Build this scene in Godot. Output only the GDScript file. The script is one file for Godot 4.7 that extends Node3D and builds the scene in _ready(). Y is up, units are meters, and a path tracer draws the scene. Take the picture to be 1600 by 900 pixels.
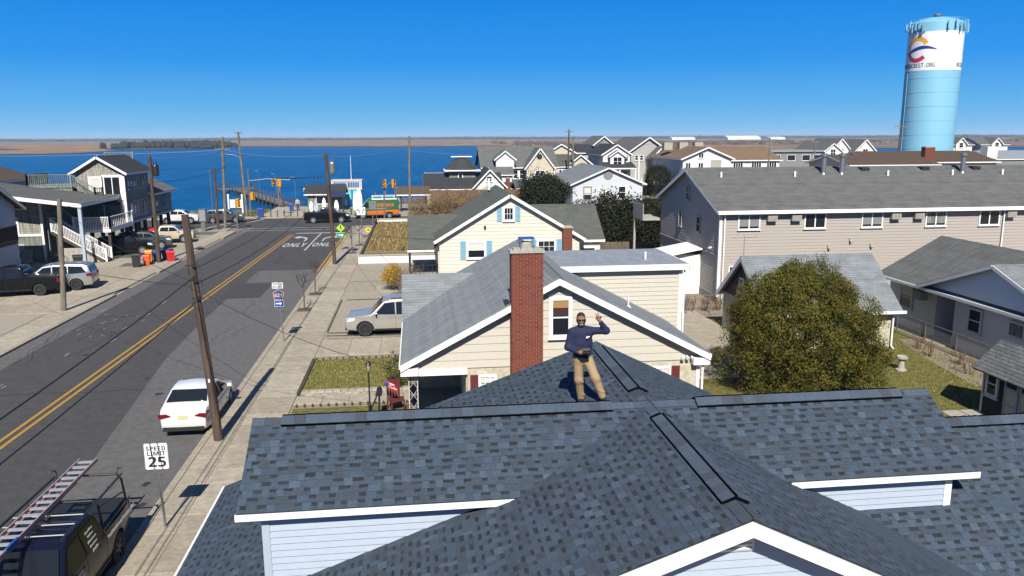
extends Node3D

# ---------------------------------------------------------------- mesh collector
class MB:
	var v := PackedVector3Array()
	var n := PackedVector3Array()
	var c := PackedColorArray()
	var col := Color(1, 1, 1)
	func trin(a: Vector3, b: Vector3, d: Vector3, na: Vector3, nb: Vector3, nd: Vector3):
		v.append(a); v.append(d); v.append(b)
		n.append(na); n.append(nd); n.append(nb)
		c.append(col); c.append(col); c.append(col)
	func tri(a: Vector3, b: Vector3, d: Vector3):
		var m = (b - a).cross(d - a).normalized()
		trin(a, b, d, m, m, m)
	func quad(a: Vector3, b: Vector3, d: Vector3, e: Vector3):
		var m = (d - a).cross(e - b).normalized()
		trin(a, b, d, m, m, m); trin(a, d, e, m, m, m)
	func bx(o: Vector3, s: Vector3, bs: Basis = Basis.IDENTITY):
		var x = bs.x * s.x * .5; var y = bs.y * s.y * .5; var z = bs.z * s.z * .5
		quad(o - x - y + z, o + x - y + z, o + x + y + z, o - x + y + z)
		quad(o + x - y - z, o - x - y - z, o - x + y - z, o + x + y - z)
		quad(o + x - y + z, o + x - y - z, o + x + y - z, o + x + y + z)
		quad(o - x - y - z, o - x - y + z, o - x + y + z, o - x + y - z)
		quad(o - x + y + z, o + x + y + z, o + x + y - z, o - x + y - z)
		quad(o - x - y - z, o + x - y - z, o + x - y + z, o - x - y + z)
	func box(lo: Vector3, hi: Vector3):
		bx((lo + hi) * .5, hi - lo)
	func beam(a: Vector3, b: Vector3, w: float, h: float, up: Vector3 = Vector3.UP):
		var d = (b - a); var L = d.length()
		if L < .001: return
		d /= L
		if absf(d.dot(up)) > .98: up = Vector3.RIGHT
		var s = d.cross(up).normalized(); var u = s.cross(d).normalized()
		bx((a + b) * .5, Vector3(w, h, L), Basis(s, u, -d))
	func tube(pts: Array, rads: Array, sides: int = 8, caps: bool = true):
		var rings = []
		var nr = []
		for i in pts.size():
			var d: Vector3
			if i == 0: d = pts[1] - pts[0]
			elif i == pts.size() - 1: d = pts[i] - pts[i - 1]
			else: d = pts[i + 1] - pts[i - 1]
			d = d.normalized()
			var ref = Vector3.UP if absf(d.y) < .9 else Vector3.RIGHT
			var s = d.cross(ref).normalized(); var u = s.cross(d).normalized()
			var r = PackedVector3Array(); var q = PackedVector3Array()
			for k in sides:
				var a = TAU * k / sides
				var w = s * cos(a) + u * sin(a)
				q.append(w); r.append(pts[i] + w * rads[i])
			rings.append(r); nr.append(q)
		for i in pts.size() - 1:
			for k in sides:
				var k2 = (k + 1) % sides
				trin(rings[i][k], rings[i + 1][k], rings[i + 1][k2], nr[i][k], nr[i + 1][k], nr[i + 1][k2])
				trin(rings[i][k], rings[i + 1][k2], rings[i][k2], nr[i][k], nr[i + 1][k2], nr[i][k2])
		if caps:
			for k in range(1, sides - 1):
				tri(rings[0][0], rings[0][k], rings[0][k + 1])
				var e = rings[pts.size() - 1]
				tri(e[0], e[k + 1], e[k])
	func lathe(prof: Array, seg: int, o: Vector3 = Vector3.ZERO, bs: Basis = Basis.IDENTITY):
		for i in prof.size() - 1:
			var p: Vector2 = prof[i]; var q: Vector2 = prof[i + 1]
			var t = (q - p).normalized()
			for k in seg:
				var a = TAU * k / seg; var b = TAU * (k + 1) / seg
				var da = Vector3(cos(a), 0, -sin(a)); var db = Vector3(cos(b), 0, -sin(b))
				var na = bs * (da * t.y - Vector3.UP * t.x); var nb = bs * (db * t.y - Vector3.UP * t.x)
				var p0 = o + bs * (da * p.x + Vector3.UP * p.y); var p1 = o + bs * (db * p.x + Vector3.UP * p.y)
				var q0 = o + bs * (da * q.x + Vector3.UP * q.y); var q1 = o + bs * (db * q.x + Vector3.UP * q.y)
				if p.x > .00001: trin(p0, p1, q1, na, nb, nb)
				if q.x > .00001: trin(p0, q1, q0, na, nb, na)
	static func area(p: PackedVector2Array) -> float:
		var s = 0.0
		for i in p.size():
			var a = p[i]; var b = p[(i + 1) % p.size()]
			s += a.x * b.y - b.x * a.y
		return s * .5
	static func ccw(p: PackedVector2Array) -> PackedVector2Array:
		if area(p) < 0:
			var q = p.duplicate(); q.reverse(); return q
		return p
	func poly(p: PackedVector2Array, o: Vector3, ax: Vector3, ay: Vector3):
		var idx = Geometry2D.triangulate_polygon(p)
		for i in range(0, idx.size(), 3):
			var a = p[idx[i]]; var b = p[idx[i + 1]]; var d = p[idx[i + 2]]
			if (b - a).cross(d - a) < 0:
				var t = b; b = d; d = t
			tri(o + ax * a.x + ay * a.y, o + ax * b.x + ay * b.y, o + ax * d.x + ay * d.y)
	# prism from plane offset d0 to d1 along ax x ay
	func prism(pp: PackedVector2Array, o: Vector3, ax: Vector3, ay: Vector3, d0: float, d1: float):
		var p = ccw(pp)
		var nn = ax.cross(ay).normalized()
		poly(p, o + nn * d1, ax, ay)
		var idx = Geometry2D.triangulate_polygon(p)
		for i in range(0, idx.size(), 3):
			var a = p[idx[i]]; var b = p[idx[i + 1]]; var d = p[idx[i + 2]]
			if (b - a).cross(d - a) > 0:
				var t = b; b = d; d = t
			var oo = o + nn * d0
			tri(oo + ax * a.x + ay * a.y, oo + ax * b.x + ay * b.y, oo + ax * d.x + ay * d.y)
		for i in p.size():
			var a = p[i]; var b = p[(i + 1) % p.size()]
			var A = o + ax * a.x + ay * a.y; var B = o + ax * b.x + ay * b.y
			quad(A + nn * d0, B + nn * d0, B + nn * d1, A + nn * d1)
	func mesh() -> ArrayMesh:
		var m := ArrayMesh.new()
		if v.size() == 0: return m
		var a = []
		a.resize(Mesh.ARRAY_MAX)
		a[Mesh.ARRAY_VERTEX] = v; a[Mesh.ARRAY_NORMAL] = n; a[Mesh.ARRAY_COLOR] = c
		m.add_surface_from_arrays(Mesh.PRIMITIVE_TRIANGLES, a)
		return m

var M := {}
var T := {}
var used := {}
var rng := RandomNumberGenerator.new()
const UPV := Vector3.UP
const K := .72   # base colours below are set against this common scale

func V(x, y, z) -> Vector3: return Vector3(x, y, z)
func P2(a: Array) -> PackedVector2Array:
	var p = PackedVector2Array()
	for i in range(0, a.size(), 2): p.append(Vector2(a[i], a[i + 1]))
	return p

# ---------------------------------------------------------------- nodes
func numbered(s: String) -> String:
	if not used.has(s):
		used[s] = 0
		return s
	used[s] += 1
	return "%s_%03d" % [s, used[s]]
func thing(nm: String, label: String, cat: String, at = Vector3.ZERO, turn = 0.0, group = "") -> Node3D:
	var o := Node3D.new()
	o.name = numbered(nm); add_child(o)
	o.position = at; o.rotation.y = turn
	tag(o, label, cat, group)
	return o
func tag(o, label, cat, group = "", kind = ""):
	if label: o.set_meta("label", label)
	if cat: o.set_meta("category", cat)
	if group: o.set_meta("group", group)
	if kind: o.set_meta("kind", kind)
func part(p: Node, nm: String, mb: MB, mat: Material) -> MeshInstance3D:
	var i := MeshInstance3D.new()
	i.mesh = mb.mesh(); i.material_override = mat; i.name = nm
	p.add_child(i, true)
	return i
func share(p: Node, nm: String, me: Mesh, mat: Material, tr: Transform3D = Transform3D.IDENTITY) -> MeshInstance3D:
	var i := MeshInstance3D.new()
	i.mesh = me; i.material_override = mat; i.name = nm
	p.add_child(i, true); i.transform = tr
	return i
func solo(nm: String, mb: MB, mat: Material, label: String, cat: String, group = "", kind = "") -> MeshInstance3D:
	var i = part(self, numbered(nm), mb, mat)
	tag(i, label, cat, group, kind)
	return i
func ground_piece(nm: String, mb: MB, mat: Material, label = "") -> MeshInstance3D:
	var i = part(self, numbered(nm), mb, mat)
	i.set_meta("kind", "structure")
	if label: i.set_meta("label", label)
	return i
func copy_of(o: Node3D, at: Vector3, turn: float, label: String) -> Node3D:
	var r = o.duplicate()
	r.name = numbered(String(o.name)); add_child(r)
	r.position = at; r.rotation.y = turn; r.set_meta("label", label)
	return r

# ---------------------------------------------------------------- textures and materials
# layers: [frequency, weight, stretch_x, stretch_y, type]
func tex(key: String, seed_: int, layers: Array, lo: float, hi: float, size: int = 512, tint: Color = Color(0, 0, 0)) -> ImageTexture:
	var acc = PackedFloat32Array(); acc.resize(size * size); acc.fill(0.0)
	var tw = 0.0
	for L in layers:
		var f = FastNoiseLite.new()
		f.seed = seed_ + int(L[0] * 1000.0); f.frequency = L[0]
		f.noise_type = FastNoiseLite.TYPE_SIMPLEX if L.size() < 5 else L[4]
		f.fractal_octaves = 3
		var w = int(size / L[2]); var h = int(size / L[3])
		var im = f.get_seamless_image(w, h)
		im.convert(Image.FORMAT_L8)
		if w != size or h != size: im.resize(size, size, Image.INTERPOLATE_BILINEAR)
		var d = im.get_data()
		tw += L[1]
		for i in size * size: acc[i] += d[i] * L[1]
	var out = PackedByteArray(); out.resize(size * size * 3)
	for i in size * size:
		var t = clampf((acc[i] / tw / 255.0 - .5) * 1.6 + .5, 0.0, 1.0)
		var g = lerpf(lo, hi, t)
		out[i * 3] = int(clampf(g + tint.r * (1.0 - t), 0, 1) * 255)
		out[i * 3 + 1] = int(clampf(g + tint.g * (1.0 - t), 0, 1) * 255)
		out[i * 3 + 2] = int(clampf(g + tint.b * (1.0 - t), 0, 1) * 255)
	var img = Image.create_from_data(size, size, false, Image.FORMAT_RGB8, out)
	img.generate_mipmaps()
	T[key] = ImageTexture.create_from_image(img)
	return T[key]
func bump(key: String, seed_: int, freq: float, strength: float, size: int = 512, sx = 1.0, sy = 1.0) -> ImageTexture:
	var f = FastNoiseLite.new()
	f.seed = seed_; f.frequency = freq; f.noise_type = FastNoiseLite.TYPE_SIMPLEX; f.fractal_octaves = 3
	var im = f.get_seamless_image(int(size / sx), int(size / sy))
	if sx != 1.0 or sy != 1.0: im.resize(size, size, Image.INTERPOLATE_BILINEAR)
	im.convert(Image.FORMAT_RGBA8)
	im.bump_map_to_normal_map(strength)
	im.generate_mipmaps()
	T[key] = ImageTexture.create_from_image(im)
	return T[key]
func mk(key: String, r: float, g: float, b: float, rough = .8, t = "", per_m = .5, o = {}) -> StandardMaterial3D:
	var m := StandardMaterial3D.new()
	m.albedo_color = (Color(r, g, b) * K).linear_to_srgb()
	m.roughness = rough
	m.metallic_specular = o.get("spec", .5)
	m.metallic = o.get("metal", 0.0)
	if t != "":
		m.albedo_texture = T[t]
		m.uv1_triplanar = true
		if o.get("world", false): m.uv1_world_triplanar = true
		m.uv1_scale = o.get("scale", Vector3(per_m, per_m, per_m))
	if o.has("bump"):
		m.normal_enabled = true; m.normal_texture = T[o.bump]; m.normal_scale = o.get("bs", 1.0)
		m.uv1_triplanar = true
		if t == "":
			m.uv1_scale = Vector3(per_m, per_m, per_m)
	if o.get("vc", false): m.vertex_color_use_as_albedo = true
	if o.has("clear"):
		m.clearcoat_enabled = true; m.clearcoat = o.clear; m.clearcoat_roughness = .06
	if o.has("alpha"):
		m.transparency = BaseMaterial3D.TRANSPARENCY_ALPHA
		m.albedo_color.a = o.alpha
	if o.has("back"):
		m.backlight_enabled = true; m.backlight = Color(o.back[0], o.back[1], o.back[2]).linear_to_srgb()
	if o.has("em"):
		m.emission_enabled = true; m.emission = Color(r, g, b).linear_to_srgb(); m.emission_energy_multiplier = o.em
	M[key] = m
	return m

# ---------------------------------------------------------------- lapped strips (siding boards, shingle courses)
func lap_strips(p: PackedVector2Array, e: float) -> Array:
	var lo = 1e9; var hi = -1e9; var xl = 1e9; var xh = -1e9
	for q in p:
		lo = minf(lo, q.y); hi = maxf(hi, q.y); xl = minf(xl, q.x); xh = maxf(xh, q.x)
	var res = []
	var k = 0
	while lo + k * e < hi - .004:
		var y0 = lo + k * e
		var y1 = minf(y0 + e, hi)
		var cell = P2([xl - 1, y0, xh + 1, y0, xh + 1, y1, xl - 1, y1])
		for q in Geometry2D.intersect_polygons(p, cell):
			if absf(MB.area(q)) > .0004: res.append([y0, q])
		k += 1
	return res
func lap_piece(mb: MB, q0: PackedVector2Array, y0: float, e: float, o: Vector3, ax: Vector3, ay: Vector3, nn: Vector3, lip: float, base: float):
	var q = MB.ccw(q0)
	var pt = []
	for a in q:
		var h = base + lip * (1.0 - (a.y - y0) / e)
		pt.append(o + ax * a.x + ay * a.y + nn * h)
	var idx = Geometry2D.triangulate_polygon(q)
	for i in range(0, idx.size(), 3):
		var a = idx[i]; var b = idx[i + 1]; var d = idx[i + 2]
		if (q[b] - q[a]).cross(q[d] - q[a]) < 0:
			var t = b; b = d; d = t
		mb.tri(pt[a], pt[b], pt[d])
	for i in q.size():
		var j = (i + 1) % q.size()
		var A = o + ax * q[i].x + ay * q[i].y - nn * .002; var B = o + ax * q[j].x + ay * q[j].y - nn * .002
		mb.quad(A, B, pt[j], pt[i])
# wall cladding: poly in (x,y), plane origin o, right vector ax (outward = ax x up)
func clad(p: Node, poly: PackedVector2Array, o: Vector3, ax: Vector3, bh: float, mat: Material, single: bool, nm = "siding_board", lip = .02):
	var nn = ax.cross(UPV).normalized()
	var strips = lap_strips(poly, bh)
	if single:
		for s in strips:
			var mb = MB.new()
			lap_piece(mb, s[1], s[0], bh, o, ax, UPV, nn, lip, .004)
			part(p, nm, mb, mat)
	else:
		var mb = MB.new()
		for s in strips: lap_piece(mb, s[1], s[0], bh, o, ax, UPV, nn, lip, .004)
		var i = part(p, "siding", mb, mat)
		i.set_meta("kind", "stuff")
# roof slope from coplanar points; slab + lapped courses
func slope_frame(pts: Array) -> Array:
	var nn = Vector3.ZERO
	for i in pts.size():
		nn += (pts[i] - pts[0]).cross(pts[(i + 1) % pts.size()] - pts[0])
	nn = nn.normalized()
	if nn.y < 0: nn = -nn
	var s = UPV.cross(nn)
	s = s.normalized() if s.length() > .001 else Vector3.RIGHT
	var t = nn.cross(s).normalized()
	var q = PackedVector2Array()
	for a in pts: q.append(Vector2((a - pts[0]).dot(s), (a - pts[0]).dot(t)))
	return [nn, s, t, MB.ccw(q)]
func roof_slope(p: Node, pts: Array, mat: Material, e = .14, thick = .1, nm = "roof_slope") -> MeshInstance3D:
	var f = slope_frame(pts)
	var mb = MB.new()
	mb.prism(f[3], pts[0], f[1], f[2], -thick, 0.0)
	if e > 0.0:
		for s in lap_strips(f[3], e):
			mb.col = Color(1, 1, 1) * rng.randf_range(.9, 1.08)
			lap_piece(mb, s[1], s[0], e, pts[0], f[1], f[2], f[0], .012 * maxf(1.0, e / .2), .003)
		mb.col = Color(1, 1, 1)
	return part(p, nm, mb, mat)
# window facing nn at centre o on the wall plane. o: w,h,grid,blind,frame,rail
func window(p: Node, o: Vector3, nn: Vector3, w: float, h: float, op = {}) -> MeshInstance3D:
	var ax = UPV.cross(nn).normalized(); var bs = Basis(ax, UPV, nn)
	var fw = op.get("fw", .08); var fm = op.get("frame", M.white)
	var mb = MB.new()
	var d = op.get("d", .07)
	for s in [-1, 1]:
		mb.bx(o + ax * s * (w * .5 + fw * .5) + nn * d * .5, V(fw, h + fw * 2, d), bs)
		mb.bx(o + UPV * s * (h * .5 + fw * .5) + nn * (d * .5 + .002), V(w + .002, fw, d + .004), bs)
	mb.bx(o - UPV * (h * .5 + fw + .02) + nn * (d * .5 + .02), V(w + fw * 2 + .08, .04, d + .05), bs)
	if op.get("rail", true):
		mb.bx(o + nn * (d * .35), V(w, .05, d * .5), bs)
	if op.get("mull", 0) > 0:
		for k in op.mull:
			mb.bx(o + ax * (w * ((k + 1.0) / (op.mull + 1) - .5)) + nn * (d * .45), V(.07, h, d * .8), bs)
	if op.has("grid"):
		for k in op.grid[0] - 1: mb.bx(o + ax * (w * ((k + 1.0) / op.grid[0] - .5)) + nn * d * .4, V(.025, h, .03), bs)
		for k in op.grid[1] - 1: mb.bx(o + UPV * (h * ((k + 1.0) / op.grid[1] - .5)) + nn * d * .4, V(w, .025, .028), bs)
	var wn = part(p, "window", mb, fm)
	var g = MB.new()
	g.bx(o + nn * .028, V(w, h, .012), bs)
	part(wn, "pane", g, M.glass)
	if op.get("blind", 0.0) > 0.0:
		var b = MB.new(); var bh = h * op.blind
		b.bx(o + UPV * (h * .5 - bh * .5) + nn * .038, V(w - .01, bh, .008), bs)
		part(wn, "blind", b, op.get("bm", M.blind))
	return wn
func shutter(p: Node, o: Vector3, nn: Vector3, w: float, h: float, mat: Material):
	var ax = UPV.cross(nn).normalized(); var bs = Basis(ax, UPV, nn)
	var mb = MB.new()
	mb.bx(o + nn * .02, V(w, h, .03), bs)
	for s in [-1, 1]: mb.bx(o + ax * s * (w * .5 - .025) + nn * .04, V(.05, h, .02), bs)
	for k in 3: mb.bx(o + UPV * ((k - 1) * (h * .5 - .03)) + nn * .041, V(w - .1, .06, .02), bs)
	var nsl = int(h / .09)
	for k in nsl: mb.bx(o + UPV * (h * ((k + .5) / nsl - .5)) + nn * .04, V(w - .1, .05, .012), bs.rotated(ax, .6))
	part(p, "shutter", mb, mat)
# gabled volume. ax "z": ridge along z. op: oh, e, lap, single, noroof, trim
func gable_block(p: Node, x0, x1, z0, z1, yb, ye, yr, axis: String, wm: Material, rm: Material, op = {}) -> MeshInstance3D:
	var oh = op.get("oh", .3); var th = .12
	var e = op.get("e", .3); var lap = op.get("lap", .2)
	var tm = op.get("trim", M.white)
	var mb = MB.new()
	var mx = (x0 + x1) * .5; var mz = (z0 + z1) * .5
	if axis == "z":
		mb.prism(P2([x0, yb, x1, yb, x1, ye, mx, yr, x0, ye]), V(0, 0, z1), V(1, 0, 0), UPV, 0.0, z0 - z1)
	else:
		mb.prism(P2([-z0, yb, -z1, yb, -z1, ye, -mz, yr, -z0, ye]), V(x0, 0, 0), V(0, 0, -1), UPV, 0.0, x1 - x0)
	var wall = part(p, "wall", mb, wm)
	if lap > 0.0:
		var single = op.get("single", false)
		if axis == "z":
			clad(wall, P2([x0, yb, x1, yb, x1, ye, mx, yr, x0, ye]), V(0, 0, z0), V(1, 0, 0), lap, wm, single)
			clad(wall, P2([z1, yb, z0, yb, z0, ye, z1, ye]), V(x0, 0, 0), V(0, 0, 1), lap, wm, false)
			if op.get("right", false): clad(wall, P2([-z0, yb, -z1, yb, -z1, ye, -z0, ye]), V(x1, 0, 0), V(0, 0, -1), lap, wm, false)
		else:
			clad(wall, P2([x0, yb, x1, yb, x1, ye, x0, ye]), V(0, 0, z0), V(1, 0, 0), lap, wm, single)
			clad(wall, P2([z1, yb, z0, yb, z0, ye, mz, yr, z1, ye]), V(x0, 0, 0), V(0, 0, 1), lap, wm, false)
	if op.get("noroof", false): return wall
	var up = th + .01
	var tr = MB.new()
	if axis == "z":
		var s = (yr - ye) / (mx - x0)
		for sd in [-1, 1]:
			var xe = mx + sd * (mx - x0 + oh); var yl = ye - oh * s + up
			roof_slope(p, [V(mx, yr + up, z0 + oh), V(xe, yl, z0 + oh), V(xe, yl, z1 - oh), V(mx, yr + up, z1 - oh)], rm, e, th)
			for zz in [z0 + oh - .02, z1 - oh + .02]:
				tr.beam(V(mx, yr + up - th - .02, zz), V(xe, yl - th - .02, zz), .05, .2, V(0, 1, 0))
			tr.beam(V(xe - sd * .03, yl - .1, z0 + oh), V(xe - sd * .03, yl - .1, z1 - oh), .06, .16)
	else:
		var s = (yr - ye) / (z0 - mz)
		for sd in [-1, 1]:
			var ze = mz + sd * (z0 - mz + oh); var yl = ye - oh * s + up
			roof_slope(p, [V(x0 - oh, yr + up, mz), V(x0 - oh, yl, ze), V(x1 + oh, yl, ze), V(x1 + oh, yr + up, mz)], rm, e, th)
			for xx in [x0 - oh + .02, x1 + oh - .02]:
				tr.beam(V(xx, yr + up - th - .02, mz), V(xx, yl - th - .02, ze), .05, .2, V(0, 1, 0))
			tr.beam(V(x0 - oh, yl - .1, ze - sd * .03), V(x1 + oh, yl - .1, ze - sd * .03), .06, .16)
	part(p, "trim", tr, tm)
	return wall
func words(p: Node, s: String, size: float, tr: Transform3D, mat: Material, nm = "lettering", depth = .004, font = "Droid Sans", weight = 700, it = false) -> MeshInstance3D:
	var t := TextMesh.new()
	var f := SystemFont.new(); f.font_names = PackedStringArray([font]); f.font_weight = weight; f.font_italic = it
	t.font = f; t.text = s; t.font_size = 64; t.pixel_size = size / 64.0; t.depth = depth; t.curve_step = 2.0
	var i := MeshInstance3D.new()
	i.mesh = t; i.material_override = mat; i.name = nm
	p.add_child(i, true); i.transform = tr
	return i

func setup_view():
	var cam := Camera3D.new()
	cam.name = "camera"
	cam.fov = rad_to_deg(2.0 * atan(450.0 / 1230.0))
	cam.near = .1; cam.far = 20000.0
	var pitch = atan(237.0 / 1230.0)
	cam.basis = Basis(UPV, -deg_to_rad(6.83)) * Basis(Vector3.RIGHT, -pitch) * Basis(Vector3(0, 0, 1), -deg_to_rad(.25))
	cam.position = V(0, 10.3, 0)
	add_child(cam); cam.current = true
	var env := Environment.new()
	env.background_mode = Environment.BG_SKY
	# clear sky: pale at the horizon, saturated blue above, darkening smoothly to the zenith
	var stops = [[0.0, .112, .262, .405], [2.0, .052, .215, .412], [5.0, .012, .152, .412], [9.5, .002, .112, .385], [20.0, .018, .082, .265], [45.0, .030, .070, .175], [90.0, .036, .066, .145]]
	var im := Image.create(16, 1024, false, Image.FORMAT_RGBF)
	for y in 1024:
		var el = 90.0 - 180.0 * (y + .5) / 1024.0
		var c = Color(.05, .055, .06)
		if el > -3.0:
			var e2 = maxf(el, 0.0); var k = 0
			while k < stops.size() - 2 and stops[k + 1][0] < e2: k += 1
			var t = clampf((e2 - stops[k][0]) / (stops[k + 1][0] - stops[k][0]), 0, 1)
			c = Color(lerpf(stops[k][1], stops[k + 1][1], t), lerpf(stops[k][2], stops[k + 1][2], t), lerpf(stops[k][3], stops[k + 1][3], t))
		for x in 16: im.set_pixel(x, y, c)
	var sm := PanoramaSkyMaterial.new()
	sm.panorama = ImageTexture.create_from_image(im)
	var sky := Sky.new(); sky.sky_material = sm
	env.sky = sky
	env.background_energy_multiplier = 1.0
	env.ambient_light_source = Environment.AMBIENT_SOURCE_SKY
	env.tonemap_mode = Environment.TONE_MAPPER_LINEAR
	env.tonemap_exposure = 2.05
	env.sdfgi_enabled = true; env.ssao_enabled = true; env.ssil_enabled = true
	env.fog_enabled = true; env.fog_density = .00012; env.fog_light_color = Color(.30, .43, .58).linear_to_srgb()
	var we := WorldEnvironment.new(); we.name = "world_environment"; we.environment = env; add_child(we)
	var sun := DirectionalLight3D.new(); sun.name = "sun"
	sun.light_energy = 1.5; sun.light_color = Color(1.0, .975, .93)
	sun.light_angular_distance = .5; sun.shadow_enabled = true
	add_child(sun)
	var d = V(.1, -tan(deg_to_rad(42.5)), -1.0).normalized()
	sun.basis = Basis.looking_at(d, UPV)

func make_materials():
	var CE = FastNoiseLite.TYPE_CELLULAR
	tex("grain", 1, [[.35, 1.0, 1, 1], [.12, .6, 1, 1]], .72, 1.0)
	tex("asphalt", 2, [[.45, 1.0, 1, 1], [.16, .6, 1, 1], [.008, .7, 1, 1], [.02, .4, 1, 1]], .68, 1.0, 1024)
	tex("concrete", 3, [[.4, .5, 1, 1], [.1, .4, 1, 1], [.012, .8, 1, 1], [.004, .6, 1, 1]], .76, 1.0, 1024)
	tex("wood", 4, [[.03, 1.0, 1, 16], [.2, .7, 1, 12], [.4, .3, 1, 1]], .5, 1.0, 512)
	tex("lawn", 5, [[.4, .7, 1, 1], [.1, .5, 1, 1], [.015, 1.0, 1, 1]], .45, 1.0, 1024, Color(.22, .1, .0))
	tex("granule", 6, [[.5, .8, 1, 1], [.15, .8, 1, 1], [.05, .9, 1, 1], [.012, .5, 1, 1]], .5, 1.0, 512)
	tex("gravel", 7, [[.3, 1.0, 1, 1], [.15, .7, 1, 1], [.02, .3, 1, 1]], .5, 1.0, 512)
	tex("marsh", 8, [[.02, 1.0, 1, 4], [.08, .6, 1, 3], [.006, .7, 1, 2]], .55, 1.0, 1024, Color(.06, .03, 0))
	tex("brickish", 9, [[.2, .6, 1, 1], [.03, .6, 1, 1]], .7, 1.0, 512)
	tex("roofwear", 10, [[.4, .7, 1, 1], [.02, .7, 1, 1], [.006, .8, 3, 1]], .72, 1.0, 1024)
	tex("cloth", 11, [[.3, .5, 1, 1], [.05, .6, 1, 1]], .965, 1.0, 256)
	tex("ripple", 31, [[.03, 1.0, 1, 8], [.012, .9, 1, 5], [.1, .5, 1, 6]], .68, 1.0, 1024)
	bump("wave", 21, .03, 5.0, 512)
	bump("rough", 22, .25, 5.0, 512)
	bump("fold", 23, .03, 8.0, 256)
	# ground
	mk("asphalt", 0.072, 0.068, 0.066, .9, "asphalt", .16, {"bump": "rough", "bs": .5})
	mk("asphalt_old", 0.15, 0.143, 0.138, .92, "asphalt", .21, {"bump": "rough", "bs": .5})
	mk("asphalt_dark", 0.052, 0.05, 0.05, .9, "asphalt", .25)
	mk("tar", .02, .02, .022, .7)
	mk("yellow_paint", .52, .29, .035, .8, "asphalt", .9)
	mk("white_paint", .62, .62, .60, .8, "asphalt", .8)
	mk("concrete", 0.42, 0.365, 0.275, .9, "concrete", .22)
	mk("concrete2", 0.38, 0.33, 0.25, .9, "concrete", .31)
	mk("concrete3", 0.45, 0.395, 0.305, .9, "concrete", .27)
	mk("kerb", 0.4, 0.345, 0.26, .9, "concrete", .5)
	mk("kerb_yellow", .50, .32, .07, .85, "concrete", .8)
	mk("sand", 0.42, 0.35, 0.25, .95, "gravel", .5)
	mk("gravel", 0.55, 0.48, 0.38, .95, "gravel", .45)
	mk("soil", .14, .10, .06, .95, "gravel", .5)
	mk("lawn", 0.165, 0.172, 0.026, .95, "lawn", .16)
	mk("dry_lawn", 0.36, 0.27, 0.12, .95, "lawn", .2)
	mk("marsh", 0.36, 0.22, 0.085, .95, "marsh", .0016)
	mk("marsh_dark", 0.2, 0.125, 0.06, .95, "marsh", .002)
	mk("water", 0.0, 0.098, 0.285, .3, "ripple", .006, {"spec": .1})
	# building
	mk("white", .78, .78, .76, .55)
	mk("vinyl_cream", 0.52, 0.49, 0.42, .6, "cloth", .3)
	mk("vinyl_ivory", 0.6, 0.58, 0.5, .6, "cloth", .3)
	mk("vinyl_beige", 0.375, 0.335, 0.3, .65, "cloth", .3)
	mk("vinyl_blue", 0.38, 0.44, 0.53, .6, "cloth", .3)
	mk("vinyl_ice", .52, .55, .60, .6, "cloth", .3)
	mk("vinyl_grey", .34, .34, .33, .7, "cloth", .3)
	mk("vinyl_slate", .19, .20, .21, .7, "cloth", .3)
	mk("vinyl_pale", .62, .63, .63, .65, "cloth", .3)
	mk("vinyl_tan", .52, .46, .36, .7, "cloth", .3)
	mk("stucco", 0.6, 0.55, 0.43, .9, "concrete", .4)
	mk("stucco_white", .70, .70, .68, .9, "cloth", .4)
	mk("brown_wood", .065, .016, .012, .7, "wood", .5)
	mk("cedar", 0.5, 0.47, 0.4, .85, "wood", .35)
	mk("cedar_dark", .10, .085, .065, .85, "wood", .35)
	mk("sage", .33, .37, .32, .8, "wood", .4)
	mk("slate_paint", .10, .13, .155, .7, "cloth", .4)
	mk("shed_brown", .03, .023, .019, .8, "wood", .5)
	mk("fence_wood", .22, .175, .125, .9, "wood", .6)
	mk("reed", .27, .155, .085, .95, "wood", .8)
	mk("pole_wood", 0.13, 0.085, 0.055, .9, "wood", .5)
	mk("pole_grey", .30, .26, .20, .9, "wood", .5)
	mk("dock_wood", .27, .24, .20, .9, "wood", .5)
	mk("brick", .26, .062, .033, .85, "brickish", 1.2, {"vc": true})
	mk("mortar", .36, .28, .21, .95, "grain", 2.0)
	mk("roof_tab", 1.22, 1.28, 1.36, .92, "granule", 2.2, {"vc": true, "bump": "rough", "bs": .8, "spec": .35})
	mk("roof_grey", 0.27, 0.295, 0.315, .92, "roofwear", .4, {"vc": true, "spec": .3})
	mk("roof_mid", 0.18, 0.185, 0.18, .92, "roofwear", .3, {"vc": true, "spec": .3})
	mk("roof_green", 0.135, 0.145, 0.13, .92, "roofwear", .4, {"vc": true, "spec": .3})
	mk("roof_dark", .06, .064, .072, .92, "roofwear", .4, {"vc": true, "spec": .3})
	mk("roof_tan", 0.28, 0.19, 0.125, .92, "roofwear", .4, {"vc": true, "spec": .3})
	mk("roof_brown", .14, .10, .07, .92, "roofwear", .4, {"vc": true, "spec": .3})
	mk("roof_flat", .30, .33, .36, .7, "concrete", .2)
	mk("black_plastic", .012, .012, .013, .6)
	mk("vent_plastic", .004, .004, .005, .9, "", 1, {"spec": .1})
	mk("glass", .012, .015, .02, .05, "", 1, {"spec": .5})
	mk("blind", .55, .54, .50, .8)
	mk("blind_tan", .33, .17, .05, .8)
	mk("curtain_red", 0.035, 0.01, 0.016, .9)
	mk("shutter_blue", .22, .40, .52, .6)
	mk("shutter_red", .12, .018, .022, .6)
	mk("door_cream", .62, .54, .40, .7)
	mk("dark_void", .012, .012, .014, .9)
	mk("galv", .42, .43, .44, .4, "grain", 2.0, {"metal": .7})
	mk("steel", .38, .39, .40, .45, "", 1, {"metal": .5})
	mk("black_metal", .014, .014, .015, .45)
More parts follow.
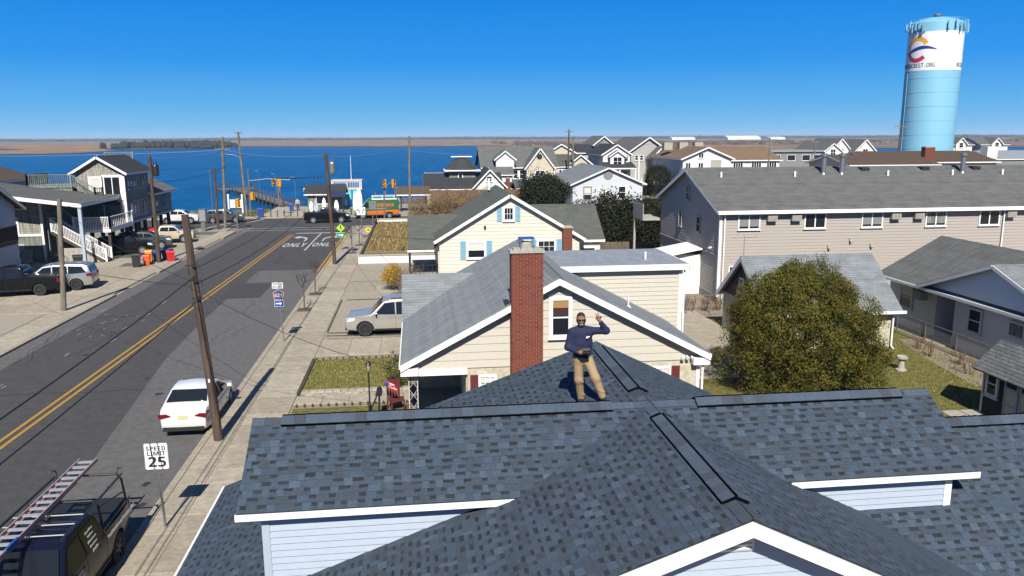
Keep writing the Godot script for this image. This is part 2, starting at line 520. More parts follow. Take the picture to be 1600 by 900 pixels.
	mk("iron_white", .55, .53, .47, .5)
	# vehicles
	mk("car_white", .66, .66, .66, .25, "", 1, {"clear": .8})
	mk("car_navy", 0.006, 0.008, 0.022, .22, "", 1, {"clear": .25, "spec": .25})
	mk("car_black", 0.006, 0.006, 0.007, .22, "", 1, {"clear": .25, "spec": .25})
	mk("car_silver", .66, .67, .68, .24, "", 1, {"metal": .85})
	mk("car_champagne", .62, .60, .55, .26, "", 1, {"metal": .65})
	mk("car_bluehood", .008, .035, .15, .2, "", 1, {"clear": .9})
	mk("car_grey", .06, .062, .068, .24, "", 1, {"clear": .8})
	mk("car_tan", .52, .45, .33, .3, "", 1, {"clear": .7})
	mk("car_green", .02, .12, .05, .35, "", 1, {"clear": .5})
	mk("car_orange", .75, .14, .015, .35, "", 1, {"clear": .5})
	mk("rubber", .014, .014, .015, .85)
	mk("rim", .50, .51, .52, .35, "", 1, {"metal": .7})
	mk("rim_dark", .05, .05, .052, .4, "", 1, {"metal": .5})
	mk("tail_red", .16, .004, .006, .15)
	mk("lamp_clear", .62, .64, .66, .1)
	mk("plate", .55, .52, .25, .5)
	mk("ladder_side", 0.36, 0.24, 0.23, .5)
	mk("aluminium", .66, .67, .68, .35, "", 1, {"metal": .6})
	mk("blue_cover", 0.02, 0.09, 0.28, .4)
	# signs and things
	mk("sign_white", .76, .76, .76, .5)
	mk("sign_black", .012, .012, .012, .6)
	mk("sign_blue", .01, .06, .33, .5)
	mk("sign_gold", .75, .42, .04, .5)
	mk("sign_lime", .40, .70, .03, .5)
	mk("sign_green", .01, .25, .06, .5)
	mk("sign_yellow", .75, .55, .02, .5)
	mk("signal_yellow", .75, .36, .01, .5)
	mk("bin_blue", .01, .06, .28, .5)
	mk("bin_black", .014, .016, .016, .6)
	mk("orange", .80, .10, .01, .5)
	mk("amber", .80, .30, .02, .5)
	mk("red", .55, .02, .015, .5)
	mk("tower_blue", 0.2, 0.455, 0.62, .45)
	mk("tower_white", .80, .79, .78, .45)
	mk("tower_gold", .75, .35, .02, .5)
	mk("tower_navy", .01, .03, .22, .5)
	mk("tower_red", .50, .015, .03, .5)
	mk("grey_text", .10, .11, .14, .6)
	mk("wire", .008, .008, .009, .7)
	mk("wire_light", .35, .37, .40, .6)
	mk("canvas_navy", .012, .018, .07, .8)
	mk("teal", .16, .52, .55, .6)
	mk("stone", .46, .44, .38, .9, "concrete", .8)
	# plants
	mk("leaf", 1, 1, 1, .75, "", 1, {"vc": true, "back": [.05, .06, .01], "spec": .3})
	mk("bark", .11, .08, .055, .95, "wood", 1.0)
	mk("bark_pale", .20, .16, .12, .95, "wood", 1.0)
	mk("twig", .19, .135, .085, .95)
	mk("grass_blade", 1, 1, 1, .9, "", 1, {"vc": true})
	# person
	mk("skin", .14, .062, .036, .55, "", 1, {"vc": true})
	mk("person", 1, 1, 1, .85, "cloth", 3.0, {"vc": true, "bump": "fold", "bs": .45})
	mk("hair", .006, .005, .005, .8)
	mk("shades", .01, .012, .014, .08)

func sheet(mb: MB, a: Array, y: float):
	# polygon given as x,z pairs at height y
	var q = PackedVector2Array()
	for i in range(0, a.size(), 2): q.append(Vector2(a[i], -a[i + 1]))
	mb.poly(MB.ccw(q), V(0, y, 0), V(1, 0, 0), V(0, 0, -1))
func sheet_piece(nm: String, a: Array, y: float, mat: Material, label = "") -> MeshInstance3D:
	var mb = MB.new(); sheet(mb, a, y)
	return ground_piece(nm, mb, mat, label)
func slab(mb: MB, x0, x1, z0, z1, y0, y1, g = .005):
	# chamfered paving slab
	var b = .012
	var lo = V(x0 + g, y0, minf(z0, z1) + g); var hi = V(x1 - g, y1, maxf(z0, z1) - g)
	var t = [V(lo.x + b, hi.y, hi.z - b), V(hi.x - b, hi.y, hi.z - b), V(hi.x - b, hi.y, lo.z + b), V(lo.x + b, hi.y, lo.z + b)]
	var s = [V(lo.x, hi.y - b, hi.z), V(hi.x, hi.y - b, hi.z), V(hi.x, hi.y - b, lo.z), V(lo.x, hi.y - b, lo.z)]
	mb.quad(t[0], t[1], t[2], t[3])
	for i in 4:
		var j = (i + 1) % 4
		mb.quad(s[i], s[j], t[j], t[i])
		mb.quad(V(s[i].x, y0, s[i].z), V(s[j].x, y0, s[j].z), s[j], s[i])
func paving(root: Node, x0, x1, z0, z1, y, nx: int, nz: int, mats: Array, nm = "slab"):
	for i in nx:
		for k in nz:
			var mb = MB.new()
			slab(mb, x0 + (x1 - x0) * i / nx, x0 + (x1 - x0) * (i + 1) / nx, z0 + (z1 - z0) * k / nz, z0 + (z1 - z0) * (k + 1) / nz, y - .1, y + rng.randf_range(-.004, .004))
			part(root, nm, mb, mats[rng.randi() % mats.size()])
func grass(nm: String, label: String, areas: Array, count: int, hmax: float, cols: Array, seed_: int):
	var r = RandomNumberGenerator.new(); r.seed = seed_
	var mb = MB.new()
	var tot = 0.0
	for a in areas: tot += absf((a[1] - a[0]) * (a[3] - a[2]))
	for a in areas:
		var nn = int(count * absf((a[1] - a[0]) * (a[3] - a[2])) / tot)
		for i in nn:
			var p = V(r.randf_range(a[0], a[1]), a[4], r.randf_range(a[2], a[3]))
			var ang = r.randf() * TAU; var h = hmax * r.randf_range(.4, 1.0)
			var w = V(cos(ang), 0, sin(ang)) * h * .35
			var cc: Color = cols[r.randi() % cols.size()]
			mb.col = cc * r.randf_range(.7, 1.25)
			mb.tri(p - w, p + w, p + V(r.randf_range(-.5, .5) * h, h, r.randf_range(-.5, .5) * h))
	var i = part(self, nm, mb, M.grass_blade)
	tag(i, label, "grass", "", "stuff")

func build_ground():
	sheet_piece("ground", [-260, 60, -260, -112, -60, -116, -24, -117, -14, -121, 2, -124, 8, -139, 60, -150, 84, -185, 115, -262, 420, -330, 420, 60], -.03, M.sand, "sandy ground under the neighbourhood")
	var mb = MB.new()
	sheet(mb, [-9000, 400, 9000, 400, 9000, -12000, -9000, -12000], -.8)
	ground_piece("water", mb, M.water, "blue bay water between the shore and the marsh")
	# shore bank down to the water
	mb = MB.new()
	var sh = [-260, -112, -60, -116, -24, -117, -14, -121, 2, -124, 8, -139, 60, -150, 84, -185, 115, -262, 420, -330]
	for i in range(0, sh.size() - 2, 2):
		var a = V(sh[i], -.03, sh[i + 1]); var b = V(sh[i + 2], -.03, sh[i + 3])
		var d = V(0, -1.2, -2.0)
		mb.quad(b, a, a + d, b + d)
	ground_piece("shore_bank", mb, M.sand)
	# marshes beyond the bay
	sheet_piece("marsh", [-252, -668, -390, -1090, -246, -1054, -115, -989, -7, -930, 84, -950, 154, -828, 198, -690, 213, -665, 260, -684, 272, -605, 270, -546, 306, -560, 384, -629, 406, -619, 463, -634, 606, -658, 6000, -900, 9000, -11000, -9000, -11000, -3000, -1600, -700, -1250], -.5, M.marsh, "brown tidal marsh beyond the bay")
	sheet_piece("marsh", [-3000, -560, -317, -587, -289, -599, -265, -601, -251, -619, -252, -668, -263, -748, -389, -996, -365, -843, -387, -802, -439, -814, -3000, -800], -.46, M.marsh, "brown marsh spit at the left of the bay")
	sheet_piece("marsh", [-3000, -1000, -525, -976, -457, -947, -419, -966, -403, -1032, -390, -1090, -700, -1300, -3000, -1600], -.44, M.marsh, "brown marsh behind the narrow channel")
	sheet_piece("marsh_island", [-293, -834, -262, -821, -227, -828, -212, -867, -231, -1013, -294, -1240, -376, -1336, -431, -1268, -448, -1192, -330, -900], -.3, M.marsh, "sandy island with dark trees in the bay")
	# channels and darker strips in the marsh
	sheet_piece("tidal_channel", [-2600, -2100, -300, -1800, 500, -1500, 500, -1450, -300, -1740, -2600, -2000], -.4, M.water)
	sheet_piece("tidal_channel", [260, -1000, 520, -900, 900, -1000, 1500, -1100, 1500, -1030, 900, -940, 520, -850, 260, -960], -.4, M.water)
	sheet_piece("marsh_belt", [-2600, -2600, 2600, -2400, 3600, -3400, -3600, -3600], -.38, M.marsh_dark)
	sheet_piece("marsh_belt", [330, -700, 700, -760, 1500, -900, 1500, -820, 700, -690, 330, -660], -.38, M.marsh_dark)
	# far woods
	var r = RandomNumberGenerator.new(); r.seed = 5
	mb = MB.new()
	for i in 1700:
		var a = lerpf(-.62, .78, (i + r.randf()) / 1700.0)
		var dist = r.randf_range(3000, 4600)
		var p = V(sin(a) * dist, 0, -cos(a) * dist)
		var w = r.randf_range(12, 34); var h = r.randf_range(4, 8.5) + 3.0 * maxf(0.0, sin(a * 23.0)) * r.randf()
		var k = r.randf_range(.8, 1.2)
		mb.col = Color(.040 * k, .040 * k, .030 * k)
		mb.lathe([Vector2(w, -1), Vector2(w * .95, h * .5), Vector2(w * .6, h * .85), Vector2(0, h)], 7, p)
	var fw = part(self, "distant_woods", mb, M.grass_blade)
	tag(fw, "dark line of distant woods along the horizon", "woods", "", "stuff")
	mb = MB.new()
	for i in 420:
		var t = r.randf()
		var p = V(lerpf(-296, -205, t) - r.randf() * 22, -.3, -850 - r.randf() * 160)
		var w = r.randf_range(2.5, 5.0); var h = r.randf_range(3.5, 8.0) * (1.0 - .5 * smoothstep(.85, 1.0, t))
		var k = r.randf_range(.6, 1.3)
		mb.col = Color(.020 * k, .020 * k, .012 * k)
		for q in 3:
			var o = V(r.randf_range(-w, w), 0, r.randf_range(-w, w)) * .6
			mb.lathe([Vector2(w * .5, 0), Vector2(w * .62, h * .4), Vector2(w * .35, h * .8), Vector2(0, h * r.randf_range(.8, 1.1))], 6, p + o)
	tag(part(self, "island_trees", mb, M.grass_blade), "dark low trees covering the sandy island", "trees", "", "stuff")
	mb = MB.new()
	for i in 700:
		var p = V(r.randf_range(120, 1250), -.4, 0)
		p.z = -r.randf_range(800, 1250) - p.x * .25
		if fmod(p.x * .013 + sin(p.x * .01), 1.0) > .62: continue
		var w = r.randf_range(3, 9); var h = r.randf_range(1.5, 4.0)
		var k = r.randf_range(.7, 1.3)
		mb.col = Color(.085 * k, .06 * k, .035 * k)
		mb.lathe([Vector2(w, 0), Vector2(w * .9, h * .6), Vector2(w * .4, h), Vector2(0, h * 1.05)], 6, p)
	tag(part(self, "marsh_brush", mb, M.grass_blade), "patches of brown brush on the far marsh", "brush", "", "stuff")
	# roads
	sheet_piece("road", [-20.0, 40, -7.6, 40, -7.6, -94, -20.0, -94], 0.0, M.asphalt, "dark asphalt street running to the bay")
	sheet_piece("cross_street", [-160, -94, 90, -94, 90, -104.4, -160, -104.4], .002, M.asphalt, "asphalt cross street along the waterfront")
	sheet_piece("asphalt_lane", [-9.9, 10, -10.69, -25.5, -12.04, -37.8, -12.35, -45.5, -12.5, -63, -7.62, -63, -7.62, 10], .006, M.asphalt_old, "paler strip of old asphalt along the right kerb")
	sheet_piece("asphalt_patch", [-13.0, -52, -10.4, -52, -10.4, -57.5, -13.0, -57.5], .01, M.asphalt_dark)
	sheet_piece("asphalt_patch", [-20, 40, -18.9, 40, -18.9, -94, -20, -94], .006, M.asphalt_old)
	for s in [-1, 1]:
		var a = []
		for z in [30.0, -27.7, -41.8, -60.0, -86.6]: a.append(Vector2(lerpf(-15.0, -13.42, clampf((-z + 10) / 97.0, 0, 1)) + s * .17, z))
		var q = []
		for p in a: q.append_array([p.x - .07, p.y])
		a.reverse()
		for p in a: q.append_array([p.x + .07, p.y])
		sheet_piece("yellow_line", q, .011, M.yellow_paint)
	sheet_piece("stop_line", [-13.2, -87.9, -7.9, -87.9, -7.9, -87.4, -13.2, -87.4], .011, M.white_paint)
	sheet_piece("lane_line", [-10.55, -87.3, -10.4, -87.3, -10.4, -74, -10.55, -74], .011, M.white_paint)
	sheet_piece("yellow_line", [-7.95, -88, -7.8, -88, -7.8, -62, -7.95, -62], .012, M.yellow_paint)
	sheet_piece("crosswalk_line", [-19.5, -91.0, -8.2, -91.0, -8.2, -90.8, -19.5, -90.8], .011, M.white_paint)
	sheet_piece("crosswalk_line", [-19.5, -93.3, -8.2, -93.3, -8.2, -93.1, -19.5, -93.1], .011, M.white_paint)
	sheet_piece("edge_line", [-22.6, -94.6, -22.3, -94.6, -19.4, -103.8, -19.7, -103.8], .013, M.white_paint)
	sheet_piece("edge_line", [-24.3, -94.6, -24.0, -94.6, -21.8, -103.8, -22.1, -103.8], .013, M.white_paint)
	for i in 3:
		sheet_piece("yellow_hatch", [-21.2 + i * .5, -88 - i, -20.9 + i * .5, -88 - i, -20.2, -92, -20.5, -92], .013, M.yellow_paint)
	var b = Basis(V(1, 0, 0), V(0, 0, -1), V(0, 1, 0))
	for x in [-11.95, -9.15]:
		var w = words(self, "ONLY", 1.0, Transform3D(b.scaled_local(V(.84, 3.6, 1)), V(x, .012, -77.9)), M.white_paint, numbered("road_lettering"), .002)
		w.set_meta("kind", "structure")
	# turn arrows
	for s in [-1, 1]:
		var cx = -11.8 if s < 0 else -9.2
		var q = [cx + s * -.5, -80.6, cx + s * -.34, -80.6, cx + s * -.3, -82.6, cx + s * .1, -83.5, cx + s * .5, -83.6, cx + s * .5, -82.9, cx + s * 1.1, -84.0, cx + s * .5, -85.2, cx + s * .5, -84.5, cx, -84.2, cx + s * -.46, -83.2]
		sheet_piece("turn_arrow", q, .012, M.white_paint)
	# scuffs, cracks and sealed seams of the street
	r.seed = 12
	mb = MB.new()
	for i in 16:
		var x = r.randf_range(-19.2, -8.5); var z = r.randf_range(-18, -85)
		var pts = [V(x, .009, z)]
		for k in 10: pts.append(pts[-1] + V(r.randf_range(-.35, .35), 0, -r.randf_range(.3, 1.0)))
		for k in 10:
			var d = V(.016, 0, 0)
			mb.quad(pts[k] - d, pts[k] + d, pts[k + 1] + d, pts[k + 1] - d)
	for i in 4:
		var z = [-33.0, -47.5, -58.0, -71.0][i]
		var x = -19.6
		while x < -8:
			var x2 = x + .6
			var dz = sin(x * 1.7 + i) * .08; var dz2 = sin(x2 * 1.7 + i) * .08
			mb.quad(V(x, .0095, z + dz + .02), V(x2, .0095, z + dz2 + .02), V(x2, .0095, z + dz2 - .02), V(x, .0095, z + dz - .02))
			x = x2
	ground_piece("sealed_cracks", mb, M.tar)
	mb = MB.new()
	for i in 30:
		var x = r.randf_range(-19.2, -15.5); var z = r.randf_range(-24, -52)
		var L = r.randf_range(.15, .9)
		mb.quad(V(x, .0092, z), V(x + .03, .0092, z), V(x + .03 + L * .1, .0092, z - L), V(x + L * .1, .0092, z - L))
	ground_piece("paint_scuffs", mb, M.white_paint)
	mb = MB.new()
	for i in 14:
		var cx = r.randf_range(-10.5, -8.0); var cz = -22.0 + r.randf_range(-1.6, .8)
		if i > 8: cx = r.randf_range(-18.5, -8.5); cz = r.randf_range(-70, -24)
		var q = PackedVector2Array(); var rr = r.randf_range(.05, .22)
		for k in 9: q.append(Vector2(cos(TAU * k / 9.0), sin(TAU * k / 9.0)) * rr * r.randf_range(.5, 1.3))
		mb.poly(MB.ccw(q), V(cx, .0125, cz), V(1, 0, 0), V(0, 0, -1))
	ground_piece("oil_stains", mb, M.tar)
	# lots
	mb = MB.new(); mb.box(V(-5.0, -.4, -94), V(120, .10, 60))
	ground_piece("lot_ground", mb, M.sand, "sandy lots right of the street")
	mb = MB.new(); mb.box(V(-200, -.4, -93.6), V(-21.2, .08, 60))
	ground_piece("lot_ground", mb, M.concrete2, "paved lots left of the street")
	# right kerb and sidewalk
	var kb := Node3D.new(); kb.name = "kerb"; add_child(kb); kb.set_meta("kind", "structure")
	for i in 36:
		var z0 = 12.0 - i * 3.0
		if z0 - 3.0 < -94: break
		mb = MB.new(); slab(mb, -7.6, -7.36, z0, z0 - 3.0, -.3, .125, .006)
		part(kb, "kerb_stone", mb, M.kerb_yellow if z0 < -62 and z0 > -86 else M.kerb)
	var sw := Node3D.new(); sw.name = "sidewalk"; add_child(sw); sw.set_meta("kind", "structure")
	paving(sw, -7.362, -6.54, 4, -92, .115, 1, 52, [M.concrete, M.concrete2, M.concrete, M.kerb])
	paving(sw, -6.54, -5.005, 4, -92, .12, 1, 60, [M.concrete, M.concrete2, M.concrete3])
	sheet_piece("sidewalk_bed", [-7.36, 20, -5.0, 20, -5.0, -94, -7.36, -94], .06, M.concrete2)
	# left kerb and apron
	kb = Node3D.new(); kb.name = numbered("kerb_left"); add_child(kb); kb.set_meta("kind", "structure")
	for i in 36:
		var z0 = 12.0 - i * 3.0
		if z0 - 3.0 < -90: break
		mb = MB.new(); slab(mb, -20.22, -19.98, z0, z0 - 3.0, -.3, .03 if (z0 < -53 and z0 > -62) or (z0 < -66 and z0 > -82) else .12, .006)
		part(kb, "kerb_stone", mb, M.kerb)
	sw = Node3D.new(); sw.name = numbered("sidewalk_left"); add_child(sw); sw.set_meta("kind", "structure")
	paving(sw, -21.76, -20.218, 0, -90, .11, 1, 44, [M.concrete, M.concrete2, M.concrete3])
	paving(sw, -26.5, -21.77, -48.6, -66, .115, 2, 6, [M.concrete, M.concrete3, M.concrete2])
	paving(sw, -26.5, -21.77, -66, -90, .10, 2, 9, [M.concrete, M.concrete2, M.asphalt_old])
	sheet_piece("gravel_bed", [-34, -30, -22, -30, -22, -48.4, -34, -48.4], .10, M.gravel, "pale gravel yard left of the street")
	# lots at the right
	sw = Node3D.new(); sw.name = numbered("driveway"); add_child(sw); sw.set_meta("kind", "structure")
	paving(sw, -4.98, 1.0, -36.8, -40.0, .13, 4, 1, [M.concrete, M.concrete3])
	paving(sw, -4.98, 1.0, -52.2, -56.4, .13, 3, 2, [M.concrete3, M.concrete2])
	paving(sw, -4.98, .3, -29.9, -30.9, .13, 5, 1, [M.concrete, M.concrete3])
	sheet_piece("gravel_bed", [-4.98, -40.1, 3.0, -40.1, 3.0, -52.1, -4.98, -52.1], .125, M.gravel, "pale gravel parking bed beside the cream house")
	sheet_piece("gravel_bed", [-4.98, -56.5, 3.0, -56.5, 3.0, -64.6, -4.98, -64.6], .125, M.gravel, "pale gravel strip before the white wall")
	mb = MB.new()
	for q in [[-4.9, -41.5, -4.9, -49.8], [-4.6, -49.8, 2.0, -50.0], [-4.9, -41.2, 1.0, -41.0], [-4.9, -40.6, 1.0, -40.2]]:
		mb.beam(V(q[0], .14, q[1]), V(q[2], .14, q[3]), .07, .06)
	solo("timber_edging", mb, M.cedar_dark, "thin dark timber edging round the gravel parking bed", "edging")
	sw = Node3D.new(); sw.name = numbered("driveway"); add_child(sw); sw.set_meta("kind", "structure")
	paving(sw, 10.9, 16.2, -31.0, -47.0, .13, 2, 5, [M.concrete3, M.concrete, M.concrete2])
	sheet_piece("lawn", [10.5, -17.5, 25.2, -17.5, 25.2, -31, 10.5, -31], .13, M.lawn, "green back yard lawn")
	sheet_piece("lawn", [16.3, -31, 25.2, -31, 25.2, -42, 16.3, -42], .128, M.lawn, "strip of lawn beside the yellow cottage")
	sheet_piece("flower_bed", [22.6, -28.5, 24.9, -28.5, 24.9, -36, 24.0, -36, 23.2, -33], .135, M.sand, "bare sandy bed along the wire fence")
	# front lawn with block edging
	mb = MB.new(); mb.box(V(-4.85, 0, -36.0), V(-.5, .17, -31.35))
	ground_piece("lawn", mb, M.lawn, "small raised front lawn beside the sidewalk")
	var wl = thing("garden_wall", "low grey block wall along the front of the small raised lawn", "wall")
	for row in 2:
		for i in 15:
			mb = MB.new(); var x = -4.98 + i * .31 + (.15 if row == 1 else 0.0)
			slab(mb, x, x + .31, -31.33 + rng.randf_range(-.012, .012), -31.0 + rng.randf_range(-.012, .012), .1 + row * .08, .1 + row * .08 + .076, .006)
			part(wl, "block", mb, [M.stone, M.kerb, M.concrete2][rng.randi() % 3])
	mb = MB.new(); mb.box(V(-5.0, .05, -36.0), V(-4.86, .24, -31.0))
	solo("timber_border", mb, M.cedar_dark, "dark timber border between the sidewalk and the front lawn", "border")
	for k in 2:
		mb = MB.new()
		var pg = thing("peg_edging", ["row of short dark pegs behind the front lawn", "row of short dark pegs beside the garden path"][k], "edging", Vector3.ZERO, 0.0, "short dark garden pegs")
		mb.lathe([Vector2(.045, 0), Vector2(.045, .09), Vector2(.025, .12), Vector2(0, .12)], 8)
		var pm = mb.mesh()
		for i in 16: share(pg, "peg", pm, M.cedar_dark, Transform3D(Basis(), V(-4.8 + i * .3, (.17 if k == 0 else .12), -35.95 if k == 0 else -29.6)))
	mb = MB.new(); sheet(mb, [-4.9, -29.4, 0, -29.4, 0, -19, -4.9, -19], .125)
	ground_piece("lawn", mb, M.lawn, "grass beside the garden path")
	# raised dry lawn behind white wall
	wl = thing("retaining_wall", "low white rendered wall holding the dry lawn near the corner", "wall")
	mb = MB.new(); mb.box(V(-4.9, 0, -65.0), V(9, .75, -64.7)); part(wl, "wall_face", mb, M.stucco_white)
	mb = MB.new(); mb.box(V(-4.95, .75, -65.06), V(9.05, .82, -64.64)); part(wl, "coping", mb, M.stone)
	wl = thing("retaining_wall", "white rendered wall at the far end of the dry lawn", "wall")
	mb = MB.new(); mb.box(V(-4.6, 0, -92.3), V(10, .95, -92.0)); part(wl, "wall_face", mb, M.stucco_white)
	mb = MB.new(); mb.box(V(-4.65, .95, -92.36), V(10.05, 1.02, -91.94)); part(wl, "coping", mb, M.stone)
	wl = thing("timber_wall", "dark timber wall along the sidewalk edge of the dry lawn", "wall")
	for i in 14:
		mb = MB.new(); slab(mb, -4.86, -4.62, -65.1 - i * 1.92, -65.1 - (i + 1) * 1.92, 0, .78 + rng.randf_range(0, .05), .01)
		part(wl, "sleeper", mb, M.cedar_dark)
	mb = MB.new(); mb.box(V(-4.6, 0, -92), V(14, .62, -65.0))
	ground_piece("lawn", mb, M.dry_lawn, "dry brown lawn raised behind the white wall")
	sheet_piece("lawn", [-4.5, -65.2, 4, -65.2, 4, -67.0, -4.5, -67.0], .63, M.lawn, "green strip of grass at the edge of the dry lawn")
	# waterfront
	sw = Node3D.new(); sw.name = numbered("waterfront_sidewalk"); add_child(sw); sw.set_meta("kind", "structure")
	paving(sw, -60, 4, -104.45, -106.6, .12, 22, 1, [M.concrete3, M.concrete, M.concrete2])
	sheet_piece("grass_bank", [-160, -106.6, -20.5, -106.6, -20.8, -117, -60, -116, -160, -114], .1, M.lawn, "green bank between the cross street and the bay")
	sheet_piece("path", [-20.5, -106.6, -14.5, -106.6, -15.5, -121, -20.8, -121], .1, M.concrete3, "pale path leading to the pier")
	sheet_piece("plaza", [-14.5, -106.6, 2, -106.6, 2, -124, -15.5, -121], .09, M.concrete2, "paved yard of the waterfront rental stand")
	sheet_piece("grass_bank", [-15.0, -108, -9.5, -108, -10, -112, -15.2, -112], .12, M.lawn, "patch of grass beside the path")
	sheet_piece("plaza", [2, -104.4, 90, -104.4, 90, -150, 8, -139, 2, -124], .05, M.sand)
	grass("grass_blades", "short green blades of the back yard lawn", [[14, 25, -31, -18, .13], [18, 24.5, -36, -31, .13]], 16000, .09, [Color(.10, .125, .018), Color(.16, .17, .03), Color(.22, .18, .06)], 3)
	grass("grass_blades_001", "short green blades of the small front lawn", [[-4.8, -.55, -35.9, -31.4, .17]], 9000, .08, [Color(.11, .13, .02), Color(.17, .18, .03), Color(.26, .20, .08)], 4)
	grass("grass_blades_002", "tall dry tufts on the raised brown lawn", [[-4.4, 6, -91, -68, .62]], 9000, .32, [Color(.30, .20, .08), Color(.22, .15, .06), Color(.14, .14, .04)], 6)
	grass("grass_blades_003", "green blades on the bank above the bay", [[-60, -21, -116, -107, .1]], 7000, .25, [Color(.12, .14, .03), Color(.18, .17, .05)], 7)

# ------------------------------------------------ shingles of the near roof
var tabs := []
func tab_slope(root: Node3D, pts: Array, skip: int, nm: String, seed_: int) -> MeshInstance3D:
	var r = RandomNumberGenerator.new(); r.seed = seed_
	var f = slope_frame(pts)
	var poly: PackedVector2Array = f[3]
	var o: Vector3 = pts[0]
	var mb = MB.new()
	mb.col = Color(.05, .055, .065)
	mb.prism(poly, o, f[1], f[2], -.1, -.004)
	var e = .143
	var lo = 1e9
	for q in poly: lo = minf(lo, q.y)
	for s in lap_strips(poly, e):
		var k = r.randf_range(.9, 1.1)
		mb.col = Color(.076 * k, .103 * k, .137 * k)
		lap_piece(mb, s[1], s[0], e, o, f[1], f[2], f[0], .006, .0)
		# tabs of this course, and the dark granule band printed in the cut-outs between them
		var x0 = 1e9; var x1 = -1e9
		for q in s[1]:
			x0 = minf(x0, q.x); x1 = maxf(x1, q.x)
		var x = x0 - r.randf() * .3
		var drift = r.randf_range(.93, 1.07)
		while x < x1:
			var w = r.randf_range(.09, .2)
			var gap = r.randf_range(.1, .2)
			var mid = o + f[1] * (x + w * .5) + f[2] * (s[0] + e * .5)
			var skipped = hidden_tab(skip, mid)
			if not skipped:
				var cell = P2([x + r.randf_range(0, .012), s[0] + .001, x + w - r.randf_range(0, .012), s[0] + .001, x + w, s[0] + e * .985, x, s[0] + e * .985])
				var tone = r.randf()
				var kk = r.randf_range(.92, 1.08) * drift
				var cc = Color(.084, .116, .156) * kk
				if tone < .35: cc = Color(.076, .092, .112) * kk
				elif tone > .88: cc = Color(.105, .14, .185) * kk
				for q in Geometry2D.intersect_polygons(cell, s[1]):
					if absf(MB.area(q)) < .0006: continue
					tabs.append({"q": q, "y": s[0], "o": o, "f": f, "c": cc, "d": (mid - V(0, 10.3, 0)).length(), "root": null, "mid": mid})
				var gx = x + w
				var dk = r.randf_range(.7, 1.25)
				mb.col = Color(.040 * dk, .048 * dk, .056 * dk)
				var lo2 = s[0] + e * r.randf_range(.5, .64)
				var dash = P2([gx + .006, lo2 + r.randf_range(-.012, .012), gx + gap - .006, lo2 + r.randf_range(-.012, .012), gx + gap - .004, s[0] + e * .99, gx + .004, s[0] + e * .99])
				if r.randf() < .86:
					for q in Geometry2D.intersect_polygons(dash, s[1]):
						if absf(MB.area(q)) > .0004: lap_piece(mb, q, s[0], e, o, f[1], f[2], f[0], .006, .0016)
			x += w + gap
	var node = part(root, nm, mb, M.roof_tab)
	for t in tabs:
		if t.root == null: t.root = node
	return node
func hidden_tab(k: int, p: Vector3) -> bool:
	if k == 1: return p.x > -2.55 and p.x < 4.4 and p.z < -12.14 and p.z > -14.96 and 5.45 - .582 * absf(p.z + 13.55) > p.y + .01
	if k == 2: return p.x < 9.7 and 5.45 - .56 * absf(p.z + 13.55) > p.y + .01
	if k == 3: return p.x < 9.3 and p.z < -12.14 and p.x > 6.5
	return k == 4
func tab_mesh(mb: MB, t):
	mb.col = t.c
	lap_piece(mb, t.q, t.y, .143, t.o, t.f[1], t.f[2], t.f[0], .006, .0035)
func in_view(p: Vector3) -> bool:
	var q = p - V(0, 10.3, 0)
	var a = deg_to_rad(6.83); var x = q.x * cos(a) + q.z * sin(a); var z = -q.x * sin(a) + q.z * cos(a)
	var pt = atan(237.0 / 1230.0)
	var y2 = q.y * cos(pt) - z * sin(pt); var z2 = q.y * sin(pt) + z * cos(pt)
	return z2 < 0 and absf(x / z2) < .64 and absf(y2 / z2) < .36
func caps(root: Node3D, a: Vector3, b: Vector3, sl: float, sr: float, vent: bool, seed_: int):
	# overlapping cap shingles bent over a ridge from a to b; sl, sr: fall per metre on either side
	var r = RandomNumberGenerator.new(); r.seed = seed_
	var d = (b - a); var L = d.length(); d /= L
	var side = d.cross(UPV).normalized()
	var dn = [V(side.x, -sr, side.z).normalized(), V(-side.x, -sl, -side.z).normalized()]
	var lift = .052 if vent else .012
	if vent:
		var mb = MB.new()
		for k in 2:
			var w = dn[k]; var nn = d.cross(w).normalized()
			if nn.y < 0: nn = -nn
			mb.bx(a + d * L * .5 + w * .1 + nn * (lift * .5 - .002), V(.2, lift, L), Basis(w, nn, w.cross(nn)))
		part(root, "ridge_vent", mb, M.vent_plastic)
		lift += .004
	var e = .21
	var cnt = int(L / e)
	for i in cnt:
		var p = a + d * (i * e)
		var k = r.randf_range(.88, 1.12)
		var mb = MB.new()
		mb.col = Color(.098 * k, .13 * k, .17 * k) if r.randf() > .25 else Color(.085 * k, .10 * k, .122 * k)
		var le = minf(.30, L - i * e)
		for s in 2:
			var w = dn[s]; var nn = d.cross(w).normalized()
			if nn.y < 0: nn = -nn
			var ww = .192 if vent else .16
			var h0 = lift + .010; var h1 = lift - .002
			var A = p + nn * h0; var B = p + d * le + nn * h1
			var top = UPV * .004
			mb.quad(B + top, A + top, A + w * ww, B + w * ww) if s == 0 else mb.quad(A + top, B + top, B + w * ww, A + w * ww)
			mb.quad(A + top, A + w * ww, A + w * ww - nn * .012, A - nn * .012)
			mb.quad(A + w * ww, B + w * ww, B + w * ww - nn * .012, A + w * ww - nn * .012)
		part(root, "ridge_cap", mb, M.roof_tab)
